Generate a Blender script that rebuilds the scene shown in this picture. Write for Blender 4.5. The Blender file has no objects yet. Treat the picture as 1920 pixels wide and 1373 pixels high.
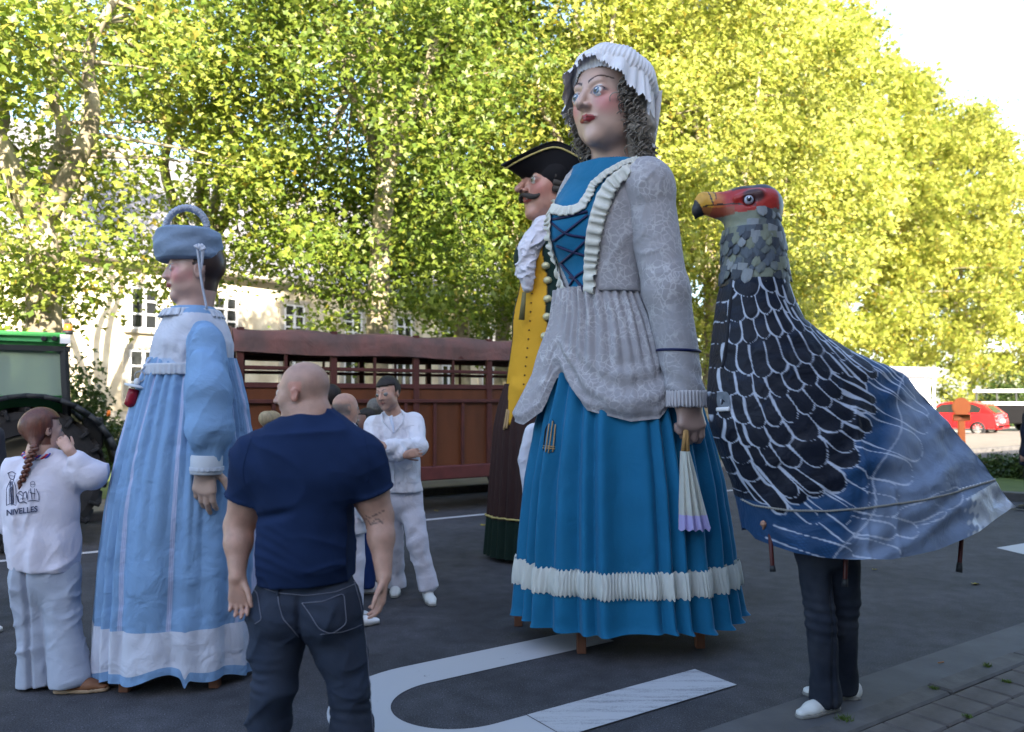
import bpy, math, random
import numpy as np
from mathutils import Vector, Matrix
from mathutils.bvhtree import BVHTree
R = math.radians
rng = np.random.default_rng(7)
random.seed(7)
scene = bpy.context.scene
COL = scene.collection

# ---------------------------------------------------------------- camera, sky, sun, exposure
FPX, CX, CY, CAMH, TILT = 1500.0, 960.0, 686.5, 1.65, R(2.25)
cam_data = bpy.data.cameras.new("camera")
cam_data.sensor_width = 36.0
cam_data.lens = FPX / 1920 * 36.0
cam_data.clip_end = 2000
cam_data.dof.use_dof = True
cam_data.dof.focus_distance = 5.2
cam_data.dof.aperture_fstop = 2.0
cam = bpy.data.objects.new("camera", cam_data)
cam.location = (0, 0, CAMH)
cam.rotation_euler = (R(90) + TILT, 0, 0)
COL.objects.link(cam)
scene.camera = cam

SUN_TO = Vector((0.30, -0.954, 0.0)).normalized()      # horizontal direction towards the sun
SUN_EL = R(25)
world = bpy.data.worlds.new("World")
scene.world = world
world.use_nodes = True
nt = world.node_tree
bg = nt.nodes["Background"]
sky = nt.nodes.new("ShaderNodeTexSky")
sky.sky_type = 'NISHITA'
sky.sun_disc = False
sky.sun_elevation = SUN_EL
sky.sun_rotation = math.atan2(SUN_TO.x, SUN_TO.y)
sky.air_density = 1.0
sky.dust_density = 1.8
sky.ozone_density = 1.2
nt.links.new(sky.outputs[0], bg.inputs[0])
bg.inputs[1].default_value = 0.115
sl = bpy.data.lights.new("sun", 'SUN')
sl.energy = 4.2
sl.angle = R(0.5)
sl.color = (1.0, 0.90, 0.74)
so = bpy.data.objects.new("sun", sl)
d = Vector((SUN_TO.x * math.cos(SUN_EL), SUN_TO.y * math.cos(SUN_EL), math.sin(SUN_EL)))
so.rotation_euler = d.to_track_quat('Z', 'Y').to_euler()
so.location = (0, 0, 30)
COL.objects.link(so)
scene.view_settings.view_transform = 'Standard'
scene.view_settings.look = 'None'
scene.view_settings.gamma = 1
scene.view_settings.use_curve_mapping = False
scene.view_settings.exposure = 2.75
scene.render.engine = 'CYCLES'
scene.cycles.max_bounces = 8
scene.cycles.transparent_max_bounces = 8

# ---------------------------------------------------------------- helpers
def W(px, py, Y):
    """world point at depth Y seen at this place of the photograph"""
    x = (px - CX) / FPX; y = (CY - py) / FPX
    k = Y / (math.cos(TILT) - y * math.sin(TILT))
    return np.array([x * k, Y, CAMH + k * (math.sin(TILT) + y * math.cos(TILT))])
def G(px, py, z=0.0):
    x = (px - CX) / FPX; y = (CY - py) / FPX
    dy = math.cos(TILT) - y * math.sin(TILT); dz = math.sin(TILT) + y * math.cos(TILT)
    k = (z - CAMH) / dz
    return np.array([x * k, dy * k, z])
UD = np.array([0.8274, 0.5616, 0.0]); ND = np.array([-0.5616, 0.8274, 0.0])   # along and across the road
def RD(s, t, z=0.0):
    return UD * s + ND * t + np.array([0, 0, z])
def nrm(v):
    v = np.asarray(v, float); return v / (np.linalg.norm(v) + 1e-12)
ORG = {}
def tagit(o, label=None, cat=None, group=None, kind=None):
    if label: o['label'] = label
    if cat: o['category'] = cat
    if group: o['group'] = group
    if kind: o['kind'] = kind
    return o
def thing(name, loc, label, cat, group=None):
    o = bpy.data.objects.new(name, None)
    o.empty_display_size = 0.2
    o.location = tuple(float(v) for v in loc)
    COL.objects.link(o); ORG[o.name] = np.array(loc, float)
    return tagit(o, label, cat, group)
def mk(name, V, Fc, mat, parent=None, smooth=True, cols=None, uv=None):
    """V: (n,3) world points; Fc: array of quads/tris or list of arrays"""
    V = np.asarray(V, float)
    org = ORG[parent.name] if parent is not None else None
    if org is None: org = np.zeros(3)
    me = bpy.data.meshes.new(name)
    if not isinstance(Fc, list): Fc = [np.asarray(Fc)]
    else: Fc = [np.asarray(f) for f in Fc if len(f)]
    loops = np.concatenate([f.ravel() for f in Fc]).astype(np.int32)
    tot = np.concatenate([np.full(len(f), f.shape[1]) for f in Fc]).astype(np.int32)
    st = np.concatenate([[0], np.cumsum(tot)[:-1]]).astype(np.int32)
    me.vertices.add(len(V)); me.vertices.foreach_set("co", (V - org).astype(np.float32).ravel())
    me.loops.add(len(loops)); me.loops.foreach_set("vertex_index", loops)
    me.polygons.add(len(tot)); me.polygons.foreach_set("loop_start", st); me.polygons.foreach_set("loop_total", tot)
    me.update(calc_edges=True)
    me.validate()
    me.polygons.foreach_set("use_smooth", np.full(len(me.polygons), bool(smooth)))
    if cols is not None:
        a = me.color_attributes.new("Col", 'FLOAT_COLOR', 'POINT')
        c = np.ones((len(V), 4), np.float32); cols = np.asarray(cols)
        c[:, :cols.shape[1]] = cols
        a.data.foreach_set("color", c.ravel())
    if mat is not None:
        for m in (mat if isinstance(mat, (list, tuple)) else [mat]): me.materials.append(m)
    o = bpy.data.objects.new(name, me); COL.objects.link(o)
    if parent is not None: o.parent = parent
    ORG[o.name] = org
    return o
def copyobj(o, loc, parent=None, rotz=0.0):
    c = o.copy(); COL.objects.link(c)
    c.parent = parent
    c.location = tuple(loc); c.rotation_euler = (0, 0, rotz)
    return c
class MB:
    """collects primitives into ONE mesh object"""
    def __init__(s): s.v = []; s.q = []; s.t = []; s.n = 0
    def add(s, V, Q=None, T=None):
        V = np.asarray(V, float)
        if Q is not None and len(Q): s.q.append(np.asarray(Q) + s.n)
        if T is not None and len(T): s.t.append(np.asarray(T) + s.n)
        s.v.append(V); s.n += len(V); return s
    def box(s, c, size, ax=None, bev=0.0):
        """box centre c, full size, axes rows ax"""
        ax = np.eye(3) if ax is None else np.asarray(ax, float)
        h = np.asarray(size, float) / 2
        if bev <= 0:
            P = np.array([[x, y, z] for z in (-1, 1) for y in (-1, 1) for x in (-1, 1)], float) * h
            Q = [[0, 2, 3, 1], [4, 5, 7, 6], [0, 1, 5, 4], [2, 6, 7, 3], [0, 4, 6, 2], [1, 3, 7, 5]]
            return s.add(P @ ax + np.asarray(c), Q)
        b = min(bev, h.min() * 0.9)
        P = []; 
        for sx in (-1, 1):
            for sy in (-1, 1):
                for sz in (-1, 1):
                    g = np.array([sx, sy, sz])
                    for k in range(3):
                        q = g * (h - b); q[k] = g[k] * h[k]; P.append(q)
        idx = lambda sx, sy, sz, k: ((sx > 0) * 4 + (sy > 0) * 2 + (sz > 0)) * 3 + k
        Q = []; T = []
        for k in range(3):
            a, c2 = (k + 1) % 3, (k + 2) % 3
            for sg in (-1, 1):
                cs = []
                for (u, w) in ((-1, -1), (1, -1), (1, 1), (-1, 1)):
                    g = [0, 0, 0]; g[k] = sg; g[a] = u; g[c2] = w; cs.append(idx(*g, k))
                Q.append(cs if sg > 0 else cs[::-1])
        for k in range(3):
            a, c2 = (k + 1) % 3, (k + 2) % 3
            for u in (-1, 1):
                for w in (-1, 1):
                    g1 = [0, 0, 0]; g1[k] = -1; g1[a] = u; g1[c2] = w; g2 = list(g1); g2[k] = 1
                    f = [idx(*g1, a), idx(*g2, a), idx(*g2, c2), idx(*g1, c2)]
                    Q.append(f if u * w > 0 else f[::-1])
        for sx in (-1, 1):
            for sy in (-1, 1):
                for sz in (-1, 1):
                    f = [idx(sx, sy, sz, 0), idx(sx, sy, sz, 1), idx(sx, sy, sz, 2)]
                    T.append(f if sx * sy * sz > 0 else f[::-1])
        return s.add(np.array(P) @ ax + np.asarray(c), Q, T)
    def bar(s, a, b, w, h=None, up=(0, 0, 1), bev=0.0):
        a = np.asarray(a, float); b = np.asarray(b, float); h = w if h is None else h
        x = nrm(b - a); u = np.asarray(up, float)
        if abs(x @ u) > .95: u = np.array([1.0, 0, 0])
        y = nrm(np.cross(u, x)); z = np.cross(x, y)
        return s.box((a + b) / 2, (np.linalg.norm(b - a), w, h), np.array([x, y, z]), bev)
    def tube(s, P, r, n=10, cap=True, flat=None):
        P = np.asarray(P, float); m = len(P)
        r = np.broadcast_to(np.asarray(r, float), (m,))
        Tn = np.gradient(P, axis=0); Tn /= np.linalg.norm(Tn, axis=1)[:, None] + 1e-12
        u = np.array([0, 0, 1.0]) if abs(Tn[0][2]) < .9 else np.array([1.0, 0, 0])
        V = []
        th = np.linspace(0, 2 * np.pi, n, endpoint=False)
        for i in range(m):
            u = nrm(u - Tn[i] * (u @ Tn[i])); w = np.cross(Tn[i], u)
            V.append(P[i] + r[i] * (np.cos(th)[:, None] * u + np.sin(th)[:, None] * w * (flat or 1.0)))
        V = np.concatenate(V); Q = grid_faces(m, n, True)
        T = []
        if cap:
            T = []
            V = np.vstack([V, P[0], P[-1]]); a, b = m * n, m * n + 1
            T = [[a, (k + 1) % n, k] for k in range(n)] + [[b, (m - 1) * n + k, (m - 1) * n + (k + 1) % n] for k in range(n)]
        return s.add(V, Q, T)
    def lathe(s, c, axis, prof, n=24):
        """prof: list of (radius, offset along axis)"""
        ax = nrm(axis); u = np.array([0, 0, 1.0]) if abs(ax[2]) < .9 else np.array([1.0, 0, 0])
        u = nrm(np.cross(ax, u)); w = np.cross(ax, u); th = np.linspace(0, 2 * np.pi, n, endpoint=False)
        V = np.concatenate([np.asarray(c) + ax * h + r * (np.cos(th)[:, None] * u + np.sin(th)[:, None] * w) for r, h in prof])
        return s.add(V, grid_faces(len(prof), n, True))
    def sphere(s, c, r, n=14):
        r = np.broadcast_to(np.asarray(r, float), (3,))
        a = np.linspace(0.02, np.pi - .02, n); th = np.linspace(0, 2 * np.pi, 2 * n, endpoint=False)
        V = np.array([[math.sin(p) * math.cos(q), math.sin(p) * math.sin(q), math.cos(p)] for p in a for q in th]) * r + np.asarray(c)
        return s.add(V, grid_faces(n, 2 * n, True)[:, ::-1])
    def build(s, name, mat, parent=None, smooth=False, label=None, kind=None):
        V = np.concatenate(s.v); F = []
        if s.q: F.append(np.concatenate(s.q))
        if s.t: F.append(np.concatenate(s.t))
        o = mk(name, V, F, mat, parent, smooth)
        if label: o['label'] = label
        if kind: o['kind'] = kind
        return o
def grid_faces(m, n, closed):
    i = np.arange(m - 1)[:, None]; j = np.arange(n if closed else n - 1)[None, :]
    j2 = (j + 1) % n
    return np.stack([i * n + j, i * n + j2, (i + 1) * n + j2, (i + 1) * n + j], -1).reshape(-1, 4)

# ---------------------------------------------------------------- materials
MATS = {}
def mat(name, color=(.5, .5, .5), rough=.7, metal=0.0, bump=0.0, bscale=40.0, var=0.0, vscale=6.0, attr=False,
        spec=.25, sheen=0.0, sss=0.0, crumple=0.0, cscale=9.0, stretch=(1, 1, 1), metal_attr=False, col2=None, fine=0.0):
    if name in MATS: return MATS[name]
    m = bpy.data.materials.new(name); m.use_nodes = True
    n = m.node_tree.nodes; l = m.node_tree.links; b = n["Principled BSDF"]
    b.inputs["Roughness"].default_value = rough; b.inputs["Metallic"].default_value = metal
    b.inputs["Specular IOR Level"].default_value = spec
    if sheen: b.inputs["Sheen Weight"].default_value = sheen; b.inputs["Sheen Roughness"].default_value = .4
    if sss:
        b.inputs["Subsurface Weight"].default_value = sss; b.inputs["Subsurface Radius"].default_value = (1, .35, .2)
        b.inputs["Subsurface Scale"].default_value = .012
    tc = n.new("ShaderNodeTexCoord"); mp = n.new("ShaderNodeMapping"); mp.inputs["Scale"].default_value = stretch
    l.new(tc.outputs["Object"], mp.inputs[0])
    if attr:
        at = n.new("ShaderNodeVertexColor"); at.layer_name = "Col"; src = at.outputs[0]
        if metal_attr: l.new(at.outputs["Alpha"], b.inputs["Metallic"])
    else:
        rgb = n.new("ShaderNodeRGB"); rgb.outputs[0].default_value = (*color, 1); src = rgb.outputs[0]
    if var > 0 or col2:
        nz = n.new("ShaderNodeTexNoise"); nz.inputs["Scale"].default_value = vscale; nz.inputs["Detail"].default_value = 6
        l.new(mp.outputs[0], nz.inputs[0])
        if col2:
            rp = n.new("ShaderNodeMapRange"); rp.inputs[1].default_value = .4; rp.inputs[2].default_value = .62
            l.new(nz.outputs[0], rp.inputs[0])
            mx = n.new("ShaderNodeMix"); mx.data_type = 'RGBA'; l.new(rp.outputs[0], mx.inputs[0])
            l.new(src, mx.inputs[6]); mx.inputs[7].default_value = (*col2, 1); src = mx.outputs[2]
        if var > 0:
            rg = n.new("ShaderNodeMapRange"); rg.inputs[1].default_value = .25; rg.inputs[2].default_value = .75
            rg.inputs[3].default_value = 1 - var; rg.inputs[4].default_value = 1 + var
            l.new(nz.outputs[0], rg.inputs[0])
            vm = n.new("ShaderNodeVectorMath"); vm.operation = 'SCALE'; l.new(src, vm.inputs[0]); l.new(rg.outputs[0], vm.inputs[3]); src = vm.outputs[0]
    l.new(src, b.inputs["Base Color"])
    prev = None
    for st, sc_, dist in ((crumple, cscale, .035), (bump, bscale, .004), (fine, 260, .0015)):
        if st > 0:
            nb = n.new("ShaderNodeTexNoise"); nb.inputs["Scale"].default_value = sc_; nb.inputs["Detail"].default_value = 5
            if sc_ == cscale: nb.inputs["Distortion"].default_value = .6
            l.new(mp.outputs[0], nb.inputs[0])
            bp = n.new("ShaderNodeBump"); bp.inputs["Strength"].default_value = st; bp.inputs["Distance"].default_value = dist
            l.new(nb.outputs[0], bp.inputs["Height"])
            if prev: l.new(prev, bp.inputs["Normal"])
            prev = bp.outputs[0]
    if prev: l.new(prev, b.inputs["Normal"])
    m.diffuse_color = (*color, 1); MATS[name] = m
    return m
def nodes_of(m): return m.node_tree.nodes, m.node_tree.links, m.node_tree.nodes["Principled BSDF"]
# ---------------------------------------------------------------- ground, road, pavement
def asphalt(name, base, warm=0.0):
    m = mat(name, (base, base, base), rough=.85)
    n, l, b = nodes_of(m)
    tc = n.new("ShaderNodeTexCoord")
    def noise(s, d=4, dist=0.0):
        z = n.new("ShaderNodeTexNoise"); z.inputs["Scale"].default_value = s; z.inputs["Detail"].default_value = d
        z.inputs["Distortion"].default_value = dist; l.new(tc.outputs["Object"], z.inputs[0]); return z.outputs[0]
    def rng_(src, a, c, lo, hi):
        r = n.new("ShaderNodeMapRange"); r.inputs[1].default_value = a; r.inputs[2].default_value = c
        r.inputs[3].default_value = lo; r.inputs[4].default_value = hi; l.new(src, r.inputs[0]); return r.outputs[0]
    def mul(a, c):
        q = n.new("ShaderNodeMath"); q.operation = 'MULTIPLY'; l.new(a, q.inputs[0]); l.new(c, q.inputs[1]); return q.outputs[0]
    g = mul(mul(rng_(noise(130, 6), .3, .7, .45, 1.6), rng_(noise(.9, 5, .4), .3, .7, .70, 1.28)), rng_(noise(7, 6), .3, .7, .78, 1.22))
    vo = n.new("ShaderNodeTexVoronoi"); vo.inputs["Scale"].default_value = 55; l.new(tc.outputs["Object"], vo.inputs[0])
    sp = rng_(vo.outputs[0], .0, .20, 3.4, 1.0)
    g = mul(g, sp)
    vm = n.new("ShaderNodeVectorMath"); vm.operation = 'SCALE'; vm.inputs[0].default_value = (base * (1 + warm), base, base * (1.14 - warm))
    l.new(g, vm.inputs[3]); l.new(vm.outputs[0], b.inputs["Base Color"])
    bp = n.new("ShaderNodeBump"); bp.inputs["Strength"].default_value = .5; bp.inputs["Distance"].default_value = .006
    l.new(noise(130, 6), bp.inputs["Height"]); l.new(bp.outputs[0], b.inputs["Normal"])
    return m
M_ASPH = asphalt("asphalt", .047)
M_GUT = mat("gutter_concrete", (.085, .085, .09), .8, bump=.4, bscale=90, var=.2, vscale=4, fine=.3)
M_KERB = mat("kerb_stone", (.085, .08, .078), .85, bump=.5, bscale=60, var=.3, vscale=9, fine=.4)
M_PAVER = mat("paver_stone", (.095, .085, .08), .9, bump=.6, bscale=50, var=.3, vscale=7, fine=.5)
M_JOINT = mat("joint_dirt", (.03, .027, .022), .95, bump=.6, bscale=60, var=.4, vscale=20)
M_PALE = mat("pale_gravel", (.30, .28, .25), .9, bump=.4, bscale=40, var=.15, vscale=2)
M_GRASS = mat("grass_ground", (.07, .10, .025), .95, bump=.8, bscale=30, var=.4, vscale=3)
def sheet(name, pts, z, m, kind='structure'):
    P = np.array([[p[0], p[1], z] for p in pts]); n = len(P)
    o = mk(name, P, [np.array([list(range(n))])], m, None, False); o['kind'] = kind; return o
sheet("ground", [(-400, -150), (500, -150), (500, 700), (-400, 700)], -0.022, M_PALE)
def rpoly(s0, s1, t0, t1): return [RD(s0, t0), RD(s1, t0), RD(s1, t1), RD(s0, t1)]
sheet("road", rpoly(-60, 140, 2.6, 12.0), 0.0, M_ASPH)
sheet("gutter", rpoly(-60, 140, 2.49, 2.80), 0.004, M_GUT)
# far kerb and verge
far_kerb = MB(); far_kerb.box(RD(40, 12.08, .05), (200, .16, .14), np.array([UD, ND, [0, 0, 1]]), .02)
o = far_kerb.build("far_kerb", M_KERB); o['kind'] = 'structure'
sheet("far_pavement", rpoly(-60, 140, 12.16, 17.5), 0.10, mat("pavement_tan", (.17, .15, .13), .9, bump=.4, bscale=30, var=.2, vscale=3))
sheet("verge", rpoly(-60, 22, 13.6, 24), 0.112, M_GRASS)
sheet("square", rpoly(14, 140, 17.5, 90), 0.02, M_PALE)
# markings
def paint_mat(name, wear):
    m = mat(name, (.42, .42, .44), .6)
    n, l, b = nodes_of(m); tc = n.new("ShaderNodeTexCoord")
    mp = n.new("ShaderNodeMapping"); mp.inputs["Rotation"].default_value = (0, 0, -math.atan2(UD[1], UD[0])); mp.inputs["Scale"].default_value = (.35, 3.5, 1) if wear > .5 else (2, 2, 1)
    l.new(tc.outputs["Object"], mp.inputs[0])
    z = n.new("ShaderNodeTexNoise"); z.inputs["Scale"].default_value = 4.5; z.inputs["Detail"].default_value = 9; z.inputs["Roughness"].default_value = .7; l.new(mp.outputs[0], z.inputs[0])
    z2 = n.new("ShaderNodeTexNoise"); z2.inputs["Scale"].default_value = 160; z2.inputs["Detail"].default_value = 4; l.new(tc.outputs["Object"], z2.inputs[0])
    ad = n.new("ShaderNodeMath"); ad.operation = 'MULTIPLY_ADD'; ad.inputs[1].default_value = .45; l.new(z2.outputs[0], ad.inputs[0]); l.new(z.outputs[0], ad.inputs[2])
    r = n.new("ShaderNodeMapRange"); a = .93 - wear * .24; r.inputs[1].default_value = a; r.inputs[2].default_value = a + .05 + wear * .25; l.new(ad.outputs[0], r.inputs[0])
    mx = n.new("ShaderNodeMix"); mx.data_type = 'RGBA'; l.new(r.outputs[0], mx.inputs[0]); mx.inputs[6].default_value = (.42, .42, .44, 1); mx.inputs[7].default_value = (.075, .075, .08, 1)
    l.new(mx.outputs[2], b.inputs["Base Color"])
    return m
M_PAINT = paint_mat("road_paint", .05); M_PAINTW = paint_mat("road_paint_worn", .9)
def ribbon_ground(name, C, hw, z, m):
    C = np.asarray(C, float)[:, :2]; T = np.gradient(C, axis=0); T /= np.linalg.norm(T, axis=1)[:, None]
    Nn = np.stack([-T[:, 1], T[:, 0]], 1); hw = np.broadcast_to(hw, (len(C),))[:, None]
    A = C + Nn * hw; B = C - Nn * hw; n = len(C)
    V = np.concatenate([np.c_[A, np.full(n, z)], np.c_[B, np.full(n, z)]])
    Q = [[i, i + 1, n + i + 1, n + i] for i in range(n - 1)]
    o = mk(name, V, np.array(Q)[:, ::-1], m, None, False); o['kind'] = 'structure'; return o
ribbon_ground("lane_line", [RD(-40, 9.62), RD(0, 9.62), RD(60, 9.62)], .055, .004, M_PAINT)
# parking loop: outer band (px outlines on the ground), a long U opening to the right
ua = G(1075, 1208); 
def s_t(p): return float(p[:2] @ UD[:2]), float(p[:2] @ ND[:2])
su, tu = s_t(G(960, 1227)); sl_, tl_ = s_t(G(1200, 1312))
tmid = (tu + tl_) / 2; rad = (tu - tl_) / 2
s_bend = s_t(G(672, 1338))[0] + rad
U_pts = [RD(s, tu) for s in np.linspace(s_t(G(1130, 1195))[0], s_bend + .02, 8)]
U_pts += [RD(s_bend - rad * 1.05 * math.sin(a), tmid + rad * math.cos(a)) for a in np.linspace(0.02, math.pi - .02, 30)]
s_mid = s_t(G(1000, 1350))[0]
U_pts += [RD(s, tl_) for s in np.linspace(s_bend + .02, s_mid, 6)]
ribbon_ground("road_marking", U_pts, .165, .0045, M_PAINT)
e1, e2 = s_t(G(1305, 1258)), s_t(G(1390, 1290))
sheet("road_marking", [RD(s_mid, tl_ + .16), RD(s_mid, tl_ - .16), RD(e2[0], tl_ - .16), RD(e1[0], tl_ + .16)], .0085, M_PAINTW)
mk_t = sheet("road_marking", [G(1868, 1028), G(1990, 1008), G(2060, 1042), G(1960, 1050)], .0045, M_PAINT)
# pavement bed, kerb stones, pavers
sheet("pavement_bed", rpoly(-60, 140, -9, 2.49), 0.006, M_JOINT)
AX = np.array([UD, ND, [0, 0, 1]])
pav = bpy.data.objects.new("pavement", None); COL.objects.link(pav); pav['kind'] = 'structure'; ORG[pav.name] = np.zeros(3)
ks = MB().box((0, 0, 0), (.985, .145, .10), np.eye(3), .012).build("kerb_stone", M_KERB, pav)
ang = math.atan2(UD[1], UD[0])
first = True
for i in range(40):
    s = -4 + i * 1.0
    p = RD(s, 2.405, -.012 + random.uniform(-.003, .003))
    if first: ks.location = p; ks.rotation_euler = (0, 0, ang); first = False
    else: copyobj(ks, p, pav, ang + random.uniform(-.004, .004))
pv = [MB().box((0, 0, 0), (.213, .213, .08), np.eye(3), b).build("paver", M_PAVER, pav) for b in (.009,)][0]
first = True; cnt = 0
for r_ in range(7):
    t = 2.325 - .112 - r_ * .223
    for c_ in range(41):
        s = 0.35 + c_ * .223 + (.11 if r_ % 2 else 0)
        p = RD(s, t, -.002 + random.uniform(-.004, .004))
        if first: pv.location = p; pv.rotation_euler = (0, 0, ang); first = False
        else:
            c = copyobj(pv, p, pav, ang + random.uniform(-.02, .02)); c.rotation_euler[0] = random.uniform(-.015, .015)
        cnt += 1
sheet("pavement", [RD(-60, 2.32), RD(.2, 2.32), RD(.2, -9), RD(-60, -9)], .030, M_PAVER)
sheet("pavement", [RD(9.6, 2.32), RD(140, 2.32), RD(140, -9), RD(9.6, -9)], .030, M_PAVER)
sheet("pavement", [RD(.2, .7), RD(9.6, .7), RD(9.6, -9), RD(.2, -9)], .030, M_PAVER)
M_TUFT = mat("tuft_green", (.07, .11, .02), .8, var=.3, vscale=60)
def tuft(px, py, label, h=.03, n=70, w=.05):
    c = G(px, py, .035); mb = MB()
    for k in range(n):
        a = random.uniform(0, 6.28); r = random.uniform(0, w); b = c + np.array([math.cos(a) * r, math.sin(a) * r * .7, 0])
        tip = b + np.array([random.uniform(-.02, .02), random.uniform(-.02, .02), random.uniform(.4, 1) * h]); q = np.array([math.cos(a + 1), math.sin(a + 1), 0]) * .0035
        mb.add([b - q, b + q, tip], T=[[0, 1, 2]])
    o = mb.build("grass_tuft", M_TUFT); tagit(o, label, "weed", "green weeds in the pavement joints"); return o
for (px, py, lb) in ((1852, 1252, "bright green weed tuft by the kerb above the right pavers"), (1888, 1279, "small weed tuft in a joint at the far right edge"),
                     (1752, 1292, "thin sparse weed between pavers, middle of the pavement"), (1815, 1345, "blue-green weed low among the pavers near the bottom edge"),
                     (1583, 1350, "wide weed tuft beside the kerb stone next to the carrier's shoe")):
    tuft(px, py, lb, h=.035 if 'wide' in lb or 'bright' in lb else .018, w=.05 if 'wide' in lb else .03)
cb = G(1759, 1243, .012); o = MB().tube([cb, cb + UD * .045 + ND * -.01], .004, 8).build("cigarette_butt", mat("butt_orange", (.35, .16, .07), .8), None); tagit(o, "orange cigarette butt lying in the grey gutter", "cigarette butt")
M_FALL = mat("fallen_leaf_yellow", (.30, .24, .03), .7)
def fallen():
    r_ = np.random.default_rng(77); first = None
    LV = np.array([[0, -.5, 0], [.45, -.25, .12], [.22, 0, .02], [.34, .35, .15], [0, .55, .03], [-.34, .35, .1], [-.22, 0, .02], [-.45, -.25, .1]]) * .09
    TT = np.array([[0, 1, 2], [0, 2, 6], [2, 3, 4], [2, 4, 6], [6, 4, 5], [0, 6, 7]])
    for k, (px, py, where) in enumerate(((818, 958, "by the far lane line in front of the trailer"), (1640, 1068, "below the eagle's middle carrying pole"), 
            (905, 985, "just left of the brown-skirted giant"), (1830, 1095, "near the pointed white marking at the right"))):
        p = G(px, py, .006)
        if first is None: first = mk("fallen_leaf", LV, TT, M_FALL, None, False); o = first
        else: o = first.copy(); COL.objects.link(o)
        o.location = tuple(p); o.rotation_euler = (r_.uniform(-.2, .2), r_.uniform(-.2, .2), r_.uniform(0, 6)); q = r_.uniform(.5, 1); o.scale = (q, q, q)
        tagit(o, "yellowed leaf " + where, "fallen leaf", "fallen leaves scattered on the road")
fallen()
# the planted traffic island at the right
isl = [G(1805, 934), G(2060, 950), G(2320, 900), G(1830, 866)]
cI = sum(isl) / 4
I = thing("traffic_island", (cI[0], cI[1], 0), "low planted traffic island with grass edge and dark green shrubs behind the eagle's tail", "traffic island")
P = np.array(isl); Pn = len(P)
Pin = cI + (P - cI) * .93
V = np.concatenate([P, P + [0, 0, .13], Pin + [0, 0, .13], Pin + [0, 0, .11]])
Q = []
for k in range(3):
    for j in range(4): Q.append([k * 4 + j, k * 4 + (j + 1) % 4, (k + 1) * 4 + (j + 1) % 4, (k + 1) * 4 + j])
Q.append([12, 13, 14, 15])
mk("kerb", V, np.array(Q), M_KERB, I, False)
mk("grass_bed", np.array(Pin) + [0, 0, .125], np.array([[0, 1, 2, 3]]), M_GRASS, I, False)
# leaves ----------------------------------------------------------
def leaf_material(name, c1, c2, c3, trans=.5):
    m = bpy.data.materials.new(name); m.use_nodes = True; n = m.node_tree.nodes; l = m.node_tree.links
    b = n["Principled BSDF"]; out = n["Material Output"]
    g = n.new("ShaderNodeNewGeometry"); cr = n.new("ShaderNodeValToRGB")
    e = cr.color_ramp.elements; e[0].position = 0; e[0].color = (*c1, 1); e[1].position = .93; e[1].color = (*c2, 1)
    x = cr.color_ramp.elements.new(.995); x.color = (*c3, 1)
    l.new(g.outputs["Random Per Island"], cr.inputs[0])
    tc = n.new("ShaderNodeTexCoord"); nz = n.new("ShaderNodeTexNoise"); nz.inputs["Scale"].default_value = .5; l.new(tc.outputs["Object"], nz.inputs[0])
    hs = n.new("ShaderNodeHueSaturation"); l.new(cr.outputs[0], hs.inputs["Color"])
    mr = n.new("ShaderNodeMapRange"); mr.inputs[1].default_value = .3; mr.inputs[2].default_value = .7; mr.inputs[3].default_value = .8; mr.inputs[4].default_value = 1.25
    l.new(nz.outputs[0], mr.inputs[0]); l.new(mr.outputs[0], hs.inputs["Value"])
    l.new(hs.outputs[0], b.inputs["Base Color"]); b.inputs["Roughness"].default_value = .45; b.inputs["Specular IOR Level"].default_value = .45
    tr = n.new("ShaderNodeBsdfTranslucent"); l.new(hs.outputs[0], tr.inputs[0]); mx = n.new("ShaderNodeMixShader"); mx.inputs[0].default_value = trans
    l.new(b.outputs[0], mx.inputs[1]); l.new(tr.outputs[0], mx.inputs[2]); l.new(mx.outputs[0], out.inputs[0])
    return m
M_LEAF = leaf_material("plane_leaf", (.12, .19, .025), (.30, .33, .05), (.27, .20, .03))
M_LEAF0 = leaf_material("plane_leaf_green", (.08, .14, .016), (.21, .26, .035), (.27, .24, .04))
M_LEAF2 = leaf_material("plane_leaf_yellow", (.19, .24, .03), (.41, .41, .08), (.34, .25, .03))
M_SHRUB = leaf_material("shrub_leaf", (.025, .05, .01), (.06, .10, .02), (.1, .1, .03), .3)
M_BARK = mat("plane_bark", (.20, .17, .12), .9, bump=.6, bscale=20, var=.25, vscale=3, col2=(.33, .29, .2))
LEAF = np.array([[0, 0, 0], [.52, .30, .07], [.20, .50, 0], [0, 1.0, -.06], [-.20, .50, 0], [-.52, .30, .05]])
LTRI = np.array([[0, 1, 2], [0, 2, 4], [2, 3, 4], [0, 4, 5]])
def leaf_verts(C, size, r_, updir=None, tilt=1.0):
    """C: (n,3) positions -> (n*8,3) verts"""
    n = len(C)
    a = r_.normal(0, 1, (n, 3)) * tilt
    if updir is not None: a = a + np.asarray(updir)
    z = a / np.linalg.norm(a, axis=1)[:, None]
    h = r_.normal(0, 1, (n, 3)); h[:, 2] -= .8
    y = h - z * (h * z).sum(1)[:, None]; y /= np.linalg.norm(y, axis=1)[:, None] + 1e-9
    x = np.cross(y, z)
    s = (size * r_.uniform(.6, 1.25, n))[:, None, None]
    L = LEAF[None] - [0, .4, 0]
    V = C[:, None] + s * (L[..., 0:1] * x[:, None] + L[..., 1:2] * y[:, None] + L[..., 2:3] * z[:, None])
    return V.reshape(-1, 3)
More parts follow.
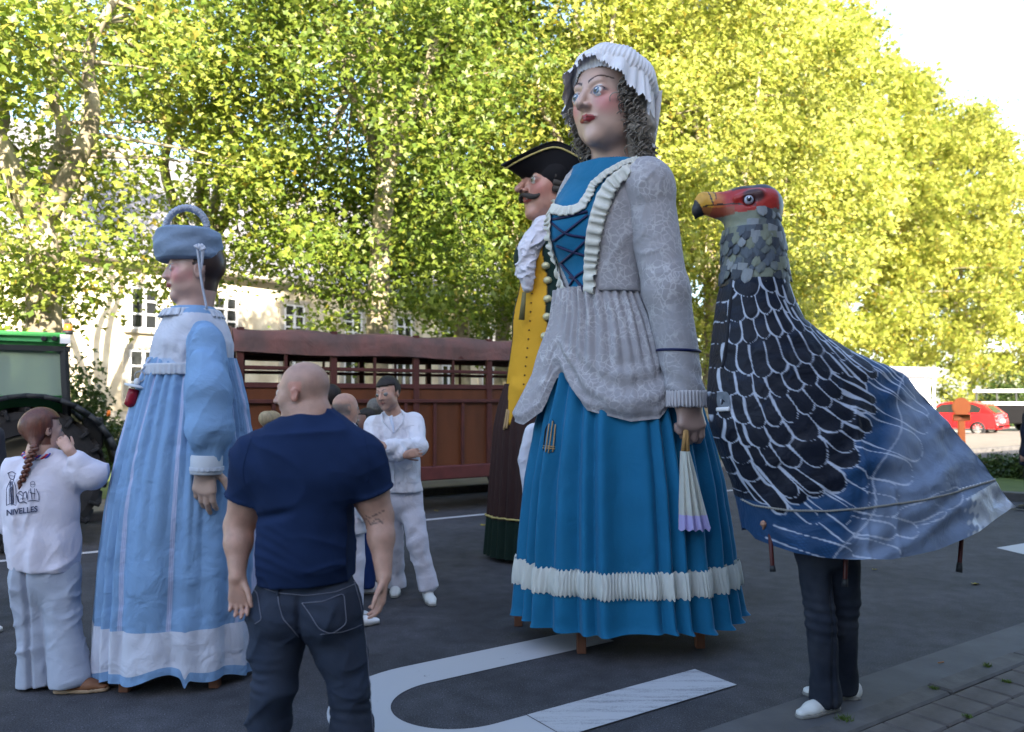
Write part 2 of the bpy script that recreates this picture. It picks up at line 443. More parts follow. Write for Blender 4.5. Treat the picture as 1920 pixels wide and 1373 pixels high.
def leaves_obj(name, C, size, r_, m, parent, **kw):
    V = leaf_verts(C, size, r_, **kw); n = len(C)
    T = (LTRI[None] + (np.arange(n) * 6)[:, None, None]).reshape(-1, 3)
    return mk(name, V, T, m, parent, False)
SUN3 = np.array([d.x, d.y, d.z])
ntree = 0
def tree(base, height, seed, label, rx=3.4, low=3.0, nclus=150, nleaf=150, size=.19, lean=(0, 0), m=None, trunk_r=.2, fork=4.5, single=0, group="plane trees lining the far side of the road", ry=None, flat=1.0, thin=None, sig=.42, like=None, turn=0.0):
    size *= .87; nleaf = int(nleaf * 1.42)
    r_ = np.random.default_rng(seed); base = np.asarray(base, float)
    T = thing("plane_tree", base, label, "tree", group)
    ry = ry or rx
    if like is not None:      # same kind of tree: its own copies of trunk, limbs and crown, turned and resized
        T.rotation_euler = (0, 0, turn); T.scale = (rx / like['rx'], rx / like['rx'], height / like['h'])
        for ch in like.children:
            c = ch.copy(); COL.objects.link(c); c.parent = T
        return T
    T['rx'] = rx; T['h'] = height
    top = base + np.array([lean[0], lean[1], height])
    # clusters inside a tall egg-shaped crown, denser at the skin
    C = []
    zc, zh = (low + height) / 2, (height - low) / 2
    while len(C) < nclus:
        p = r_.uniform(-1, 1, 3); q = np.linalg.norm(p)
        if q > 1 or r_.random() > .25 + .75 * q: continue
        z = zc + p[2] * zh * 1.0
        k = 1 - .35 * max(0, p[2]) ** 2
        c = base + np.array([p[0] * rx * k + lean[0] * (z / height), p[1] * ry * k + lean[1] * z / height, z])
        if thin is not None and r_.random() < thin(c): continue
        C.append(c)
    C = np.array(C)
    mb = MB(); 
    tp = [base + np.array([0, 0, -.05]), base + [0, 0, .5], base + [r_.normal() * .08, 0, fork * .6], base + [r_.normal() * .12, r_.normal() * .1, fork]]
    def smooth_path(P, n=10):
        P = np.array(P); t = np.linspace(0, 1, len(P)); tt = np.linspace(0, 1, n)
        Q = np.stack([np.interp(tt, t, P[:, i]) for i in range(3)], 1)
        for _ in range(2): Q[1:-1] = (Q[:-2] + 2 * Q[1:-1] + Q[2:]) / 4
        return Q
    mb.tube(smooth_path(tp), np.linspace(trunk_r * 1.15, trunk_r * .85, 10), 12)
    mb.build("trunk", M_BARK, T, True)
    bb = MB(); heads = []
    for k in range(4):
        a = k * 1.57 + r_.uniform(-.4, .4); e = base + np.array([math.cos(a) * rx * .5, math.sin(a) * ry * .5, fork + (height - fork) * r_.uniform(.6, .9)])
        P = smooth_path([tp[-1] - [0, 0, .15], tp[-1] * .6 + e * .4 + np.array([math.cos(a), math.sin(a), -.4]) * .3, (tp[-1] + e) / 2 + r_.normal(0, .3, 3), e], 14)
        bb.tube(P, np.linspace(trunk_r * .62, .035, 14), 9); heads += list(P[3:])
    heads = np.array(heads)
    for c in C[r_.permutation(len(C))[:min(46, len(C))]]:
        h = heads[np.argmin(np.linalg.norm(heads - c, axis=1) + np.maximum(0, heads[:, 2] - c[2]) * .6)]
        mid = (h + c) / 2 + r_.normal(0, .18, 3); mid[2] += .15
        bb.tube(smooth_path([h, mid, c], 7), np.linspace(.04, .008, 7), 5, False)
    bb.build("limb", M_BARK, T, True)
    nn = r_.integers(int(nleaf * .5), int(nleaf * 1.5), len(C))
    P = np.repeat(C, nn, 0) + r_.normal(0, 1, (nn.sum(), 3)) * np.array([sig, sig, sig * .66])
    up = np.array([SUN3[0] * .7, SUN3[1] * .7, .75])
    crown = leaves_obj("crown", P, size, r_, m or M_LEAF, T, updir=up, tilt=.75)
    crown['kind'] = 'stuff'
    if single:
        # single leaves hanging at the camera side of the crown, each its own part
        Cn = C[np.argsort(np.linalg.norm(C - [0, 0, 3.5], axis=1))][:single // 6]
        first = None
        for k in range(single):
            c = Cn[k % len(Cn)] + r_.normal(0, .28, 3)
            if first is None:
                first = mk("leaf", (LEAF - [0, .4, 0]) * size + base, LTRI, m or M_LEAF, T, False); o = first
            else:
                o = first.copy(); COL.objects.link(o); o.parent = T
            o.location = tuple(c - base); o.rotation_euler = (R(60) + r_.normal() * .6, r_.normal() * .6, r_.uniform(-.9, .9))
    return T
# ---------------------------------------------------------------- trees
def thin1(c):      # gaps towards the old building at the left
    return .6 if (c[2] < 6.6 and c[2] > 3.4) else .05
tree(RD(.93, 14.0), 9.6, 11, "plane tree at the far left with a pale forked trunk, rising behind the tractor", rx=3.1, low=2.9, nclus=80, nleaf=165, size=.14, trunk_r=.26, fork=4.3, single=150, thin=thin1)
tree(RD(-4.6, 14.2), 9.5, 12, "plane tree whose branches enter at the left edge of the photo", rx=3.2, low=3.0, nclus=50, nleaf=120, size=.17)
tree(RD(4.0, 16.5), 11.5, 13, "plane tree standing behind the blue hat of the baby giant", rx=2.9, low=3.2, nclus=80, nleaf=150, size=.145, trunk_r=.2, thin=lambda c: .45 if c[2] < 7 and c[0] < -4.6 else 0)
tree(RD(6.4, 14.0), 15.0, 14, "darker plane tree in the middle, above the cattle trailer", rx=3.4, low=2.6, nclus=205, nleaf=190, size=.145, m=M_LEAF0, trunk_r=.22, fork=6, single=150)
BACK = tree(RD(9.2, 15.5), 15.0, 15, "plane tree with a slim trunk just left of the black tricorne hat", rx=3.0, low=2.8, nclus=160, nleaf=170, size=.145, m=M_LEAF0, trunk_r=.18, fork=6)
tree(RD(12.0, 14.0), 15.5, 16, "yellow-green plane tree behind the tall lady's bonnet", rx=3.6, low=2.8, nclus=200, nleaf=180, size=.15, m=M_LEAF2)
tree(RD(16.6, 15), 16.5, 17, "sunlit plane tree behind the eagle's head", rx=4.0, low=2.2, nclus=215, nleaf=160, size=.165, m=M_LEAF2)
tree(RD(22.0, 18), 18, 18, "sunlit plane tree above the eagle's back", rx=4.6, low=2.0, nclus=270, nleaf=125, size=.23, m=M_LEAF2)
FAR = tree(RD(28.5, 23), 20, 19, "tall sunlit plane tree right of the eagle's head, crown cut by the photo's top", rx=5.6, low=0.5, nclus=270, nleaf=115, size=.29, m=M_LEAF2)
tree(RD(36.0, 25), 22.5, 20, "tall plane tree whose crown top meets the pale sky at the top edge", rx=6.0, low=0.5, nclus=290, nleaf=130, size=.3, m=M_LEAF2, like=FAR, turn=1.9)
tree(RD(44.5, 26), 22.0, 21, "plane tree right of the white tent with its crown sloping against the sky", rx=6.4, low=0.5, nclus=290, nleaf=120, size=.33, m=M_LEAF2, like=FAR, turn=3.7)
tree(RD(53.5, 26), 21.0, 22, "distant plane tree above the red car", rx=6.4, low=0.5, nclus=270, nleaf=120, size=.36, m=M_LEAF2, like=FAR, turn=5.0)
tree(RD(62.5, 26), 19.0, 26, "most distant plane tree, cut by the right edge of the photo", rx=6.6, low=0.5, nclus=240, nleaf=120, size=.38, m=M_LEAF2, like=FAR, turn=0.9)
tree(RD(13.5, 20.5), 15.5, 23, "plane tree of the second row behind the tall lady", rx=3.8, low=3.5, nclus=90, nleaf=110, size=.24, like=BACK, turn=2.1)
tree(RD(1.6, 22), 15.5, 25, "plane tree of the second row, high above the building's roof", rx=3.6, low=9.0, nclus=22, nleaf=110, size=.22)
# shrubs on the island, and bushes by the building
def shrub(c, w, h, seed, label, n=900, m=None, size=.07, group="dark green shrubs on the traffic island", name="shrub"):
    r_ = np.random.default_rng(seed); c = np.asarray(c, float)
    T = thing(name, c, label, "shrub", group)
    P = r_.normal(0, 1, (n, 3)); P /= np.linalg.norm(P, axis=1)[:, None]; P[:, 2] = abs(P[:, 2]); P *= (r_.uniform(.2, 1, n) ** .4)[:, None] * r_.uniform(.7, 1.15, n)[:, None]
    P = c + P * [w, w, h]
    leaves_obj("foliage", P, size, r_, m or M_SHRUB, T, tilt=1.0, updir=(0, -.2, .5))['kind'] = 'stuff'
    mb = MB()
    for k in range(7):
        a = r_.uniform(0, 6.28); mb.tube([c, c + [math.cos(a) * w * .4, math.sin(a) * w * .4, h * .8]], [.012, .004], 5)
    mb.build("stem", M_BARK, T)
for k, (px, py, w, h, lb) in enumerate(((1838, 895, .30, .42, "leftmost small shrub on the island, at the tip of the eagle's tail"), (1876, 893, .34, .46, "middle dark shrub on the island left of the coat"),
                                  (1918, 897, .36, .5, "dark shrub on the island under the person in the navy coat"), (1965, 900, .4, .5, "shrub at the photo's right edge on the island"))):
    shrub(G(px, py, .12), w, h, 40 + k, lb)
# ---------------------------------------------------------------- the old stone building behind the trees
M_STONE = mat("sandstone", (.60, .52, .39), .9, bump=.5, bscale=12, var=.18, vscale=1.2, col2=(.68, .62, .50))
M_SLATE = mat("slate_roof", (.17, .165, .18), .7, bump=.3, bscale=8, var=.12, vscale=2)
M_WHITE = mat("white_window_paint", (.7, .7, .72), .5)
M_PANE = mat("dark_glass", (.02, .022, .025), .08, spec=.8)
M_DRESS = mat("dressed_stone", (.38, .35, .30), .85, bump=.3, bscale=20, var=.12)
bdir = nrm([.60, .80, 0]); bn = np.array([bdir[1], -bdir[0], 0])      # facade direction, outward normal towards the road
c0 = W(200, 700, 26.0); c0[2] = 0
Bu = thing("old_building", c0, "long sandstone building with slate roof and white cross windows, half hidden by the trees", "building")
BX = np.array([bdir, bn, [0, 0, 1]])
eave = 6.1; L0, L1 = -14, 34
MB().box(c0 + bdir * (L0 + L1) / 2 - bn * 4.0 + [0, 0, eave / 2], (L1 - L0, 8.0, eave), BX).build("wall", M_STONE, Bu)
MB().box(c0 + bdir * (L0 + L1) / 2 + bn * .04 + [0, 0, .6], (L1 - L0 + .05, .1, 1.2), BX).build("plinth", M_DRESS, Bu)
MB().box(c0 + bdir * (L0 + L1) / 2 + bn * .2 + [0, 0, eave + .12], (L1 - L0 + .3, .62, .24), BX, .05).build("cornice", M_DRESS, Bu)
pr = [(.55, eave + .24), (-4.0, eave + 5.2), (-8.6, eave + .24)]
V = [c0 + bdir * L + bn * a + [0, 0, z] for L in (L0 - .3, L1 + .3) for a, z in pr]
mk("roof", V, [np.array([[0, 3, 4, 1], [1, 4, 5, 2], [0, 2, 5, 3]]), np.array([[0, 1, 2], [3, 5, 4]])], M_SLATE, Bu, False)
for L in np.arange(-9, 30, 6.5):
    if abs(L - 4) < 3: continue
    p = c0 + bdir * L - bn * 1.9
    MB().box(p + [0, 0, eave + 1.9], (1.1, 1.9, 1.7), BX).build("dormer", M_DRESS, Bu)
wn = 0
for L in np.arange(-11.2, 32, 3.1):
    for (z0, z1) in ((1.55, 3.25), (3.95, 5.35)):
        w = 1.0; c = c0 + bdir * L
        fr = MB(); 
        for (dx, dz, sx, sz) in ((0, (z1 + z0) / 2, 0, 0),):
            fr.box(c + bn * .03 + [0, 0, z1 + .09], (w + .5, .12, .2), BX, .02).box(c + bn * .06 + [0, 0, z0 - .08], (w + .4, .2, .14), BX, .02)
            for sg in (-1, 1): fr.box(c + bdir * sg * (w / 2 + .11) + bn * .03 + [0, 0, (z0 + z1) / 2], (.2, .12, z1 - z0), BX, .02)
        f = fr.build("window", M_DRESS, Bu)
        cr = MB()
        for sg in (-1, 1): cr.box(c + bdir * sg * (w / 2 - .035) + bn * .05 + [0, 0, (z0 + z1) / 2], (.07, .06, z1 - z0), BX)
        cr.box(c + bn * .05 + [0, 0, (z0 + z1) / 2], (.10, .07, z1 - z0), BX)
        for q in (.02, .36, .68, .98): cr.box(c + bn * .052 + [0, 0, z0 + (z1 - z0) * q], (w - .1, .05, .06), BX)
        cr.build("frame", M_WHITE, f)
        MB().box(c + bn * .012 + [0, 0, (z0 + z1) / 2], (w, .03, z1 - z0), BX).build("pane", M_PANE, f)
# bushes and hedge in front of the building
shrub(W(150, 745, 17) * [1, 1, 0] + [0, 0, .1], .8, 2.5, 60, "dark conical yew bush standing right of the green tractor cab", n=2600, size=.12, group=None, name="yew_bush")
shrub(W(232, 745, 19) * [1, 1, 0] + [0, 0, .1], .9, 1.1, 61, "low dark bush under the stone building's window, left of the baby giant", n=1500, size=.12, group=None, name="bush")
shrub(W(1350, 745, 25) * [1, 1, 0] + [0, 0, .1], 1.5, 1.1, 62, "dark hedge bush seen between the lady's skirt and the eagle", n=2000, size=.15, group=None, name="bush")
shrub(W(1898, 745, 46) * [1, 1, 0], 2.3, 3.1, 63, "rounded dark clipped bush behind the white rails at the right edge", n=4200, size=.2, group=None, name="clipped_bush")
shrub(W(845, 745, 19) * [1, 1, 0], 1.0, 1.8, 64, "dark conical bush seen through the trailer's bars", n=1500, size=.12, group=None, name="bush")
# ---------------------------------------------------------------- houses behind the camera, unseen; heights set to throw shade over the road
M_PLAS = mat("render_plaster", (.42, .40, .37), .9, bump=.3, bscale=20, var=.1)
def shading_house(s0, s1, h, label, ridge=2.2, depth=9.0, t=-9.5):
    c = RD((s0 + s1) / 2, t - depth / 2, 0)
    T = thing("shading_house", c, label, "house", "houses on the near side of the road, behind the camera")
    MB().box(c + [0, 0, h / 2], (s1 - s0, depth, h), AX).build("wall", M_PLAS, T)
    V = [RD(s, t + .3 - q * (depth + .6), h + (ridge if q == .5 else 0)) for s in (s0 - .05, s1 + .05) for q in (0, .5, 1)]
    mk("roof", V, [np.array([[0, 3, 4, 1], [1, 4, 5, 2], [0, 2, 5, 3]]), np.array([[0, 1, 2], [3, 5, 4]])], M_SLATE, T, False)
    n = max(2, int((s1 - s0) / 2.6))
    for k in range(n):
        for z in np.arange(1.6, h - 1, 3.0):
            p = RD(s0 + (k + .5) * (s1 - s0) / n, t + .02, z + .1)
            f = MB().box(p, (1.15, .1, 1.6), AX).build("window", M_WHITE, T)
            MB().box(p + ND * .04, (1.0, .06, 1.45), AX).build("pane", M_PANE, f)
    return T
HOUSES = [(-34, -22, 9.5, 1.2), (-22, -5, 11.8, 1.2), (-5, 3.5, 14.2, 1.2), (3.5, 10, 12.2, 1.2), (10, 19, 10.2, 1.2), (19, 25, 7.6, 1.4)]  # roof heights picked for the shadow they cast, tallest over the middle
shading_house(3.5, 17, 12.5, "plain house block added out of view near the kerb, to darken the right side", 1.0, 6.0, -2.6)  # unseen block added to cut the skylight from the right
for k, (a, b_, h, rg) in enumerate(HOUSES):
    shading_house(a, b_, h, ["low plastered house at the far left end of the row behind the camera", "wide plastered house behind the camera, second from the left end",
      "tallest plastered house right behind the camera, raised for its shadow", "narrow plastered house behind the camera, just right of the tallest one", "plastered house behind the camera, fifth from the left end",
      "lowest plastered house at the right end of the row behind the camera"][k], rg)
# ---------------------------------------------------------------- tractor, cattle trailer, far vehicles
def SP(px, py, t):
    """point on the vertical plane at distance t across the road"""
    x = (px - CX) / FPX; y = (CY - py) / FPX
    dr = np.array([x, math.cos(TILT) - y * math.sin(TILT), math.sin(TILT) + y * math.cos(TILT)])
    k = t / (dr @ ND); return dr * k + [0, 0, CAMH]
def st(p): return float(p @ UD), float(p @ ND), float(p[2])
M_GREEN = mat("tractor_green", (.08, .36, .10), .35, var=.1)
M_RUB = mat("tyre_rubber", (.018, .018, .02), .85, bump=.4, bscale=30, var=.3, vscale=5)
M_BLK = mat("black_plastic", (.02, .022, .025), .55)
M_RIM = mat("rim_tan", (.13, .115, .085), .5, var=.15)
M_GLASS = mat("tinted_glass", (.34, .44, .38), .06, spec=.9)
M_GLASS.node_tree.nodes["Principled BSDF"].inputs["Transmission Weight"].default_value = .55
M_GLASS.node_tree.nodes["Principled BSDF"].inputs["IOR"].default_value = 1.05
M_ORANGE = mat("beacon_orange", (.75, .18, .02), .3)
wc = SP(50, 900, 10.0); ws, wt, wz = st(wc)
TR = thing("tractor", RD(ws, wt + .9), "green tractor with dark tinted cab and huge rear tyre at the left edge", "tractor")
def wheel(c, r, w, rim_r, lugs, parent, axis=-ND, m_rim=None, nl=22):
    t = MB(); prof = [(rim_r, -w * .38), (rim_r * 1.04, -w * .5), (r * .86, -w * .52), (r * .955, -w * .46), (r * .97, -w * .2), (r * .97, w * .2), (r * .955, w * .46), (r * .86, w * .52), (rim_r * 1.04, w * .5), (rim_r, w * .38)]
    t.lathe(c, axis, prof, 40)
    if lugs:
        for k in range(nl):
            a = k / nl * 2 * math.pi
            for sg, off in ((-1, 0), (1, .5)):
                aa = a + off * 2 * math.pi / nl
                u = math.cos(aa) * UD + math.sin(aa) * np.array([0, 0, 1.0]); v = -math.sin(aa) * UD + math.cos(aa) * np.array([0, 0, 1.0])
                p1 = c + u * r * .985 + axis * sg * w * .5; p2 = c + (u * math.cos(.16) + v * math.sin(.16)) * r * .985 + axis * sg * w * .02
                t.bar(p1, p2, .065, .06, up=u, bev=.01)
                t.bar(c + u * r * .86 + axis * sg * w * .525, c + u * r * .99 + axis * sg * w * .50, .075, .035, up=v, bev=.008)
    o = t.build("wheel", M_RUB, parent, False)
    rm = MB(); rm.lathe(c, axis, [(.02, w * .12), (rim_r * .28, w * .12), (rim_r * .34, w * .2), (rim_r * .6, w * .1), (rim_r * .88, w * .24), (rim_r * .93, w * .4), (rim_r * 1.02, w * .42), (rim_r * 1.0, w * .3), (rim_r, -w * .4)], 36)
    for k in range(8):
        a = k * math.pi / 4; rm.sphere(c + axis * w * .2 + (math.cos(a) * UD + math.sin(a) * np.array([0, 0, 1.])) * rim_r * .24, .02, 5)
    rm.build("rim", m_rim or M_RIM, o, True)
    return o
wcen = wc + ND * .24
wheel(wcen, .76, .48, .47, True, TR)
wheel(wcen + ND * 1.5, .76, .48, .47, True, TR, axis=ND)
wheel(RD(ws - 2.3, wt + .2, .5), .5, .36, .3, True, TR, nl=18); wheel(RD(ws - 2.3, wt + 1.55, .5), .5, .36, .3, True, TR, axis=ND, nl=18)
for off in (0.0, 1.5):
    prev = None; fd = MB()
    for a in np.linspace(R(8), R(165), 16):
        p = wcen + ND * off + (math.cos(a) * UD + math.sin(a) * np.array([0, 0, 1.])) * .90
        if prev is not None: fd.bar(prev, p, .62, .05, up=np.cross(ND, p - prev), bev=.0)
        prev = p
    fd.build("fender", M_BLK, TR, True)
tb = RD(ws, wt + .9)
roof_r = st(SP(133, 638, 10.1)); z_top = SP(133, 624, 10.1)[2]; z_rb = SP(133, 651, 10.1)[2]; z_wb = SP(133, 742, 10.1)[2]
sR = roof_r[0]; sL = sR - 1.75
MB().box(RD((sR + sL) / 2, wt + .95, (z_top + z_rb) / 2), (sR - sL, 1.65, z_top - z_rb), AX, .05).build("roof", M_GREEN, TR, True)
rl = MB()
for px in (82, 102): rl.lathe(SP(px, 635, wt + .11), -ND, [(.028, -.02), (.028, .015), (.02, .02), (.0, .01)], 12)
rl.build("lamp_recess", M_BLK, TR, True)
MB().box(SP(122, 636, wt + .12), (.10, .03, .10), AX).build("marker_panel", M_WHITE, TR)
cab = MB()
for (s_, t_) in ((sL + .06, wt + .18), (sR - .06, wt + .18), (sL + .06, wt + 1.72), (sR - .06, wt + 1.72)):
    cab.bar(RD(s_, t_, z_rb), RD(s_ + (.06 if s_ > (sL + sR) / 2 else -.2), t_, z_wb - .5), .07, .07, bev=.01)
cab.bar(RD(sL, wt + .18, z_rb - .02), RD(sR, wt + .18, z_rb - .02), .07, .06); cab.bar(RD(sR - .05, wt + .18, z_rb - .02), RD(sR - .05, wt + 1.7, z_rb - .02), .06, .06)
cab.build("cab_frame", M_BLK, TR)
MB().box(RD((sL + sR) / 2, wt + .9, z_wb - .28), (sR - sL + .06, 1.0, .62), AX, .04).build("cab_body", M_GREEN, TR)
gl = MB(); gl.box(RD((sL + sR) / 2, wt + .2, (z_rb + z_wb) / 2), (sR - sL - .14, .012, z_rb - z_wb), AX); gl.build("side_window", M_GLASS, TR)
MB().box(RD(sR - .03, wt + .95, (z_rb + z_wb) / 2), (.012, 1.4, z_rb - z_wb), AX).build("rear_window", M_GLASS, TR)
MB().box(RD((sL + sR) / 2, wt + 1.7, (z_rb + z_wb) / 2), (sR - sL - .14, .012, z_rb - z_wb), AX).build("side_window", M_GLASS, TR)
MB().box(RD(sL + .9, wt + .95, z_wb - .02), (.5, .5, .12), AX, .04).box(RD(sL + 1.15, wt + .95, z_wb + .2), (.12, .48, .5), AX, .04).build("seat", M_BLK, TR, True)
MB().lathe(RD(sL + .5, wt + .95, z_wb + .18), nrm(-UD + [0, 0, 1.2]), [(.16, 0), (.18, .015), (.16, .03), (.15, .015), (.16, 0)], 24).build("steering_wheel", M_BLK, TR, True)
MB().box(RD(sL - 1.0, wt + .9, 1.05), (2.0, .8, .75), AX, .08).build("bonnet", M_GREEN, TR, True)
MB().box(RD(sL - .6, wt + .9, .62), (3.2, .5, .35), AX, .03).build("chassis", M_BLK, TR)
bc = SP(127, 622, wt + .35)
MB().lathe(bc, (0, 0, 1), [(.0, -.03), (.055, -.03), (.055, .0), (.04, .015)], 14).build("beacon_base", M_BLK, TR, True)
MB().lathe(bc, (0, 0, 1), [(.042, .015), (.045, .06), (.03, .085), (0, .09)], 14).build("beacon", M_ORANGE, TR, True)
MB().box(RD(sR + .25, wt + .24, 1.25), (.2, .2, .35), AX, .02).build("toolbox", M_BLK, TR)
MB().lathe(SP(201, 775, 10.05), UD, [(0, .03), (.035, .03), (.035, 0)], 12).build("tail_light", M_ORANGE, TR)
# cattle trailer
M_RUST = mat("red_oxide_paint", (.062, .018, .015), .6, var=.3, vscale=5, bump=.2)
M_WOOD = mat("red_brown_board", (.085, .026, .009), .6, var=.3, vscale=3, bump=.3, bscale=25, stretch=(1, 1, .3))
M_TARP = mat("faded_red_tarp", (.10, .062, .058), .75, var=.35, vscale=3, crumple=1.0, cscale=3.5, bump=.2, col2=(.115, .055, .05))
T0, T1 = 10.1, 12.0
tl = st(SP(443, 700, T0)); sA = tl[0]; sB = sA + 7.4
zt = SP(443, 613, T0)[2]; zk = SP(443, 661, T0)[2]; zp = SP(700, 727, T0)[2]; zb = SP(860, 874, T0)[2]; zr = SP(860, 894, T0)[2]; zm = SP(700, 694, T0)[2]
TL = thing("cattle_trailer", RD((sA + sB) / 2, (T0 + T1) / 2), "long red-brown cattle trailer with wooden side panels, open bars and a faded red tarpaulin roof", "trailer")
# tarp: sagging roof + skirts
ns = 60
S_ = np.linspace(sA - .06, sB + .06, ns)
prof = [(T0 - .05, zk), (T0 - .055, (zk + zt) / 2), (T0 - .04, zt - .03), (T0 + .03, zt + .01), (T0 + .5, zt + .05), ((T0 + T1) / 2, zt + .06), (T1 - .5, zt + .05), (T1 - .03, zt + .01), (T1 + .04, zt - .03), (T1 + .05, zk)]
V = []
for j, (t_, z_) in enumerate(prof):
    for i, s_ in enumerate(S_):
        w = .018 * math.sin(s_ * 5.1 + j) + .012 * math.sin(s_ * 11.3 + 2 * j) if j in (0, 1, 8, 9) else 0
        sag = -.035 * abs(math.sin(s_ * math.pi / 1.22)) if 2 < j < 7 else -.015 * abs(math.sin(s_ * math.pi / 1.22)) if j in (2, 7) else .012 * math.sin(s_ * 2.9)
        V.append(RD(s_, t_ + w * (-1 if j < 5 else 1), z_ + sag))
mk("tarpaulin", V, grid_faces(len(prof), ns, False)[:, ::-1], M_TARP, TL)
V = [RD(sA - .065, t_, z_) for t_, z_ in prof] + [RD(sA - .07, T0 + .2, zk + .03), RD(sA - .05, (T0 + T1) / 2, zk + .14), RD(sA - .07, T1 - .2, zk)]
mk("end_flap", V, [np.array([[0, 1, 2, 10], [10, 2, 3, 4], [10, 4, 5, 11], [11, 5, 6, 12], [12, 6, 7, 8]]), np.array([[12, 8, 9]])], M_TARP, TL, False)
nb = 6
for t_ in (T0, T1):
    for k in range(nb + 1):
        s_ = sA + .04 + (sB - sA - .08) * k / nb
        MB().box(RD(s_, t_, (zt + zr) / 2), (.085, .075, zt - zr), AX, .008).build("post", M_RUST, TL)
    for z_, h_ in ((zm, .05), (zp + .02, .07), (zk + .03, .06)):
        MB().box(RD((sA + sB) / 2, t_ + (.004 if t_ > 11 else -.004), z_), (sB - sA, .05, h_), AX, .008).build("rail", M_RUST, TL)
    for k in range(nb):
        s_ = sA + (sB - sA) * (k + .42) / nb
        MB().box(RD(s_ + .1, t_, (zk + zp) / 2), (.035, .03, zk - zp), AX).build("bar", M_RUST, TL)
zmid = SP(860, 752, T0)[2]
for t_, sg in ((T0, -1), (T1, 1)):
    npn = 16
    for k in range(npn):
        s0_ = sA + (sB - sA) * k / npn; w_ = (sB - sA) / npn
        MB().box(RD(s0_ + w_ / 2, t_ + .01 * -sg, (zmid + zb) / 2 - .01), (w_ - .04, .025, zmid - zb), AX).build("panel", M_WOOD, TL)
        MB().box(RD(s0_, t_ + sg * .022, (zmid + zb) / 2), (.045, .04, zmid - zb), AX, .006).build("rib", M_RUST, TL)
    MB().box(RD((sA + sB) / 2, t_ + .006 * -sg, (zmid + zp) / 2 + .01), (sB - sA, .025, zp - zmid), AX).build("upper_board", M_WOOD, TL)
    MB().box(RD((sA + sB) / 2, t_ + sg * .028, zmid), (sB - sA, .05, .05), AX, .006).build("rail", M_RUST, TL)
    MB().box(RD((sA + sB) / 2, t_ + sg * .03, (zb + zr) / 2), (sB - sA + .1, .12, zb - zr + .04), AX, .015).build("chassis_rail", mat("chassis_red", (.085, .022, .02), .5, var=.2), TL)
for s_ in (sA, sB):
    MB().box(RD(s_, (T0 + T1) / 2, (zp + zb) / 2), (.03, T1 - T0 - .1, zp - zb), AX).build("end_board", M_WOOD, TL)
    for z_ in (zm, zk + .03): MB().box(RD(s_, (T0 + T1) / 2, z_), (.04, T1 - T0, .04), AX).build("rail", M_RUST, TL)
MB().box(RD((sA + sB) / 2, (T0 + T1) / 2, zb - .03), (sB - sA - .1, T1 - T0 - .1, .05), AX).build("floor_board", M_BLK, TL)
for s_ in (sB - 1.3, sB - 2.3, sA + 1.1):
    wheel(RD(s_, T0 + .28, .36), .36, .24, .2, False, TL, m_rim=M_RUST); wheel(RD(s_, T1 - .28, .36), .36, .24, .2, False, TL, axis=ND, m_rim=M_RUST)
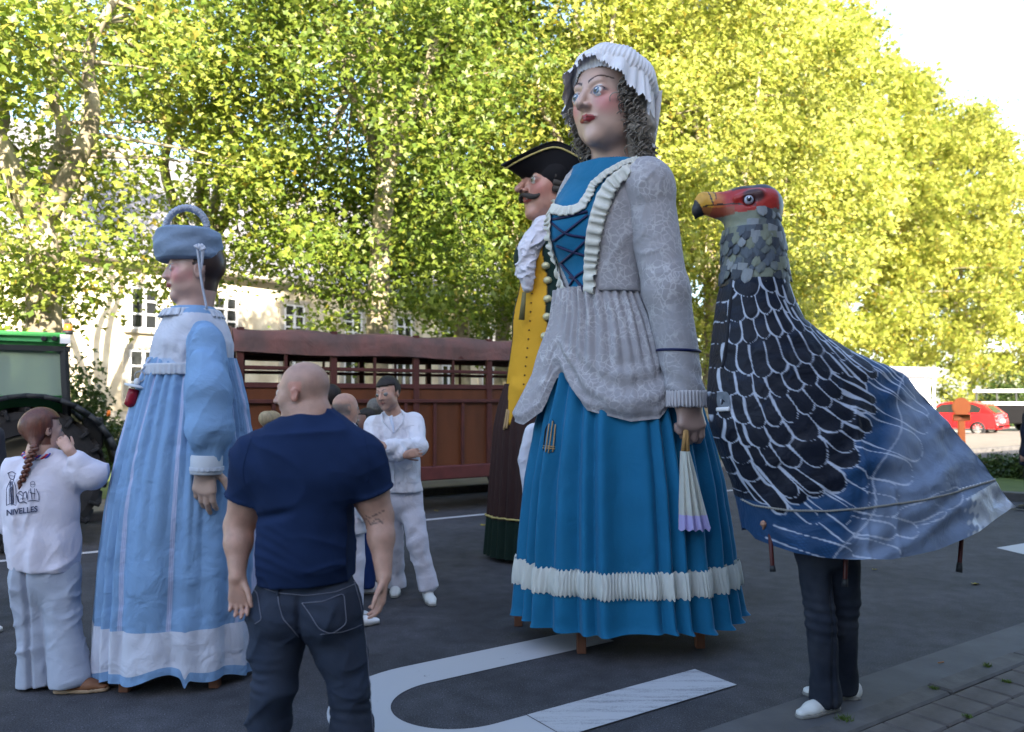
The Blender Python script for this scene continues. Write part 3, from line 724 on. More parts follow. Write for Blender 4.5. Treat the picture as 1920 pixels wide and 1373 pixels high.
# far vehicles: a little kit in a local frame
def frame2(p, ang): 
    a = np.array([math.cos(ang), math.sin(ang), 0]); return np.array([a, [-a[1], a[0], 0], [0, 0, 1.]])
def red_car():
    p = G(1790, 814); A = frame2(p, R(-48)); M = mat("car_red", (.55, .012, .015), .2, spec=.7)
    C = thing("parked_car", p, "red hatchback parked on the sunny square behind the orange sign", "car")
    L, Wd = 3.9, 1.68
    side = [(-1.85, .30), (-1.9, .62), (-1.72, .80), (-.95, .93), (1.45, .97), (1.85, .92), (1.93, .6), (1.9, .30)]
    top = [(-.95, .93), (-.35, 1.38), (.1, 1.46), (.9, 1.45), (1.4, 1.34), (1.85, .92)]
    def extr(P, w0, w1, zsplit=.93):
        V = []; 
        for sg in (-1, 1):
            for x, z in P:
                k = w0 if z <= zsplit + .02 else w1
                V.append(p + A[0] * x + A[1] * sg * k / 2 + [0, 0, z])
        n = len(P); Q = [[i, (i + 1) % n, n + (i + 1) % n, n + i] for i in range(n)]
        return V, Q, n
    for nm, P, w0, w1, mm in (("body", side, Wd, Wd, M), ("cabin", top, Wd - .05, Wd - .36, M)):
        V, Q, n = extr(P, w0, w1)
        V = np.array(V); me = bpy.data.meshes.new(nm); me.from_pydata([tuple(v - p) for v in V], [], [q[::-1] for q in Q] + [list(range(n)), list(range(2 * n - 1, n - 1, -1))]); me.update()
        o = bpy.data.objects.new(nm, me); COL.objects.link(o); o.parent = C; me.materials.append(mm); ORG[o.name] = p
    for sg in (-1, 1):
        wnd = [(-.78, .97), (-.3, 1.33), (.35, 1.40), (.35, .97)], [(.42, .97), (.42, 1.40), (.95, 1.38), (1.35, 1.2), (1.3, .99)]
        for w_ in wnd:
            V = [p + A[0] * x + A[1] * sg * ((Wd - .05) / 2 - (z - .93) * .33 + .012) + [0, 0, z] for x, z in w_]
            V = V + [v - A[1] * sg * .01 for v in V]; n = len(w_)
            mk("side_window", V, [np.array([list(range(n))])], M_PANE, C, False)
        MB().lathe(p + A[0] * 1.86 + A[1] * sg * .62 + [0, 0, .8], A[0], [(0, .07), (.12, .06), (.13, 0)], 12).build("tail_light", mat("tail_red", (.5, .02, .02), .2), C, True)
        for x in (-1.2, 1.22):
            cc = p + A[0] * x + A[1] * sg * .76 + [0, 0, .31]
            wq = MB().lathe(cc, A[1] * sg, [(.2, .1), (.29, .1), (.31, .06), (.31, -.1)], 20).build("wheel", M_RUB, C, True)
            rr = MB().lathe(cc, A[1] * sg, [(0, .09), (.05, .1), (.06, .08)], 16)
            for k in range(9):
                a = k * 2 * math.pi / 9; e = math.cos(a) * A[0] + math.sin(a) * np.array([0, 0, 1.]); rr.bar(cc + A[1] * sg * .09 + e * .04, cc + A[1] * sg * .085 + e * .2, .03, .02, up=A[1])
            rr.build("rim", mat("alloy", (.55, .55, .56), .3, metal=.7), wq)
    mk("rear_window", [p + A[0] * x + A[1] * y + [0, 0, z] for x, y, z in ((1.84, -.6, .97), (1.84, .6, .97), (1.44, .52, 1.31), (1.44, -.52, 1.31))], np.array([[0, 1, 2, 3]]), M_PANE, C, False)
    mk("windscreen", [p + A[0] * x + A[1] * y + [0, 0, z] for x, y, z in ((-.95, .62, .97), (-.95, -.62, .97), (-.40, -.55, 1.34), (-.40, .55, 1.34))], np.array([[0, 1, 2, 3]]), M_PANE, C, False)
    MB().box(p + A[0] * 1.94 + [0, 0, .62], (.02, .5, .12), A).build("number_plate", M_WHITE, C)
    MB().box(p + A[0] * 1.9 + [0, 0, .4], (.16, 1.6, .22), A, .04).build("bumper", M, C, True)
red_car()
def sign():
    p = W(1803, 800, 21); p[2] = 0
    S = thing("orange_sign", p, "flat orange cut-out sign, round head over a short bar, in front of the red car", "sign")
    M = mat("orange_board", (.75, .20, .06), .6)
    k = 21 / 1500; zc = W(1803, 763, 21)[2]
    MB().lathe([p[0], p[1], zc], (0, -1, 0), [(0, .02), (17 * k, .02), (17 * k, -.02), (0, -.02)], 32).build("board", M, S)
    zc2 = W(1803, 783, 21)[2]
    MB().box([p[0], p[1] - .005, zc2], (34 * k, .04, 14 * k), None, .1).build("cross_board", M, S, True)
    MB().box([p[0], p[1] + .01, zc2 / 2], (13 * k, .05, zc2), None, .01).build("post", M, S)
sign()
def white_unit():
    p = W(1690, 760, 33); p[2] = 0; A = frame2(p, R(24)); sc = 33 / 1500
    T = thing("market_trailer", p, "white sales trailer with a dark grey awning band, standing before the sunlit trees", "trailer")
    cr = W(1745, 690, 33); top = cr[2]
    c = np.array([cr[0], cr[1], 0]) - A[0] * 2.3 + A[1] * 1.1
    MB().box(c + [0, 0, 1.5], (4.6, 2.2, 2.2), A, .05).build("body", M_WHITE, T)
    MB().box(c - A[1] * 1.15 + [0, 0, top - .22], (4.64, .12, .44), A, .02).build("awning", mat("awning_grey", (.10, .10, .115), .7), T)
    MB().box(c + [0, 0, top - .02], (4.7, 2.4, .06), A, .01).build("roof", mat("pale_roof", (.6, .6, .62), .5), T)
    lg = MB()
    for k, r_ in enumerate((.05, .055, .07, .06, .09, .08, .13, .12)):
        lg.lathe(c + A[0] * (.95 + k * .15) - A[1] * 1.215 + [0, 0, top - .22 + (.02 if k % 2 else -.02)], -A[1], [(0, .01), (r_, .01), (r_, 0)], 16)
    lg.build("emblem", M_WHITE, T)
    MB().bar(c + A[0] * 2.34 - A[1] * 1.2 + [0, 0, 0], c + A[0] * 2.34 - A[1] * 1.2 + [0, 0, top], .07).build("post", M_WHITE, T)
    for x in (-1, 1):
        for y in (-1, 1): MB().lathe(c + A[0] * x * .8 + A[1] * y * .95 + [0, 0, .3], A[1] * y, [(0, .08), (.18, .1), (.3, .1), (.3, -.1)], 18).build("wheel", M_RUB, T, True)
white_unit()
def black_unit():
    Y = 38; l = W(1866, 745, Y); A = frame2(l, R(-4)); c = l + A[0] * 3.0 + A[1] * 1.0; c[2] = 0
    T = thing("horse_trailer", c, "low black trailer with two long white rails at the right edge, behind the red car", "trailer")
    zt_ = W(1866, 733, Y)[2]; zm_ = W(1866, 757, Y)[2]; zb_ = W(1866, 795, Y)[2]
    MB().box(c + [0, 0, (zm_ + zb_) / 2], (6, 1.9, zm_ - zb_), A, .05).build("body", mat("matt_black_panel", (.006, .006, .007), .9, spec=.1), T)
    for z_ in (zt_, zm_):
        for sg in (-1, 1): MB().box(c + A[1] * sg * .98 + [0, 0, z_], (6.1, .08, .14), A, .02).build("rail", M_WHITE, T)
    for x in (-2.9, -1, 1, 2.9):
        for sg in (-1, 1): MB().box(c + A[0] * x + A[1] * sg * .95 + [0, 0, (zm_ + zt_) / 2], (.07, .05, zt_ - zm_), A).build("post", M_BLK, T)
    for x in (-1, 0, 1):
        for y in (-1, 1): MB().lathe(c + A[0] * x * .8 + A[1] * y * .85 + [0, 0, .34], A[1] * y, [(0, .08), (.2, .1), (.34, .1), (.34, -.1)], 18).build("wheel", M_RUB, T, True)
black_unit()
# ---------------------------------------------------------------- implicit surfaces: continuous bodies, heads, hands and clothes
def smin(a, b, k):
    if k <= 0: return np.minimum(a, b)
    h = np.maximum(k - np.abs(a - b), 0) / k
    return np.minimum(a, b) - h * h * k * .25
class SDF:
    def __init__(s): s.ops = []; s.post = []; s.dispf = None
    def cone(s, a, b, ra, rb=None, k=.03, flatdir=None, flat=1.0, op='u', capped=False):
        s.ops.append(('c', np.asarray(a, float), np.asarray(b, float), ra, ra if rb is None else rb, k, None if flatdir is None else nrm(flatdir), flat, op, capped)); return s
    def ell(s, c, r, A=None, k=.03, op='u'):
        s.ops.append(('e', np.asarray(c, float), np.broadcast_to(np.asarray(r, float), (3,)), np.eye(3) if A is None else np.asarray(A, float), k, op)); return s
    def chain(s, P, r, k=.03, **kw):
        for i in range(len(P) - 1): s.cone(P[i], P[i + 1], r[i], r[i + 1], k, **kw)
        return s
    def cut(s, p, n):      # keep the side where (x-p).n < 0
        s.post.append((np.asarray(p, float), nrm(n))); return s
    def bbox(s):
        lo = np.full(3, 1e9); hi = -lo
        for o in s.ops:
            if o[0] == 'c':
                if o[8] != 'u': continue
                r = max(o[3], o[4]) * max(1, o[7])
                lo = np.minimum(lo, np.minimum(o[1], o[2]) - r); hi = np.maximum(hi, np.maximum(o[1], o[2]) + r)
            else:
                if o[5] != 'u': continue
                e = np.sqrt(((o[3] * o[2][:, None]) ** 2).sum(0)); lo = np.minimum(lo, o[1] - e); hi = np.maximum(hi, o[1] + e)
        return lo, hi
    def mesh(s, vox, pad=.03):
        lo, hi = s.bbox(); lo = lo - pad - 2 * vox; hi = hi + pad + 2 * vox
        n = np.ceil((hi - lo) / vox).astype(int) + 1
        D = np.full(n, 1.0, np.float32)
        ax = [(lo[i] + vox * np.arange(n[i])).astype(np.float32) for i in range(3)]
        for o in s.ops:
            if o[0] == 'c':
                _, a, b, ra, rb, k, fd, fl, op, capped = o; r = max(ra, rb) * max(1, fl) + k + 3 * vox
                l2 = np.minimum(a, b) - r; h2 = np.maximum(a, b) + r
            else:
                _, c, rr, A, k, op = o; e = np.sqrt(((A * rr[:, None]) ** 2).sum(0)) + k + 3 * vox; l2 = c - e; h2 = c + e
            i0 = np.clip(np.floor((l2 - lo) / vox).astype(int), 0, n); i1 = np.clip(np.ceil((h2 - lo) / vox).astype(int) + 1, 0, n)
            if (i1 <= i0).any(): continue
            sl = tuple(slice(i0[q], i1[q]) for q in range(3))
            X, Y, Z = ax[0][sl[0]][:, None, None], ax[1][sl[1]][None, :, None], ax[2][sl[2]][None, None, :]
            if o[0] == 'c':
                ab = b - a; L2 = float(ab @ ab) + 1e-12
                px, py, pz = X - a[0], Y - a[1], Z - a[2]
                if fd is not None:     # scale space along fd so that the section is flattened
                    w = px * fd[0] + py * fd[1] + pz * fd[2]; q = (1 / fl - 1)
                    px = px + fd[0] * w * q; py = py + fd[1] * w * q; pz = pz + fd[2] * w * q
                    ww = float(ab @ fd); ab = ab + fd * ww * q; L2 = float(ab @ ab) + 1e-12
                t = (px * ab[0] + py * ab[1] + pz * ab[2]) / L2
                tc = np.clip(t, 0, 1)
                dd = np.sqrt((px - ab[0] * tc) ** 2 + (py - ab[1] * tc) ** 2 + (pz - ab[2] * tc) ** 2) - (ra + (rb - ra) * tc)
                if fd is not None and fl < 1: dd = dd * fl
                if capped:
                    L = math.sqrt(L2); dd = np.maximum(dd, np.maximum(-t * L, (t - 1) * L))
            else:
                px, py, pz = X - c[0], Y - c[1], Z - c[2]
                u = [(px * A[i][0] + py * A[i][1] + pz * A[i][2]) / rr[i] for i in range(3)]
                k0 = np.sqrt(u[0] ** 2 + u[1] ** 2 + u[2] ** 2); k1 = np.sqrt((u[0] / rr[0]) ** 2 + (u[1] / rr[1]) ** 2 + (u[2] / rr[2]) ** 2)
                dd = k0 * (k0 - 1) / (k1 + 1e-6)
            if op == 'u': D[sl] = smin(D[sl], dd, k)
            else: D[sl] = -smin(-D[sl], dd, k)
        if s.dispf is not None:
            m = np.abs(D) < .09
            I = np.argwhere(m); P = lo + I * vox
            D[m] += s.dispf(P).astype(np.float32)
        for p, nn in s.post:
            pl = (ax[0] - p[0])[:, None, None] * nn[0] + (ax[1] - p[1])[None, :, None] * nn[1] + (ax[2] - p[2])[None, None, :] * nn[2]
            D = np.maximum(D, pl.astype(np.float32))
        return surfnet(D, lo, vox)
def surfnet(D, lo, vox):
    S = D < 0
    c = np.zeros(tuple(np.array(D.shape) - 1), np.int8)
    for i in (0, 1):
        for j in (0, 1):
            for k in (0, 1): c += S[i:S.shape[0] - 1 + i, j:S.shape[1] - 1 + j, k:S.shape[2] - 1 + k]
    act = (c > 0) & (c < 8); I = np.argwhere(act); N = len(I)
    vid = np.full(act.shape, -1, np.int32); vid[act] = np.arange(N)
    acc = np.zeros((N, 3)); cnt = np.zeros(N)
    cor = {}
    for i in (0, 1):
        for j in (0, 1):
            for k in (0, 1): cor[i, j, k] = D[I[:, 0] + i, I[:, 1] + j, I[:, 2] + k].astype(np.float64)
    for a in cor:
        for q in range(3):
            if a[q] == 0:
                b = list(a); b[q] = 1; b = tuple(b)
                da, db = cor[a], cor[b]; m = (da < 0) != (db < 0)
                t = np.where(m, da / np.where(m, da - db, 1), 0)
                P = np.array(a, float)[None] + np.zeros((N, 3)); P[:, q] += t
                acc[m] += P[m]; cnt[m] += 1
    V = lo + (I + acc / cnt[:, None]) * vox
    F = []
    for q in range(3):
        a, b = (q + 1) % 3, (q + 2) % 3
        s0 = [slice(1, -1)] * 3; s1 = [slice(1, -1)] * 3
        s0[q] = slice(0, -1); s1[q] = slice(1, None)
        S0, S1 = S[tuple(s0)], S[tuple(s1)]
        E = np.argwhere(S0 != S1); ins = S0[tuple(E.T)]
        off = np.ones(3, int); off[q] = 0; E = E + off
        def cell(da, db):
            C = E.copy(); C[:, a] += da; C[:, b] += db; return vid[C[:, 0], C[:, 1], C[:, 2]]
        Qd = np.stack([cell(-1, -1), cell(0, -1), cell(0, 0), cell(-1, 0)], 1)
        Qd[~ins] = Qd[~ins][:, ::-1]
        Qd = Qd[(Qd >= 0).all(1)]
        F.append(Qd)
    return V, np.concatenate(F)
def sdf_obj(name, S, vox, m, parent, color=None, label=None):
    V, Fq = S.mesh(vox)
    cols = None if color is None else color(V)
    o = mk(name, V, Fq, m, parent, True, cols)
    if label: o['label'] = label
    return o
def wob(P, f, seed=0, a=(1, 1, 1)):
    """cheap smooth noise in -1..1"""
    r_ = np.random.default_rng(seed + 100); q = P * np.asarray(a) * f; o = np.zeros(len(P))
    for k in range(4):
        v = r_.normal(0, 1, 3); v /= np.linalg.norm(v); v2 = r_.normal(0, 1, 3); v2 /= np.linalg.norm(v2)
        o += np.sin(q @ v * (1 + .45 * k) + 1.9 * np.sin(q @ v2 * .7 + k) + k * 1.7) / (1 + .3 * k)
    return o / 2.6
def crease(P, f, seed=0, a=(1, 1, 1), p=4):
    """sharp cloth folds, 0..1"""
    return (1 - np.clip(np.abs(wob(P, f, seed, a)) * 1.3, 0, 1)) ** p * ss(wob(P, f * .6, seed + 50), -.4, .5)
def ss(x, a, b):
    t = np.clip((x - a) / (b - a), 0, 1); return t * t * (3 - 2 * t)
def mixc(c, d_, w): return c * (1 - w[:, None]) + np.asarray(d_)[None] * w[:, None]

class Head:
    """h = crown-to-chin height; local axes: x to the subject's left, y forward, z up"""
    def __init__(s, c, h, face, up=(0, 0, 1), roll=0.0):
        s.c = np.asarray(c, float); s.h = h; f = nrm(face); l = nrm(np.cross(np.asarray(up, float), f)); u = np.cross(f, l)
        if roll: l, u = l * math.cos(roll) + u * math.sin(roll), u * math.cos(roll) - l * math.sin(roll)
        s.A = np.array([l, f, u])
    def p(s, x, y, z): return s.c + (x * s.A[0] + y * s.A[1] + z * s.A[2]) * s.h
    def loc(s, P): return (P - s.c) @ s.A.T / s.h
    def prims(s, S, jaw=1.0, nose=1.0, neck=.19, neck_to=None, cheek=1.0, ears=True, lips=True, eyes=True, wide=1.0, deep=1.0, op_=.030):
        h = s.h; e = lambda c, r, k=.06, op='u': S.ell(s.p(*c), np.array(r) * h, s.A, k * h, op)
        e((0, -.06, .13), (.325 * wide, .41 * deep, .37), .02)
        e((0, .10, -.12), (.265 * wide, .26, .37), .10)
        for sx in (-1, 1):
            e((sx * .16 * wide, .05, -.27), (.105 * jaw, .17, .13), .10)
            e((sx * .165 * wide, .20, -.10), (.10 * cheek, .11, .12), .08)
        e((0, .25, -.41), (.10 * jaw, .09, .085), .08)
        S.cone(s.p(-.13, .31, .10), s.p(.13, .31, .10), .05 * h, None, .05 * h)
        if eyes:
            for sx in (-1, 1): e((sx * .135, .40, .005), (.085, .09, .055), .05, 's')
        S.cone(s.p(0, .345, .06), s.p(0, .345 + .115 * nose, -.125), .026 * h, .044 * h, .035 * h)
        S.cone(s.p(0, .34, -.06), s.p(0, .36, -.15), .05 * h, .045 * h, .04 * h)
        for sx in (-1, 1): e((sx * .048, .365 + .03 * nose, -.135), (.032, .045, .03), .02)
        for sx in (-1, 1): e((sx * .024, .385 + .05 * nose, -.165), (.014, .022, .014), .01, 's')
        if eyes:
            for sx in (-1, 1):
                e((sx * .135, .285, .0), (.086, .085, .072), .02)
                e((sx * .135, .385, -.002), (.066, .055, op_), .012, 's')
        if lips:
            for sx in (-1, 1):
                S.cone(s.p(sx * .10, .320, -.240), s.p(sx * .018, .372, -.226), .010 * h, .020 * h, .02 * h)
                S.cone(s.p(sx * .095, .318, -.246), s.p(0, .366, -.264), .010 * h, .022 * h, .02 * h)
            S.cone(s.p(-.078, .365, -.243), s.p(0, .412, -.242), .004 * h, .006 * h, .010 * h, op='s'); S.cone(s.p(.078, .365, -.243), s.p(0, .412, -.242), .004 * h, .006 * h, .010 * h, op='s')
        if ears:
            for sx in (-1, 1):
                e((sx * .335 * wide, -.03, -.035), (.030, .075, .115), .02)
                e((sx * .362 * wide, -.02, -.03), (.018, .045, .075), .012, 's')
                S.chain([s.p(sx * .345 * wide, .02, .04), s.p(sx * .362 * wide, -.06, .07), s.p(sx * .362 * wide, -.09, -.02), s.p(sx * .34 * wide, -.03, -.13)], [.012 * h] * 4, .01 * h)
        nk = s.p(0, -.14, -.72) if neck_to is None else np.asarray(neck_to, float)
        S.cone(s.p(0, -.10, -.2), nk, neck * h, neck * h * 1.08, .08 * h)
        return S
    def eyes(s, parent, iris=(.12, .22, .35), look=None, vox=None, white=(.62, .60, .58)):
        h = s.h
        for sx in (-1, 1):
            c = s.p(sx * .135, .288, .0); r = .079 * h; lk = s.A[1] if look is None else nrm(np.asarray(look, float)); lw = lk
            mb = MB(); mb.sphere(c, r, 22); V = np.concatenate(mb.v); dd = (V - c) / r @ lw
            co = np.tile(np.array(white), (len(V), 1)); co = mixc(co, iris, ss(dd, .855, .87)); co = mixc(co, np.array(iris) * .35, ((dd > .86) & (dd < .885)).astype(float)); co = mixc(co, (.01, .01, .012), ss(dd, .955, .963))
            hl = nrm(lw + s.A[2] * .22 + s.A[0] * .1); co = mixc(co, (.8, .8, .8), ss((V - c) / r @ hl, .9935, .9945))  # pale glint painted into the eye colour
            mk("eye", V, mb.q[0], M_EYE, parent, True, co)
    def color(s, P, base, lips=None, blush=None, brow=None, lid=None, hair=None, hairf=None, stubble=None):
        L = s.loc(P); x, y, z = np.abs(L[:, 0]), L[:, 1], L[:, 2]
        c = np.tile(np.asarray(base, float), (len(P), 1))
        c *= (1 + .05 * wob(P, 12 / s.h))[:, None]
        if stubble is not None: c = mixc(c, stubble, .5 * ss(-z, .08, .2) * ss(y, .0, .15) * (z > -.52))
        if blush is not None:
            q = np.sqrt(((x - .19) / .12) ** 2 + ((z + .11) / .13) ** 2); c = mixc(c, blush, .85 * (1 - ss(q, .2, 1.3)) * (y > .05))
        if lips is not None:
            zc = -.243 - .0 * x; up = .030 * (1 - (x / .105) ** 2) - .008 * np.exp(-(x / .018) ** 2); dn = .040 * np.sqrt(np.clip(1 - (x / .105) ** 2, 0, 1))
            m = ((z - zc) < up) & ((zc - z) < dn) & (x < .105) & (y > .26); c = mixc(c, lips, m * 1.0)
            m2 = (np.abs(z - zc) < .006) & (x < .10) & (y > .28); c = mixc(c, np.array(lips) * .25, m2 * .8)
        if brow is not None:
            zc = .105 + .045 * np.sin(np.clip((x - .045) / .19, 0, 1) * math.pi * .85); th = .018 * (1 - .6 * (x - .04) / .2)
            c = mixc(c, brow, (1 - ss(np.abs(z - zc), th * .6, th)) * ((x > .04) & (x < .245) & (y > .1)))
        if lid is not None:
            q = np.sqrt(((x - .135) / .072) ** 2 + ((z + .002) / .036) ** 2); c = mixc(c, lid, .85 * (ss(q, .75, .95) * (1 - ss(q, 1.1, 1.35))) * (z > -.012) * (y > .2) * (x < .24))
            c = mixc(c, lid, .45 * (ss(q, .8, .95) * (1 - ss(q, 1.0, 1.15))) * (z <= -.012) * (y > .2))
        if hairf is not None: c = mixc(c, hair, hairf(L))
        return c
M_EYE = mat("glossy_eye", attr=True, rough=.12, spec=.6)
M_SKIN = mat("skin", attr=True, rough=.48, sss=.12, bump=.35, bscale=150, spec=.45, var=.14, vscale=28)
M_PUP = mat("painted_papier", attr=True, rough=.38, bump=.12, bscale=30, var=.03, vscale=8, spec=.5)

def hand(S, w, d_, pn, ts, L, curl=.35, r=1.0, curls=None, thumb=.5, spread=.06, k=None, thumb_dir=None):
    """w wrist, d fingers direction, pn palm normal (palmar side), ts: thumb on the +across or -across side"""
    d_ = nrm(d_); pn = nrm(np.asarray(pn, float) - d_ * (np.asarray(pn, float) @ d_)); a = nrm(np.cross(d_, pn)) * ts
    k = k or .05 * L
    w = np.asarray(w, float)
    offs = [.165, .055, -.055, -.155]; ln = [.40, .44, .41, .32]; kl = [.50, .53, .51, .46]
    curls = curls or [curl, curl * 1.08, curl * 1.15, curl * 1.25]
    for i in range(4):
        kn = w + d_ * kl[i] * L + a * offs[i] * L * 1.02
        S.cone(w + a * offs[i] * L * .55, kn, .085 * L, .066 * L * r, k * 1.6)
        p = kn; ang = curls[i] * .6; seg = [.46, .31, .23]; rr = [.052, .047, .042, .036]
        sp = a * offs[i] * spread * 6
        for j in range(3):
            dr = nrm(d_ * math.cos(ang) + pn * math.sin(ang) + sp * math.cos(ang)); q = p + dr * seg[j] * ln[i] * L
            S.cone(p, q, rr[j] * L * r, rr[j + 1] * L * r, .012 * L); p = q; ang += curls[i] * (1.2 if j == 0 else .8)
    b = w + d_ * .10 * L + a * .13 * L + pn * .04 * L
    td = nrm(d_ * .8 + a * thumb + pn * .45) if thumb_dir is None else nrm(thumb_dir)
    m1 = b + td * .27 * L; m2 = m1 + nrm(td * .8 + d_ * .5) * .19 * L; m3 = m2 + nrm(td * .5 + d_ * .8) * .15 * L
    S.cone(b, m1, .075 * L, .058 * L * r, k); S.cone(m1, m2, .056 * L * r, .050 * L * r, .015 * L); S.cone(m2, m3, .050 * L * r, .038 * L * r, .015 * L)
    return S

def shoe(name, ank, d_, L, m, parent, z0=0.0, sole=None, vox=.008):
    d_ = nrm([d_[0], d_[1], 0]); s_ = np.array([-d_[1], d_[0], 0]); a = np.array([ank[0], ank[1], z0])
    S = SDF(); heel = a - d_ * L * .20; toe = a + d_ * L * .66; up = np.array([0, 0, 1.])
    S.ell(heel + up * .052, (.046, .034, .050), np.array([d_, s_, up]), .02)
    S.cone(heel + up * .034, a + d_ * L * .40 + up * .034, .035, .040, .02, flatdir=up, flat=.8)
    S.cone(a + d_ * L * .40 + up * .032, toe + up * .026, .040, .030, .02, flatdir=up, flat=.72)
    S.cone(a + up * .055, a + d_ * L * .36 + up * .040, .036, .028, .025); S.cone(a + up * .05, a + up * .10, .036, .034, .02)
    S.cut([0, 0, z0 + .018], [0, 0, -1])
    o = sdf_obj(name, S, vox, m, parent)
    so_ = SDF(); so_.cone(heel + up * .010, a + d_ * L * .40 + up * .010, .040, .045, 0); so_.cone(a + d_ * L * .40 + up * .010, toe + up * .010, .045, .034, .01)
    so_.cut([0, 0, z0 + .002], [0, 0, -1]); so_.cut([0, 0, z0 + .024], [0, 0, 1])
    sdf_obj("sole", so_, vox, sole or mat("shoe_sole_grey", (.20, .20, .19), .8), o)
    lc = MB()
    for k in range(4):
        p = a + d_ * L * (.14 + .085 * k) + up * (.079 - .0065 * k); lc.tube([p - s_ * .020 - up * .007, p + up * .002, p + s_ * .020 - up * .007], .003, 5)
    lc.build("laces", mat("lace_grey", (.16, .16, .17), .8) if sole is None else m, o, True)
    return o
def mesh_np(o):
    me = o.data; V = np.zeros(len(me.vertices) * 3, np.float32); me.vertices.foreach_get("co", V)
    L = np.zeros(len(me.loops), np.int32); me.loops.foreach_get("vertex_index", L)
    return V.reshape(-1, 3) + ORG[o.name], L.reshape(len(me.polygons), -1)
def resample(pts, n):
    P = np.asarray(pts, float); s_ = np.r_[0, np.cumsum(np.linalg.norm(np.diff(P, axis=0), axis=1))]
    q = np.linspace(0, s_[-1], n); out = np.stack([np.interp(q, s_, P[:, i]) for i in range(P.shape[1])], 1)
    w = 0
    for _ in range(2 if n > 8 else 0): out[1:-1] = (out[:-2] + 2 * out[1:-1] + out[2:]) / 4
    return out
def caster(bv):
    def pr(pts, off=.003, n=None):
        out = []
        for (px, py) in resample(pts, n or len(pts) * 6):
            dr = Vector(tuple(W(px, py, 1.0) - np.array([0, 0, CAMH]))).normalized(); h_ = bv.ray_cast(Vector((0, 0, CAMH)), dr)
            if h_[0] is not None: out.append(np.array(h_[0]) - np.array(dr) * off)
        return np.array(out)
    return pr
def bvh(o):
    V, Fq = mesh_np(o); return BVHTree.FromPolygons([tuple(v) for v in V], [tuple(int(i) for i in f) for f in Fq])
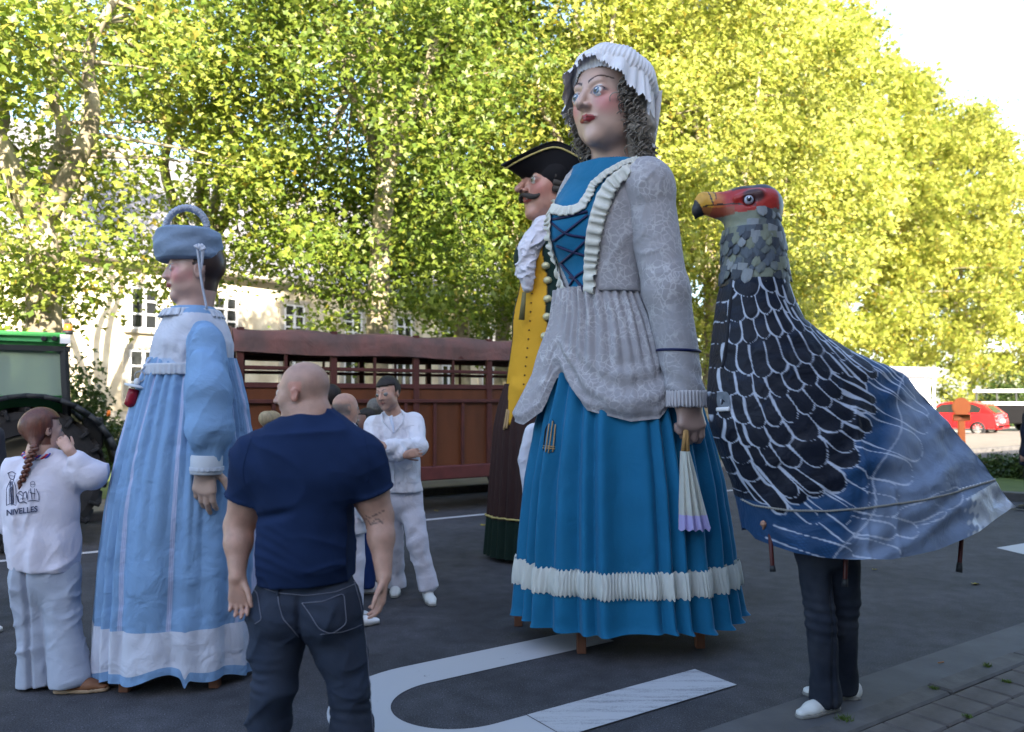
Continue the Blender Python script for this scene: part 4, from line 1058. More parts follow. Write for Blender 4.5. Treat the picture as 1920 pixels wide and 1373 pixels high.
# ---------------------------------------------------------------- foreground bald man, seen from behind
def bald_man():
    Y = 3.35; g = lambda px, py, dy=0.0: W(px, py, Y + dy)
    base = g(575, 1480); base[2] = 0
    T = thing("person", base, "bald man in a tight navy T-shirt and grey-blue jeans, seen from behind, looking left", "person")
    hd = Head(g(566, 737, .02), .262, (-.985, .17, -.02))
    S = SDF(); nb = g(586, 824, .01)
    hd.prims(S, neck=.215, op_=.018, neck_to=nb + [.005, .02, -.03], jaw=1.15, wide=1.03, deep=.96, nose=.95)
    S.ell(g(592, 768, -.01), (.062, .05, .05), k=.05)            # neck roll
    sl_, sr_ = g(485, 862), g(674, 862)
    el_, er_ = g(447, 985, .03), g(712, 968, .03); wl_, wr_ = g(445, 1082, -.06), g(720, 1082, -.06)
    chest = g(578, 880, .03); bel = g(572, 1010, .05); pel = g(570, 1120, .05)
    S.cone(nb, chest, .10, .16, .08); S.ell(chest, (.19, .14, .2), k=.08); S.ell(bel, (.19, .16, .2), k=.08); S.ell(pel, (.17, .13, .14), k=.06)
    for a, e, w_, ts in ((sl_, el_, wl_, 1), (sr_, er_, wr_, -1)):
        S.ell(a + [0, 0, -.02], (.088, .085, .10), k=.06); S.cone(a, e, .080, .056, .05)
        S.ell((a + e) / 2 + [0, .01, .0], (.069, .069, .12), k=.05)
        S.cone(e, e * .65 + w_ * .35, .055, .053, .03); S.cone(e * .65 + w_ * .35, w_, .053, .032, .03)
    hand(S, wl_, (.12, -.1, -1), (.15, -1, .1), -1, .185, .42, 1.12, thumb=.35)
    hand(S, wr_, (-.12, -.1, -1), (-.9, -.35, 0), -1, .185, .38, 1.12, thumb=.5)
    kl_, kr_ = g(512, 1290, -.02), g(655, 1292, .02); al, ar_ = g(498, 1455, .08), g(668, 1462, .05); hl, hr = g(522, 1135, .04), g(618, 1135, .04)
    for a, k_, b in ((hl, kl_, al), (hr, kr_, ar_)): S.cone(a, k_, .09, .06, .05); S.cone(k_, b, .06, .04, .04)
    def skin(P):
        c = hd.color(P, (.42, .245, .185), stubble=(.25, .17, .14), lips=(.38, .16, .13))
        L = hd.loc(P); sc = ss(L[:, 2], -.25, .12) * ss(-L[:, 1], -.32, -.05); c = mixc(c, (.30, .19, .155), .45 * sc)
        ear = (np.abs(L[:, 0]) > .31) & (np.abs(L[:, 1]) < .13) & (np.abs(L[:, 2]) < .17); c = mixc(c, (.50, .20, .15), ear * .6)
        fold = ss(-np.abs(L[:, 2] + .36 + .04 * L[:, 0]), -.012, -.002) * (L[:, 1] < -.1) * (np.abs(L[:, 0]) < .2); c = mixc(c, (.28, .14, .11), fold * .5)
        # tattoo at the right elbow
        q = P - er_; u = q[:, 0] + .012; z = q[:, 2]
        t = np.minimum.reduce([np.abs(z + .012 - .010 * np.sin(u * 120)), np.abs(z - .002 - .5 * np.abs(u + .02)), np.abs(z + .02 - .35 * u)])
        c = mixc(c, (.03, .025, .03), .85 * (1 - ss(t, .0015, .0035)) * (np.abs(u) < .04) * (q[:, 1] < 0) * (np.abs(z) < .03))
        return c
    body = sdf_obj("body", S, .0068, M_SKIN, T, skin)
    hd.eyes(body)
    # T-shirt
    S = SDF(); x = .014
    S.cone(g(586, 812, .02), chest, .125, .19, .09, flatdir=[0, 1, 0], flat=.85)
    S.cone(g(505, 860, .01), g(657, 860, .01), .070, None, .08)
    S.cone(nb + [0, 0, -.01], g(490, 860, .01), .07, .07, .09); S.cone(nb + [0, 0, -.01], g(668, 860, .01), .07, .07, .09)
    S.cone(nb + [0, 0, -.02], g(530, 828, .01), .085, .07, .06); S.cone(nb + [0, 0, -.02], g(636, 828, .01), .085, .07, .06)
    S.ell(g(578, 885, .02), (.215, .155, .21), k=.09); S.ell(g(525, 880, -.02), (.10, .10, .14), k=.10); S.ell(g(631, 880, -.02), (.10, .10, .14), k=.10)
    S.ell(g(573, 1030, .04), (.222, .185, .17), k=.07); S.ell(g(572, 965, .03), (.205, .165, .15), k=.08)
    S.cone(g(571, 1060, .05), g(571, 1105, .05), .212, .205, .05, flatdir=[0, 1, 0], flat=.82)
    for a, e in ((sl_, el_), (sr_, er_)):
        S.ell(a + [0, 0, -.025], (.100, .10, .105), k=.08); m_ = a * .36 + e * .64
        S.cone(a, m_, .102, .088, .04)
        S.cone(a * .42 + e * .58, m_, .093, .094, .012, capped=True)
        S.cut(m_ + (e - a) * .0, nrm(e - a) * 1.0) if False else None
    cuts = []
    for a, e in ((sl_, el_), (sr_, er_)): cuts.append((a * .38 + e * .62, nrm(e - a)))
    def disp(P):
        z = P[:, 2]; xx = P[:, 0] - g(573, 900)[0]; o = np.zeros(len(P))
        lowb = ss(-z, -1.22, -.98)
        o += .0030 * lowb * ss(wob(P, 10, 77), -.2, .6) * np.sin((z + .05 * np.sin(xx * 9) + .10 * xx) * 150 + 2.2 * wob(P, 9, 3)) * (1 - .5 * ss(np.abs(xx), .1, .24))
        fold = np.exp(-((z - 1.17 - .22 * (xx + .12)) / .018) ** 2) * ss(-xx, -.02, .08)      # deep crease at the left waist
        o += .016 * fold
        o += .003 * wob(P, 16, 5, (1, 1, .6)) + .0015 * np.sin((xx * 1.2 + z) * 60 + 3 * wob(P, 6, 8)) * (np.abs(xx) > .14)
        o += -.015 * crease(P, 7, 301, (1, 1, 1.8)) - .009 * crease(P, 15, 302, (1, 1, 1.5)) * (.4 + lowb)
        # cut the sleeves flat
        for p, n_ in cuts:
            side = np.sign(p[0] - g(573, 900)[0]); arm = (side * (P[:, 0] - g(573, 900)[0]) > .185)
            dd = (P - p) @ n_; o = np.where(arm & (dd > -.004), np.maximum(o, .3 * (dd + .004) * 8), o)
        return o
    S.dispf = disp; S.cut(g(570, 1092), (.05, 0, -1))
    M = mat("navy_jersey", (.011, .023, .066), .9, spec=.1, var=.12, vscale=12, fine=.5, sheen=.0)
    ts_ = sdf_obj("t_shirt", S, .0068, M, T)
    # collar rib and sleeve hems follow the cloth
    # jeans
    MJ = mat("grey_blue_denim", (.036, .045, .068), .9, spec=.12, var=.35, vscale=5, fine=.8, bump=.3, bscale=60, col2=(.022, .030, .050))
    S = SDF(); S.cone(g(570, 1088, .05), g(572, 1115, .05), .192, .200, .03, flatdir=[0, 1, 0], flat=.78, capped=False)
    S.ell(g(528, 1150, .02), (.122, .150, .13), k=.05); S.ell(g(620, 1150, .02), (.128, .150, .13), k=.05)
    for a, k_, b, sg in ((hl, kl_, al, -1), (hr, kr_, ar_, 1)):
        S.cone(a + [0, 0, -.02], a * .45 + k_ * .55, .118, .098, .04); S.cone(a * .45 + k_ * .55, k_, .098, .080, .04)
        S.cone(k_, k_ * .6 + b * .4, .080, .083, .03); S.cone(k_ * .6 + b * .4, b, .083, .058, .03)
        for q, zz in enumerate((1268, 1290, 1312)): 
            kk = W(0, zz, Y); p = k_ + (b - k_) * ((zz - 1290) / 170.0); None
    def dj(P):
        z = P[:, 2]; o = .004 * wob(P, 14, 11, (1, 1, 1.6)) + .0015 * wob(P, 34, 12, (.7, .7, 2))
        kz = np.exp(-((z - .46) / .12) ** 2); o += .0050 * kz * ss(wob(P, 13, 78), -.3, .5) * np.sin(z * 150 + 3 * wob(P, 8, 14) + P[:, 0] * 22)
        th = np.exp(-((z - .80) / .10) ** 2); o += .003 * th * ss(wob(P, 9, 79), 0, .6) * np.sin((z + P[:, 0] * .5) * 80 + 2 * wob(P, 7, 16))
        o += -.013 * crease(P, 9, 303, (1, 1, 1.6)) - .007 * crease(P, 22, 304, (1, 1, 1.6))
        cr = np.exp(-((P[:, 0] - g(571, 1150)[0]) / .010) ** 2) * ss(-z, -.88, -.80); o += .014 * cr
        return o
    S.dispf = dj; S.cut([0, 0, .02], [0, 0, -1])
    je = sdf_obj("jeans", S, .0075, MJ, T)
    # stitched details laid on the jeans by casting rays from behind the man
    V, Fq = mesh_np(je); bv = BVHTree.FromPolygons([tuple(v) for v in V], [tuple(int(i) for i in f) for f in Fq])
    MS = mat("denim_stitch", (.16, .17, .22), .8)
    MP = mat("denim_pocket", (.040, .048, .068), .85, var=.3, vscale=8, fine=.8)
    def proj(pts, off=.003, n=None):
        out = []
        for (px, py) in resample(pts, n or len(pts) * 6):
            o_ = Vector((0, 0, CAMH)); dr = Vector(tuple(W(px, py, 1.0) - np.array([0, 0, CAMH]))).normalized()
            h_ = bv.ray_cast(o_, dr)
            if h_[0] is not None: out.append(np.array(h_[0]) - np.array(dr) * off)
        return np.array(out)
    for nm, pts, w_ in (("waistband_seam", [(468, 1082), (480, 1098), (520, 1112), (575, 1117), (630, 1110), (668, 1094)], .0016),
                    ("centre_seam", [(520, 1096), (522, 1130), (530, 1160), (548, 1180), (560, 1195)], .0018),
                    ("side_seam", [(664, 1090), (676, 1130), (684, 1180), (690, 1240), (694, 1300), (700, 1373)], .0016),
                    ("yoke_seam", [(690, 1165), (665, 1178), (640, 1186), (600, 1190)], .0012)):
        P = proj(pts)
        if len(P) > 3: MB().tube(P, w_, 6).build(nm, MS, je, True)
    for pts in ([(566, 1131), (605, 1128), (645, 1112), (650, 1170), (622, 1190), (598, 1180), (580, 1150), (566, 1131)], [(470, 1100), (482, 1112), (488, 1150), (490, 1162), (478, 1170)]):
        P = proj(pts, .004)
        if len(P) > 3: MB().tube(P, .0016, 6).build("pocket_stitching", MS, je, True)
    lp = proj([(519, 1092), (520, 1118)], .006)
    if len(lp) > 2: MB().bar(lp[0], lp[-1], .012, .006, up=(0, 1, 0), bev=.002).build("belt_loop", MJ, je)
    Vt, Ft = mesh_np(ts_); bv = BVHTree.FromPolygons([tuple(v) for v in Vt], [tuple(int(i) for i in f) for f in Ft])
    for pts, nm in () and (([(540, 795), (560, 786), (590, 783), (625, 788), (645, 797)], "collar_rib"),):
        P = proj(pts, .001)
        if len(P) > 3: MB().tube(P, .005, 8, flat=1.6).build(nm, M, ts_, True)
    for pts in ([(474, 815), (462, 850), (455, 880), (458, 905)], [(683, 812), (690, 850), (693, 880), (690, 905)]):
        P = proj(pts, .0005)
        if len(P) > 3: MB().tube(P, .0016, 6).build("sleeve_seam", M, ts_, True)
    MW = mat("white_shoe", (.6, .6, .6), .6)
    shoe("shoe", al, (-.15, 1, 0), .27, MW, T); shoe("shoe", ar_, (.25, 1, 0), .27, MW, T)
bald_man()
# ---------------------------------------------------------------- other people
M_WCOT = mat("white_cotton", (.60, .60, .66), .85, crumple=.9, cscale=9, fine=.3, var=.03)
M_WCOT2 = mat("white_cotton_trouser", (.52, .52, .60), .85, crumple=.9, cscale=7, fine=.3, var=.04)
M_HAIRD = mat("dark_hair", (.018, .014, .013), .6, bump=.8, bscale=140, var=.3, vscale=60, stretch=(1, 1, .25))
SK = (.40, .23, .17)
def grid_head(T, hd, S, vox, base=SK, hairf=None, hair=(.02, .015, .012), stubble=None, lips=(.33, .12, .10), brow=(.05, .035, .03), iris=(.1, .12, .1)):
    def skin(P): return hd.color(P, base, lips=lips, brow=brow, hair=hair, hairf=hairf, stubble=stubble)
    o = sdf_obj("body", S, vox, M_SKIN, T, skin); hd.eyes(o, iris, white=(.17, .155, .15)); return o
def hair_cap(hd, T, m, r=.03, line=lambda L: L[:, 2] * 0, vox=.008, name="hair", extra=None, disp=.0):
    S = SDF(); h = hd.h
    S.ell(hd.p(0, -.065, .14), np.array((.325 + r, .41 + r, .37 + r)) * h, hd.A, .02 * h)
    if extra: extra(S)
    def dd(P):
        L = hd.loc(P); o = np.where(line(L) > 0, .10, 0.0) * h
        return o + disp * wob(P, 40, 3, (1, 1, .4))
    S.dispf = dd
    return sdf_obj(name, S, vox, m, T)
def limb_body(S, sh, el, wr, r=(.05, .04, .028), k=.04):
    S.cone(sh, el, r[0], r[1], k); S.cone(el, wr, r[1], r[2], k)

def white_coat_man():
    Y = 6.6; g = lambda px, py, dy=0.0: W(px, py, Y + dy)
    base = G(775, 1108); T = thing("person", base, "short-haired man in a white coat and trousers standing with crossed arms before the trailer", "person")
    hd = Head(g(727, 738, -.05), .275, (-.42, -.90, -.12), roll=.10)
    S = SDF(); nb = g(738, 780, .02); hd.prims(S, neck=.19, neck_to=nb, jaw=1.1, deep=.92, op_=.012)
    sh_r, sh_l = g(700, 797, .0), g(776, 793, .05); el_r, el_l = g(697, 848, -.12), g(787, 838, -.10)
    wr_r, wr_l = g(757, 853, -.33), g(724, 838, -.36)
    S.cone(nb, g(740, 840, .03), .07, .13, .06); S.ell(g(742, 860, .03), (.17, .11, .22), k=.06); S.ell(g(747, 930, .02), (.16, .12, .13), k=.05)
    limb_body(S, sh_r, el_r, wr_r); limb_body(S, sh_l, el_l, wr_l)
    hand(S, wr_l, (-.9, .1, .25), (.1, .9, -.2), 1, .17, .3); hand(S, wr_r, (.9, .1, .15), (0, .9, -.1), -1, .17, .35)
    hp_l, hp_r, kn_l, kn_r, an_l, an_r = g(768, 930, .02), g(728, 930, .02), g(783, 1015, -.05), g(737, 1015, .12), g(803, 1095, -.02), g(742, 1090, .25)
    for a, b, c in ((hp_l, kn_l, an_l), (hp_r, kn_r, an_r)): S.cone(a, b, .08, .055, .05); S.cone(b, c, .055, .035, .03)
    hairf = lambda L: ((L[:, 2] > .22 + .0 * L[:, 1]) | ((L[:, 1] < .02) & (L[:, 2] > -.12) & (np.abs(L[:, 0]) < .9) & ((L[:, 1] < -.05) | (L[:, 2] > .05)))).astype(float)
    grid_head(T, hd, S, .009, hairf=hairf, stubble=(.2, .13, .11))
    hair_cap(hd, T, M_HAIRD, .022, lambda L: np.where((L[:, 2] > .24 - .0 * L[:, 1]) | ((L[:, 1] < .06) & (L[:, 2] > .02)) | ((L[:, 1] < -.12) & (L[:, 2] > -.2)), -1, 1), disp=.003)
    # coat
    S = SDF(); S.cone(g(740, 800, .03), g(741, 860, .03), .125, .165, .08, flatdir=nrm([.3, .95, 0]), flat=.8)
    S.cone(sh_r + [.04, 0, 0], sh_l - [.04, 0, 0], .062, None, .06); S.ell(g(742, 870, .03), (.19, .135, .22), k=.06)
    S.cone(g(743, 860, .03), g(748, 921, .02), .175, .205, .05, flatdir=nrm([.3, .95, 0]), flat=.78)
    S.cone(nb + [0, .02, .0], g(740, 810, .03), .072, .10, .05)
    for a, e, w_ in ((sh_r, el_r, wr_r), (sh_l, el_l, wr_l)):
        S.cone(a, e, .072, .064, .04); w2 = e * .12 + w_ * .88; S.cone(e, w2, .064, .058, .02); S.cone(e * .3 + w_ * .7, w2, .056, .056, .0, capped=True)
    def disp(P):
        z = P[:, 2]; return -.014 * crease(P, 8, 311, (1, 1, .8)) - .008 * crease(P, 19, 312) + .005 * wob(P, 13, 21, (1, 1, .7)) + .004 * wob(P, 30, 22) + .004 * np.sin((P[:, 0] + .2 * z) * 55 + 2 * wob(P, 5, 23)) * ss(-z, -1.1, -.95)
    S.dispf = disp; S.cut([0, 0, g(0, 921)[2]], [0, 0, -1])
    coat = sdf_obj("coat", S, .0085, M_WCOT, T)
    # collar lapels, button strip, pockets
    V, Fq = mesh_np(coat); bv = BVHTree.FromPolygons([tuple(v) for v in V], [tuple(int(i) for i in f) for f in Fq])
    pr = caster(bv)
    for pts, w_ in (([(716, 776), (718, 790), (727, 800), (737, 812)], .018), ([(751, 770), (757, 782), (752, 796), (739, 812)], .018)):
        P = pr(pts, .004); MB().tube(P, np.linspace(.016, .006, len(P)), 8, flat=.35).build("lapel", M_WCOT, coat, True)
    P = pr([(738, 856), (739, 880), (741, 918)], .001); MB().tube(P, .009, 6, flat=.4).build("button_strip", M_WCOT, coat, True)
    for pts in ([(760, 882), (763, 905), (788, 905), (786, 880)], [(764, 799), (778, 797)]):
        P = pr(pts, .001); MB().tube(P, .0035, 6).build("pocket_edge", M_WCOT, coat, True)
    shm = mat("shirt_blue_white", (.50, .55, .68), .8)
    P = pr([(732, 782), (737, 800), (738, 812)], .0); MB().tube(P, np.linspace(.032, .008, len(P)), 8, flat=.4).build("shirt", shm, T, True)
    P = np.array([wr_l + (el_l - wr_l) * .04 + 0.031 * (math.cos(a) * np.array([0, 0, 1.]) + math.sin(a) * np.array([0, 1., 0])) for a in np.linspace(0, 6.28, 16)])
    MB().tube(P, .006, 6).build("wristwatch", M_BLK, T, True)
    # trousers
    S = SDF(); S.cone(g(748, 915, .02), g(748, 935, .02), .165, .17, .03, flatdir=[0, 1, 0], flat=.75)
    for a, b, c in ((hp_l, kn_l, an_l), (hp_r, kn_r, an_r)):
        S.cone(a, b, .098, .082, .05); S.cone(b, c + [0, 0, .0], .082, .074, .03); S.cone(b * .2 + c * .8, c - [0, 0, .03], .075, .080, .02, capped=True)
    S.dispf = lambda P: -.015 * crease(P, 8, 313, (1, 1, .8)) - .008 * crease(P, 19, 314) + .006 * wob(P, 11, 31, (1, 1, .8)) + .005 * wob(P, 26, 32)
    S.cut([0, 0, .045], [0, 0, -1]); sdf_obj("trousers", S, .009, M_WCOT2, T)
    M = mat("white_trainer", (.55, .56, .55), .6, var=.1)
    for a, dr in ((an_l, (.28, -1, 0)), (an_r, (.1, -1, 0))):
        o = shoe("trainer", a, dr, .29, M, T)
white_coat_man()

def girl():
    Y = 4.62; g = lambda px, py, dy=0.0: W(px, py, Y + dy)
    base = G(100, 1292); T = thing("person", base, "girl with an auburn braid and white sweatshirt, hand raised to her ear", "person")
    hd = Head(g(82, 806), .235, (.60, .80, -.05))
    S = SDF(); nb = g(76, 850, -.02); hd.prims(S, neck=.17, neck_to=nb, jaw=.9, deep=.95, op_=.02)
    sh_l, sh_r = g(28, 885, .0), g(128, 876, .0); el_r = g(172, 893, -.02); wr_r = g(130, 845, -.08)
    S.cone(nb, g(76, 910), .07, .12, .06); S.ell(g(76, 950), (.15, .10, .22), k=.06); S.ell(g(84, 1050), (.15, .11, .14), k=.05)
    limb_body(S, sh_r, el_r, wr_r, (.05, .042, .027)); el_l, wr_l = g(16, 975, .10), g(50, 1010, .28); limb_body(S, sh_l, el_l, wr_l)
    hand(S, wr_r, (-.75, .25, .8), (-.5, .8, -.2), -1, .155, .75)
    hp_l, hp_r, kn_l, kn_r, an_l, an_r = g(58, 1075), g(112, 1075), g(68, 1180), g(120, 1180, -.02), g(72, 1278, .02), g(132, 1272, -.04)
    for a, b, c in ((hp_l, kn_l, an_l), (hp_r, kn_r, an_r)): S.cone(a, b, .07, .05, .05); S.cone(b, c, .05, .03, .03)
    AUB = (.10, .026, .012)
    hf = lambda L: ((L[:, 1] < .06) & (L[:, 2] > -.35)) | (L[:, 2] > .27)
    grid_head(T, hd, S, .0075, base=(.46, .28, .22), hairf=lambda L: (hf(L) & (np.abs(L[:, 0]) < .33)).astype(float), hair=AUB)
    MHa = mat("auburn_hair", AUB, .45, bump=.9, bscale=110, var=.35, vscale=40, stretch=(1, 1, .3), spec=.6)
    bt = g(66, 838, -.115)
    def ex(S): S.cone(hd.p(0, -.3, .05), bt, .055, .018, .05)
    hair_cap(hd, T, MHa, .045, lambda L: np.where((L[:, 2] > .30) | ((L[:, 1] < .03) & (L[:, 2] > -.06)) | ((L[:, 1] < -.10) & (L[:, 2] > -.55)), -1, 1), vox=.006, extra=ex, disp=.002)
    P = resample([(66, 838), (56, 860), (48, 885), (40, 905)], 15); br = MB()
    for i, (px, py) in enumerate(P):
        c = g(px, py, -.135 + .0 * i) + [(.008 if i % 2 else -.008), 0, 0]; br.sphere(c, (.021 - .0006 * i, .017, .015), 8)
    c = g(38, 908, -.135); br.tube([c, c + [-.006, 0, -.03]], [.015, .003], 8)
    br.build("braid", MHa, T, True)
    MB().lathe(bt + [0, -.01, -.006], (.3, .2, 1), [(.020, -.008), (.025, 0), (.020, .008)], 14).build("hair_band", M_BLK, T, True)
    # sweatshirt
    S = SDF(); S.cone(g(77, 892), g(77, 950), .13, .165, .09, flatdir=[0, 1, 0], flat=.75); S.cone(sh_l + [.03, 0, 0], sh_r + [-.03, 0, 0], .058, None, .06)
    S.cone(nb + [0, 0, -.005], g(78, 890), .062, .10, .05)
    S.cone(g(76, 930), g(80, 1020), .185, .195, .06, flatdir=[0, 1, 0], flat=.72); S.cone(g(79, 1020), g(83, 1062), .195, .188, .03, flatdir=[0, 1, 0], flat=.7)
    S.cone(sh_r, el_r + [.005, 0, .0], .076, .078, .05); w2 = el_r * .35 + wr_r * .65; S.cone(el_r, w2, .070, .050, .02); S.cone(el_r * .6 + wr_r * .4, w2, .056, .048, 0, capped=True)
    S.cone(sh_l, el_l, .075, .068, .05); S.cone(el_l, wr_l, .066, .05, .03)
    hz = g(0, 1064)[2]
    S.dispf = lambda P: -.026 * crease(P, 6, 315, (1, 1, .8)) - .014 * crease(P, 14, 316) + .006 * wob(P, 9, 41, (1, 1, .45)) + .005 * wob(P, 21, 42, (1, 1, .6)) + .006 * np.sin(P[:, 0] * 48 + 2 * wob(P, 5, 43)) * ss(-P[:, 2], -1.05, -.8)
    S.cut([g(75, 0)[0], 0, hz], [-.06, 0, -1]); sw = sdf_obj("sweatshirt", S, .008, mat("sweat_cotton", (.58, .57, .67), .9, fine=.4, crumple=.5, cscale=8), T)
    cz = nb + [0, .0, -.012]; rr = mat("twisted_cord", (.45, .44, .5), .8)
    for k, cc in enumerate(((.05, .06, .35), (.5, .03, .04), (.5, .48, .55))):
        P = np.array([cz + [(.085 + .005 * math.cos(a * 10 + k * 2.1)) * math.cos(a), (.075) * math.sin(a) - .005, .008 * math.sin(a * 10 + k * 2.1) + .020 * math.sin(a) + .012] for a in np.linspace(0, 6.283, 90)])
        MB().tube(P, .006, 6, False).build("neck_cord", mat("cord%d" % k, cc, .8), T, True)
    # printed back: town name and ink figures
    pr = caster(bvh(sw)); INK = mat("print_ink", (.035, .045, .10), .8)
    cu = bpy.data.curves.new("lettering", 'FONT'); cu.body = "NIVELLES"; cu.align_x = 'CENTER'; cu.size = .05; cu.offset = .0012
    to = bpy.data.objects.new("lettering", cu); COL.objects.link(to); dg = bpy.context.evaluated_depsgraph_get()
    me = bpy.data.meshes.new_from_object(to.evaluated_get(dg)); bpy.data.objects.remove(to)
    a0, b0 = g(41, 956), g(0, 0); bvv = bvh(sw)
    for v in me.vertices:
        px = 41 + v.co.x * 290; py = 963 - v.co.y * 300 - (px - 41) * .13
        dr = Vector(tuple(W(px, py, 1.0) - np.array([0, 0, CAMH]))).normalized(); h_ = bvv.ray_cast(Vector((0, 0, CAMH)), dr)
        v.co = (Vector(h_[0]) - dr * .009 - Vector(tuple(base))) if h_[0] is not None else Vector((0, 0, 0))
    me.materials.append(INK); o = bpy.data.objects.new("lettering", me); COL.objects.link(o); o.parent = sw; ORG[o.name] = base
    dr_ = MB()
    r_ = np.random.default_rng(5)
    lines = [[(14, 888), (22, 884), (30, 889)], [(16, 888), (18, 898), (26, 900), (28, 890)], [(20, 900), (12, 915), (12, 948)], [(25, 900), (30, 915), (30, 946)], [(17, 905), (18, 945)], [(21, 903), (22, 948)], [(24, 906), (25, 944)],
             [(57, 905), (62, 901), (66, 905), (66, 913), (57, 914), (57, 905)], [(55, 918), (51, 930), (52, 938)], [(68, 917), (73, 928), (73, 938)], [(57, 916), (60, 936)], [(65, 916), (64, 936)], [(58, 908), (65, 908)],
             [(33, 926), (38, 920), (44, 926), (42, 938)], [(44, 925), (49, 921), (50, 934)], [(33, 930), (36, 944), (44, 940), (50, 944)], [(12, 948), (20, 944), (30, 948)], [(30, 925), (34, 942)], [(52, 940), (60, 938), (73, 940)], [(19, 892), (26, 893)], [(36, 926), (42, 930)], [(38, 936), (46, 934)], [(56, 924), (66, 926)]]
    for L_ in lines:
        P = pr(L_, .004, 14)
        if len(P) > 3: dr_.tube(P, r_.uniform(.0012, .0022), 4, True)
    for L_ in ([(19, 904), (20, 925), (21, 945)], [(23, 904), (24, 925), (24, 945)]):
        P = pr(L_, .001, 8); dr_.tube(P, .007, 6, True, flat=.3) if len(P) > 3 else None
    dr_.build("ink_drawing", INK, sw, False)
    # wide jeans
    S = SDF(); S.cone(g(84, 1050), g(86, 1080), .17, .175, .03, flatdir=[0, 1, 0], flat=.72)
    for a, b, c in ((hp_l, kn_l, an_l), (hp_r, kn_r, an_r)):
        S.cone(a, b, .105, .092, .03); S.cone(b, c, .092, .112, .015)
    S.dispf = lambda P: -.020 * crease(P, 7, 317, (1, 1, .7)) - .011 * crease(P, 16, 318) + .005 * wob(P, 9, 51, (1, 1, .5)) + .004 * wob(P, 22, 52) + .030 * np.exp(-((P[:, 0] - g(90, 0)[0] - .05 * (.75 - P[:, 2])) / .012) ** 2) * ss(-P[:, 2], -.80, -.66)
    S.cut([an_r[0], 0, .035], [.08, 0, -1]); sdf_obj("jeans", S, .008, mat("pale_denim", (.33, .37, .46), .85, fine=.7, crumple=.6, cscale=7, var=.08), T)
    MBR = mat("brown_leather", (.16, .07, .035), .5); MSO = mat("tan_sole", (.28, .20, .13), .7)
    shoe("shoe", an_l - [0, 0, 0], (.9, .3, 0), .24, MBR, T, sole=MSO); shoe("shoe", an_r + [.02, -.03, 0], (1, .12, 0), .26, MBR, T, sole=MSO)
girl()

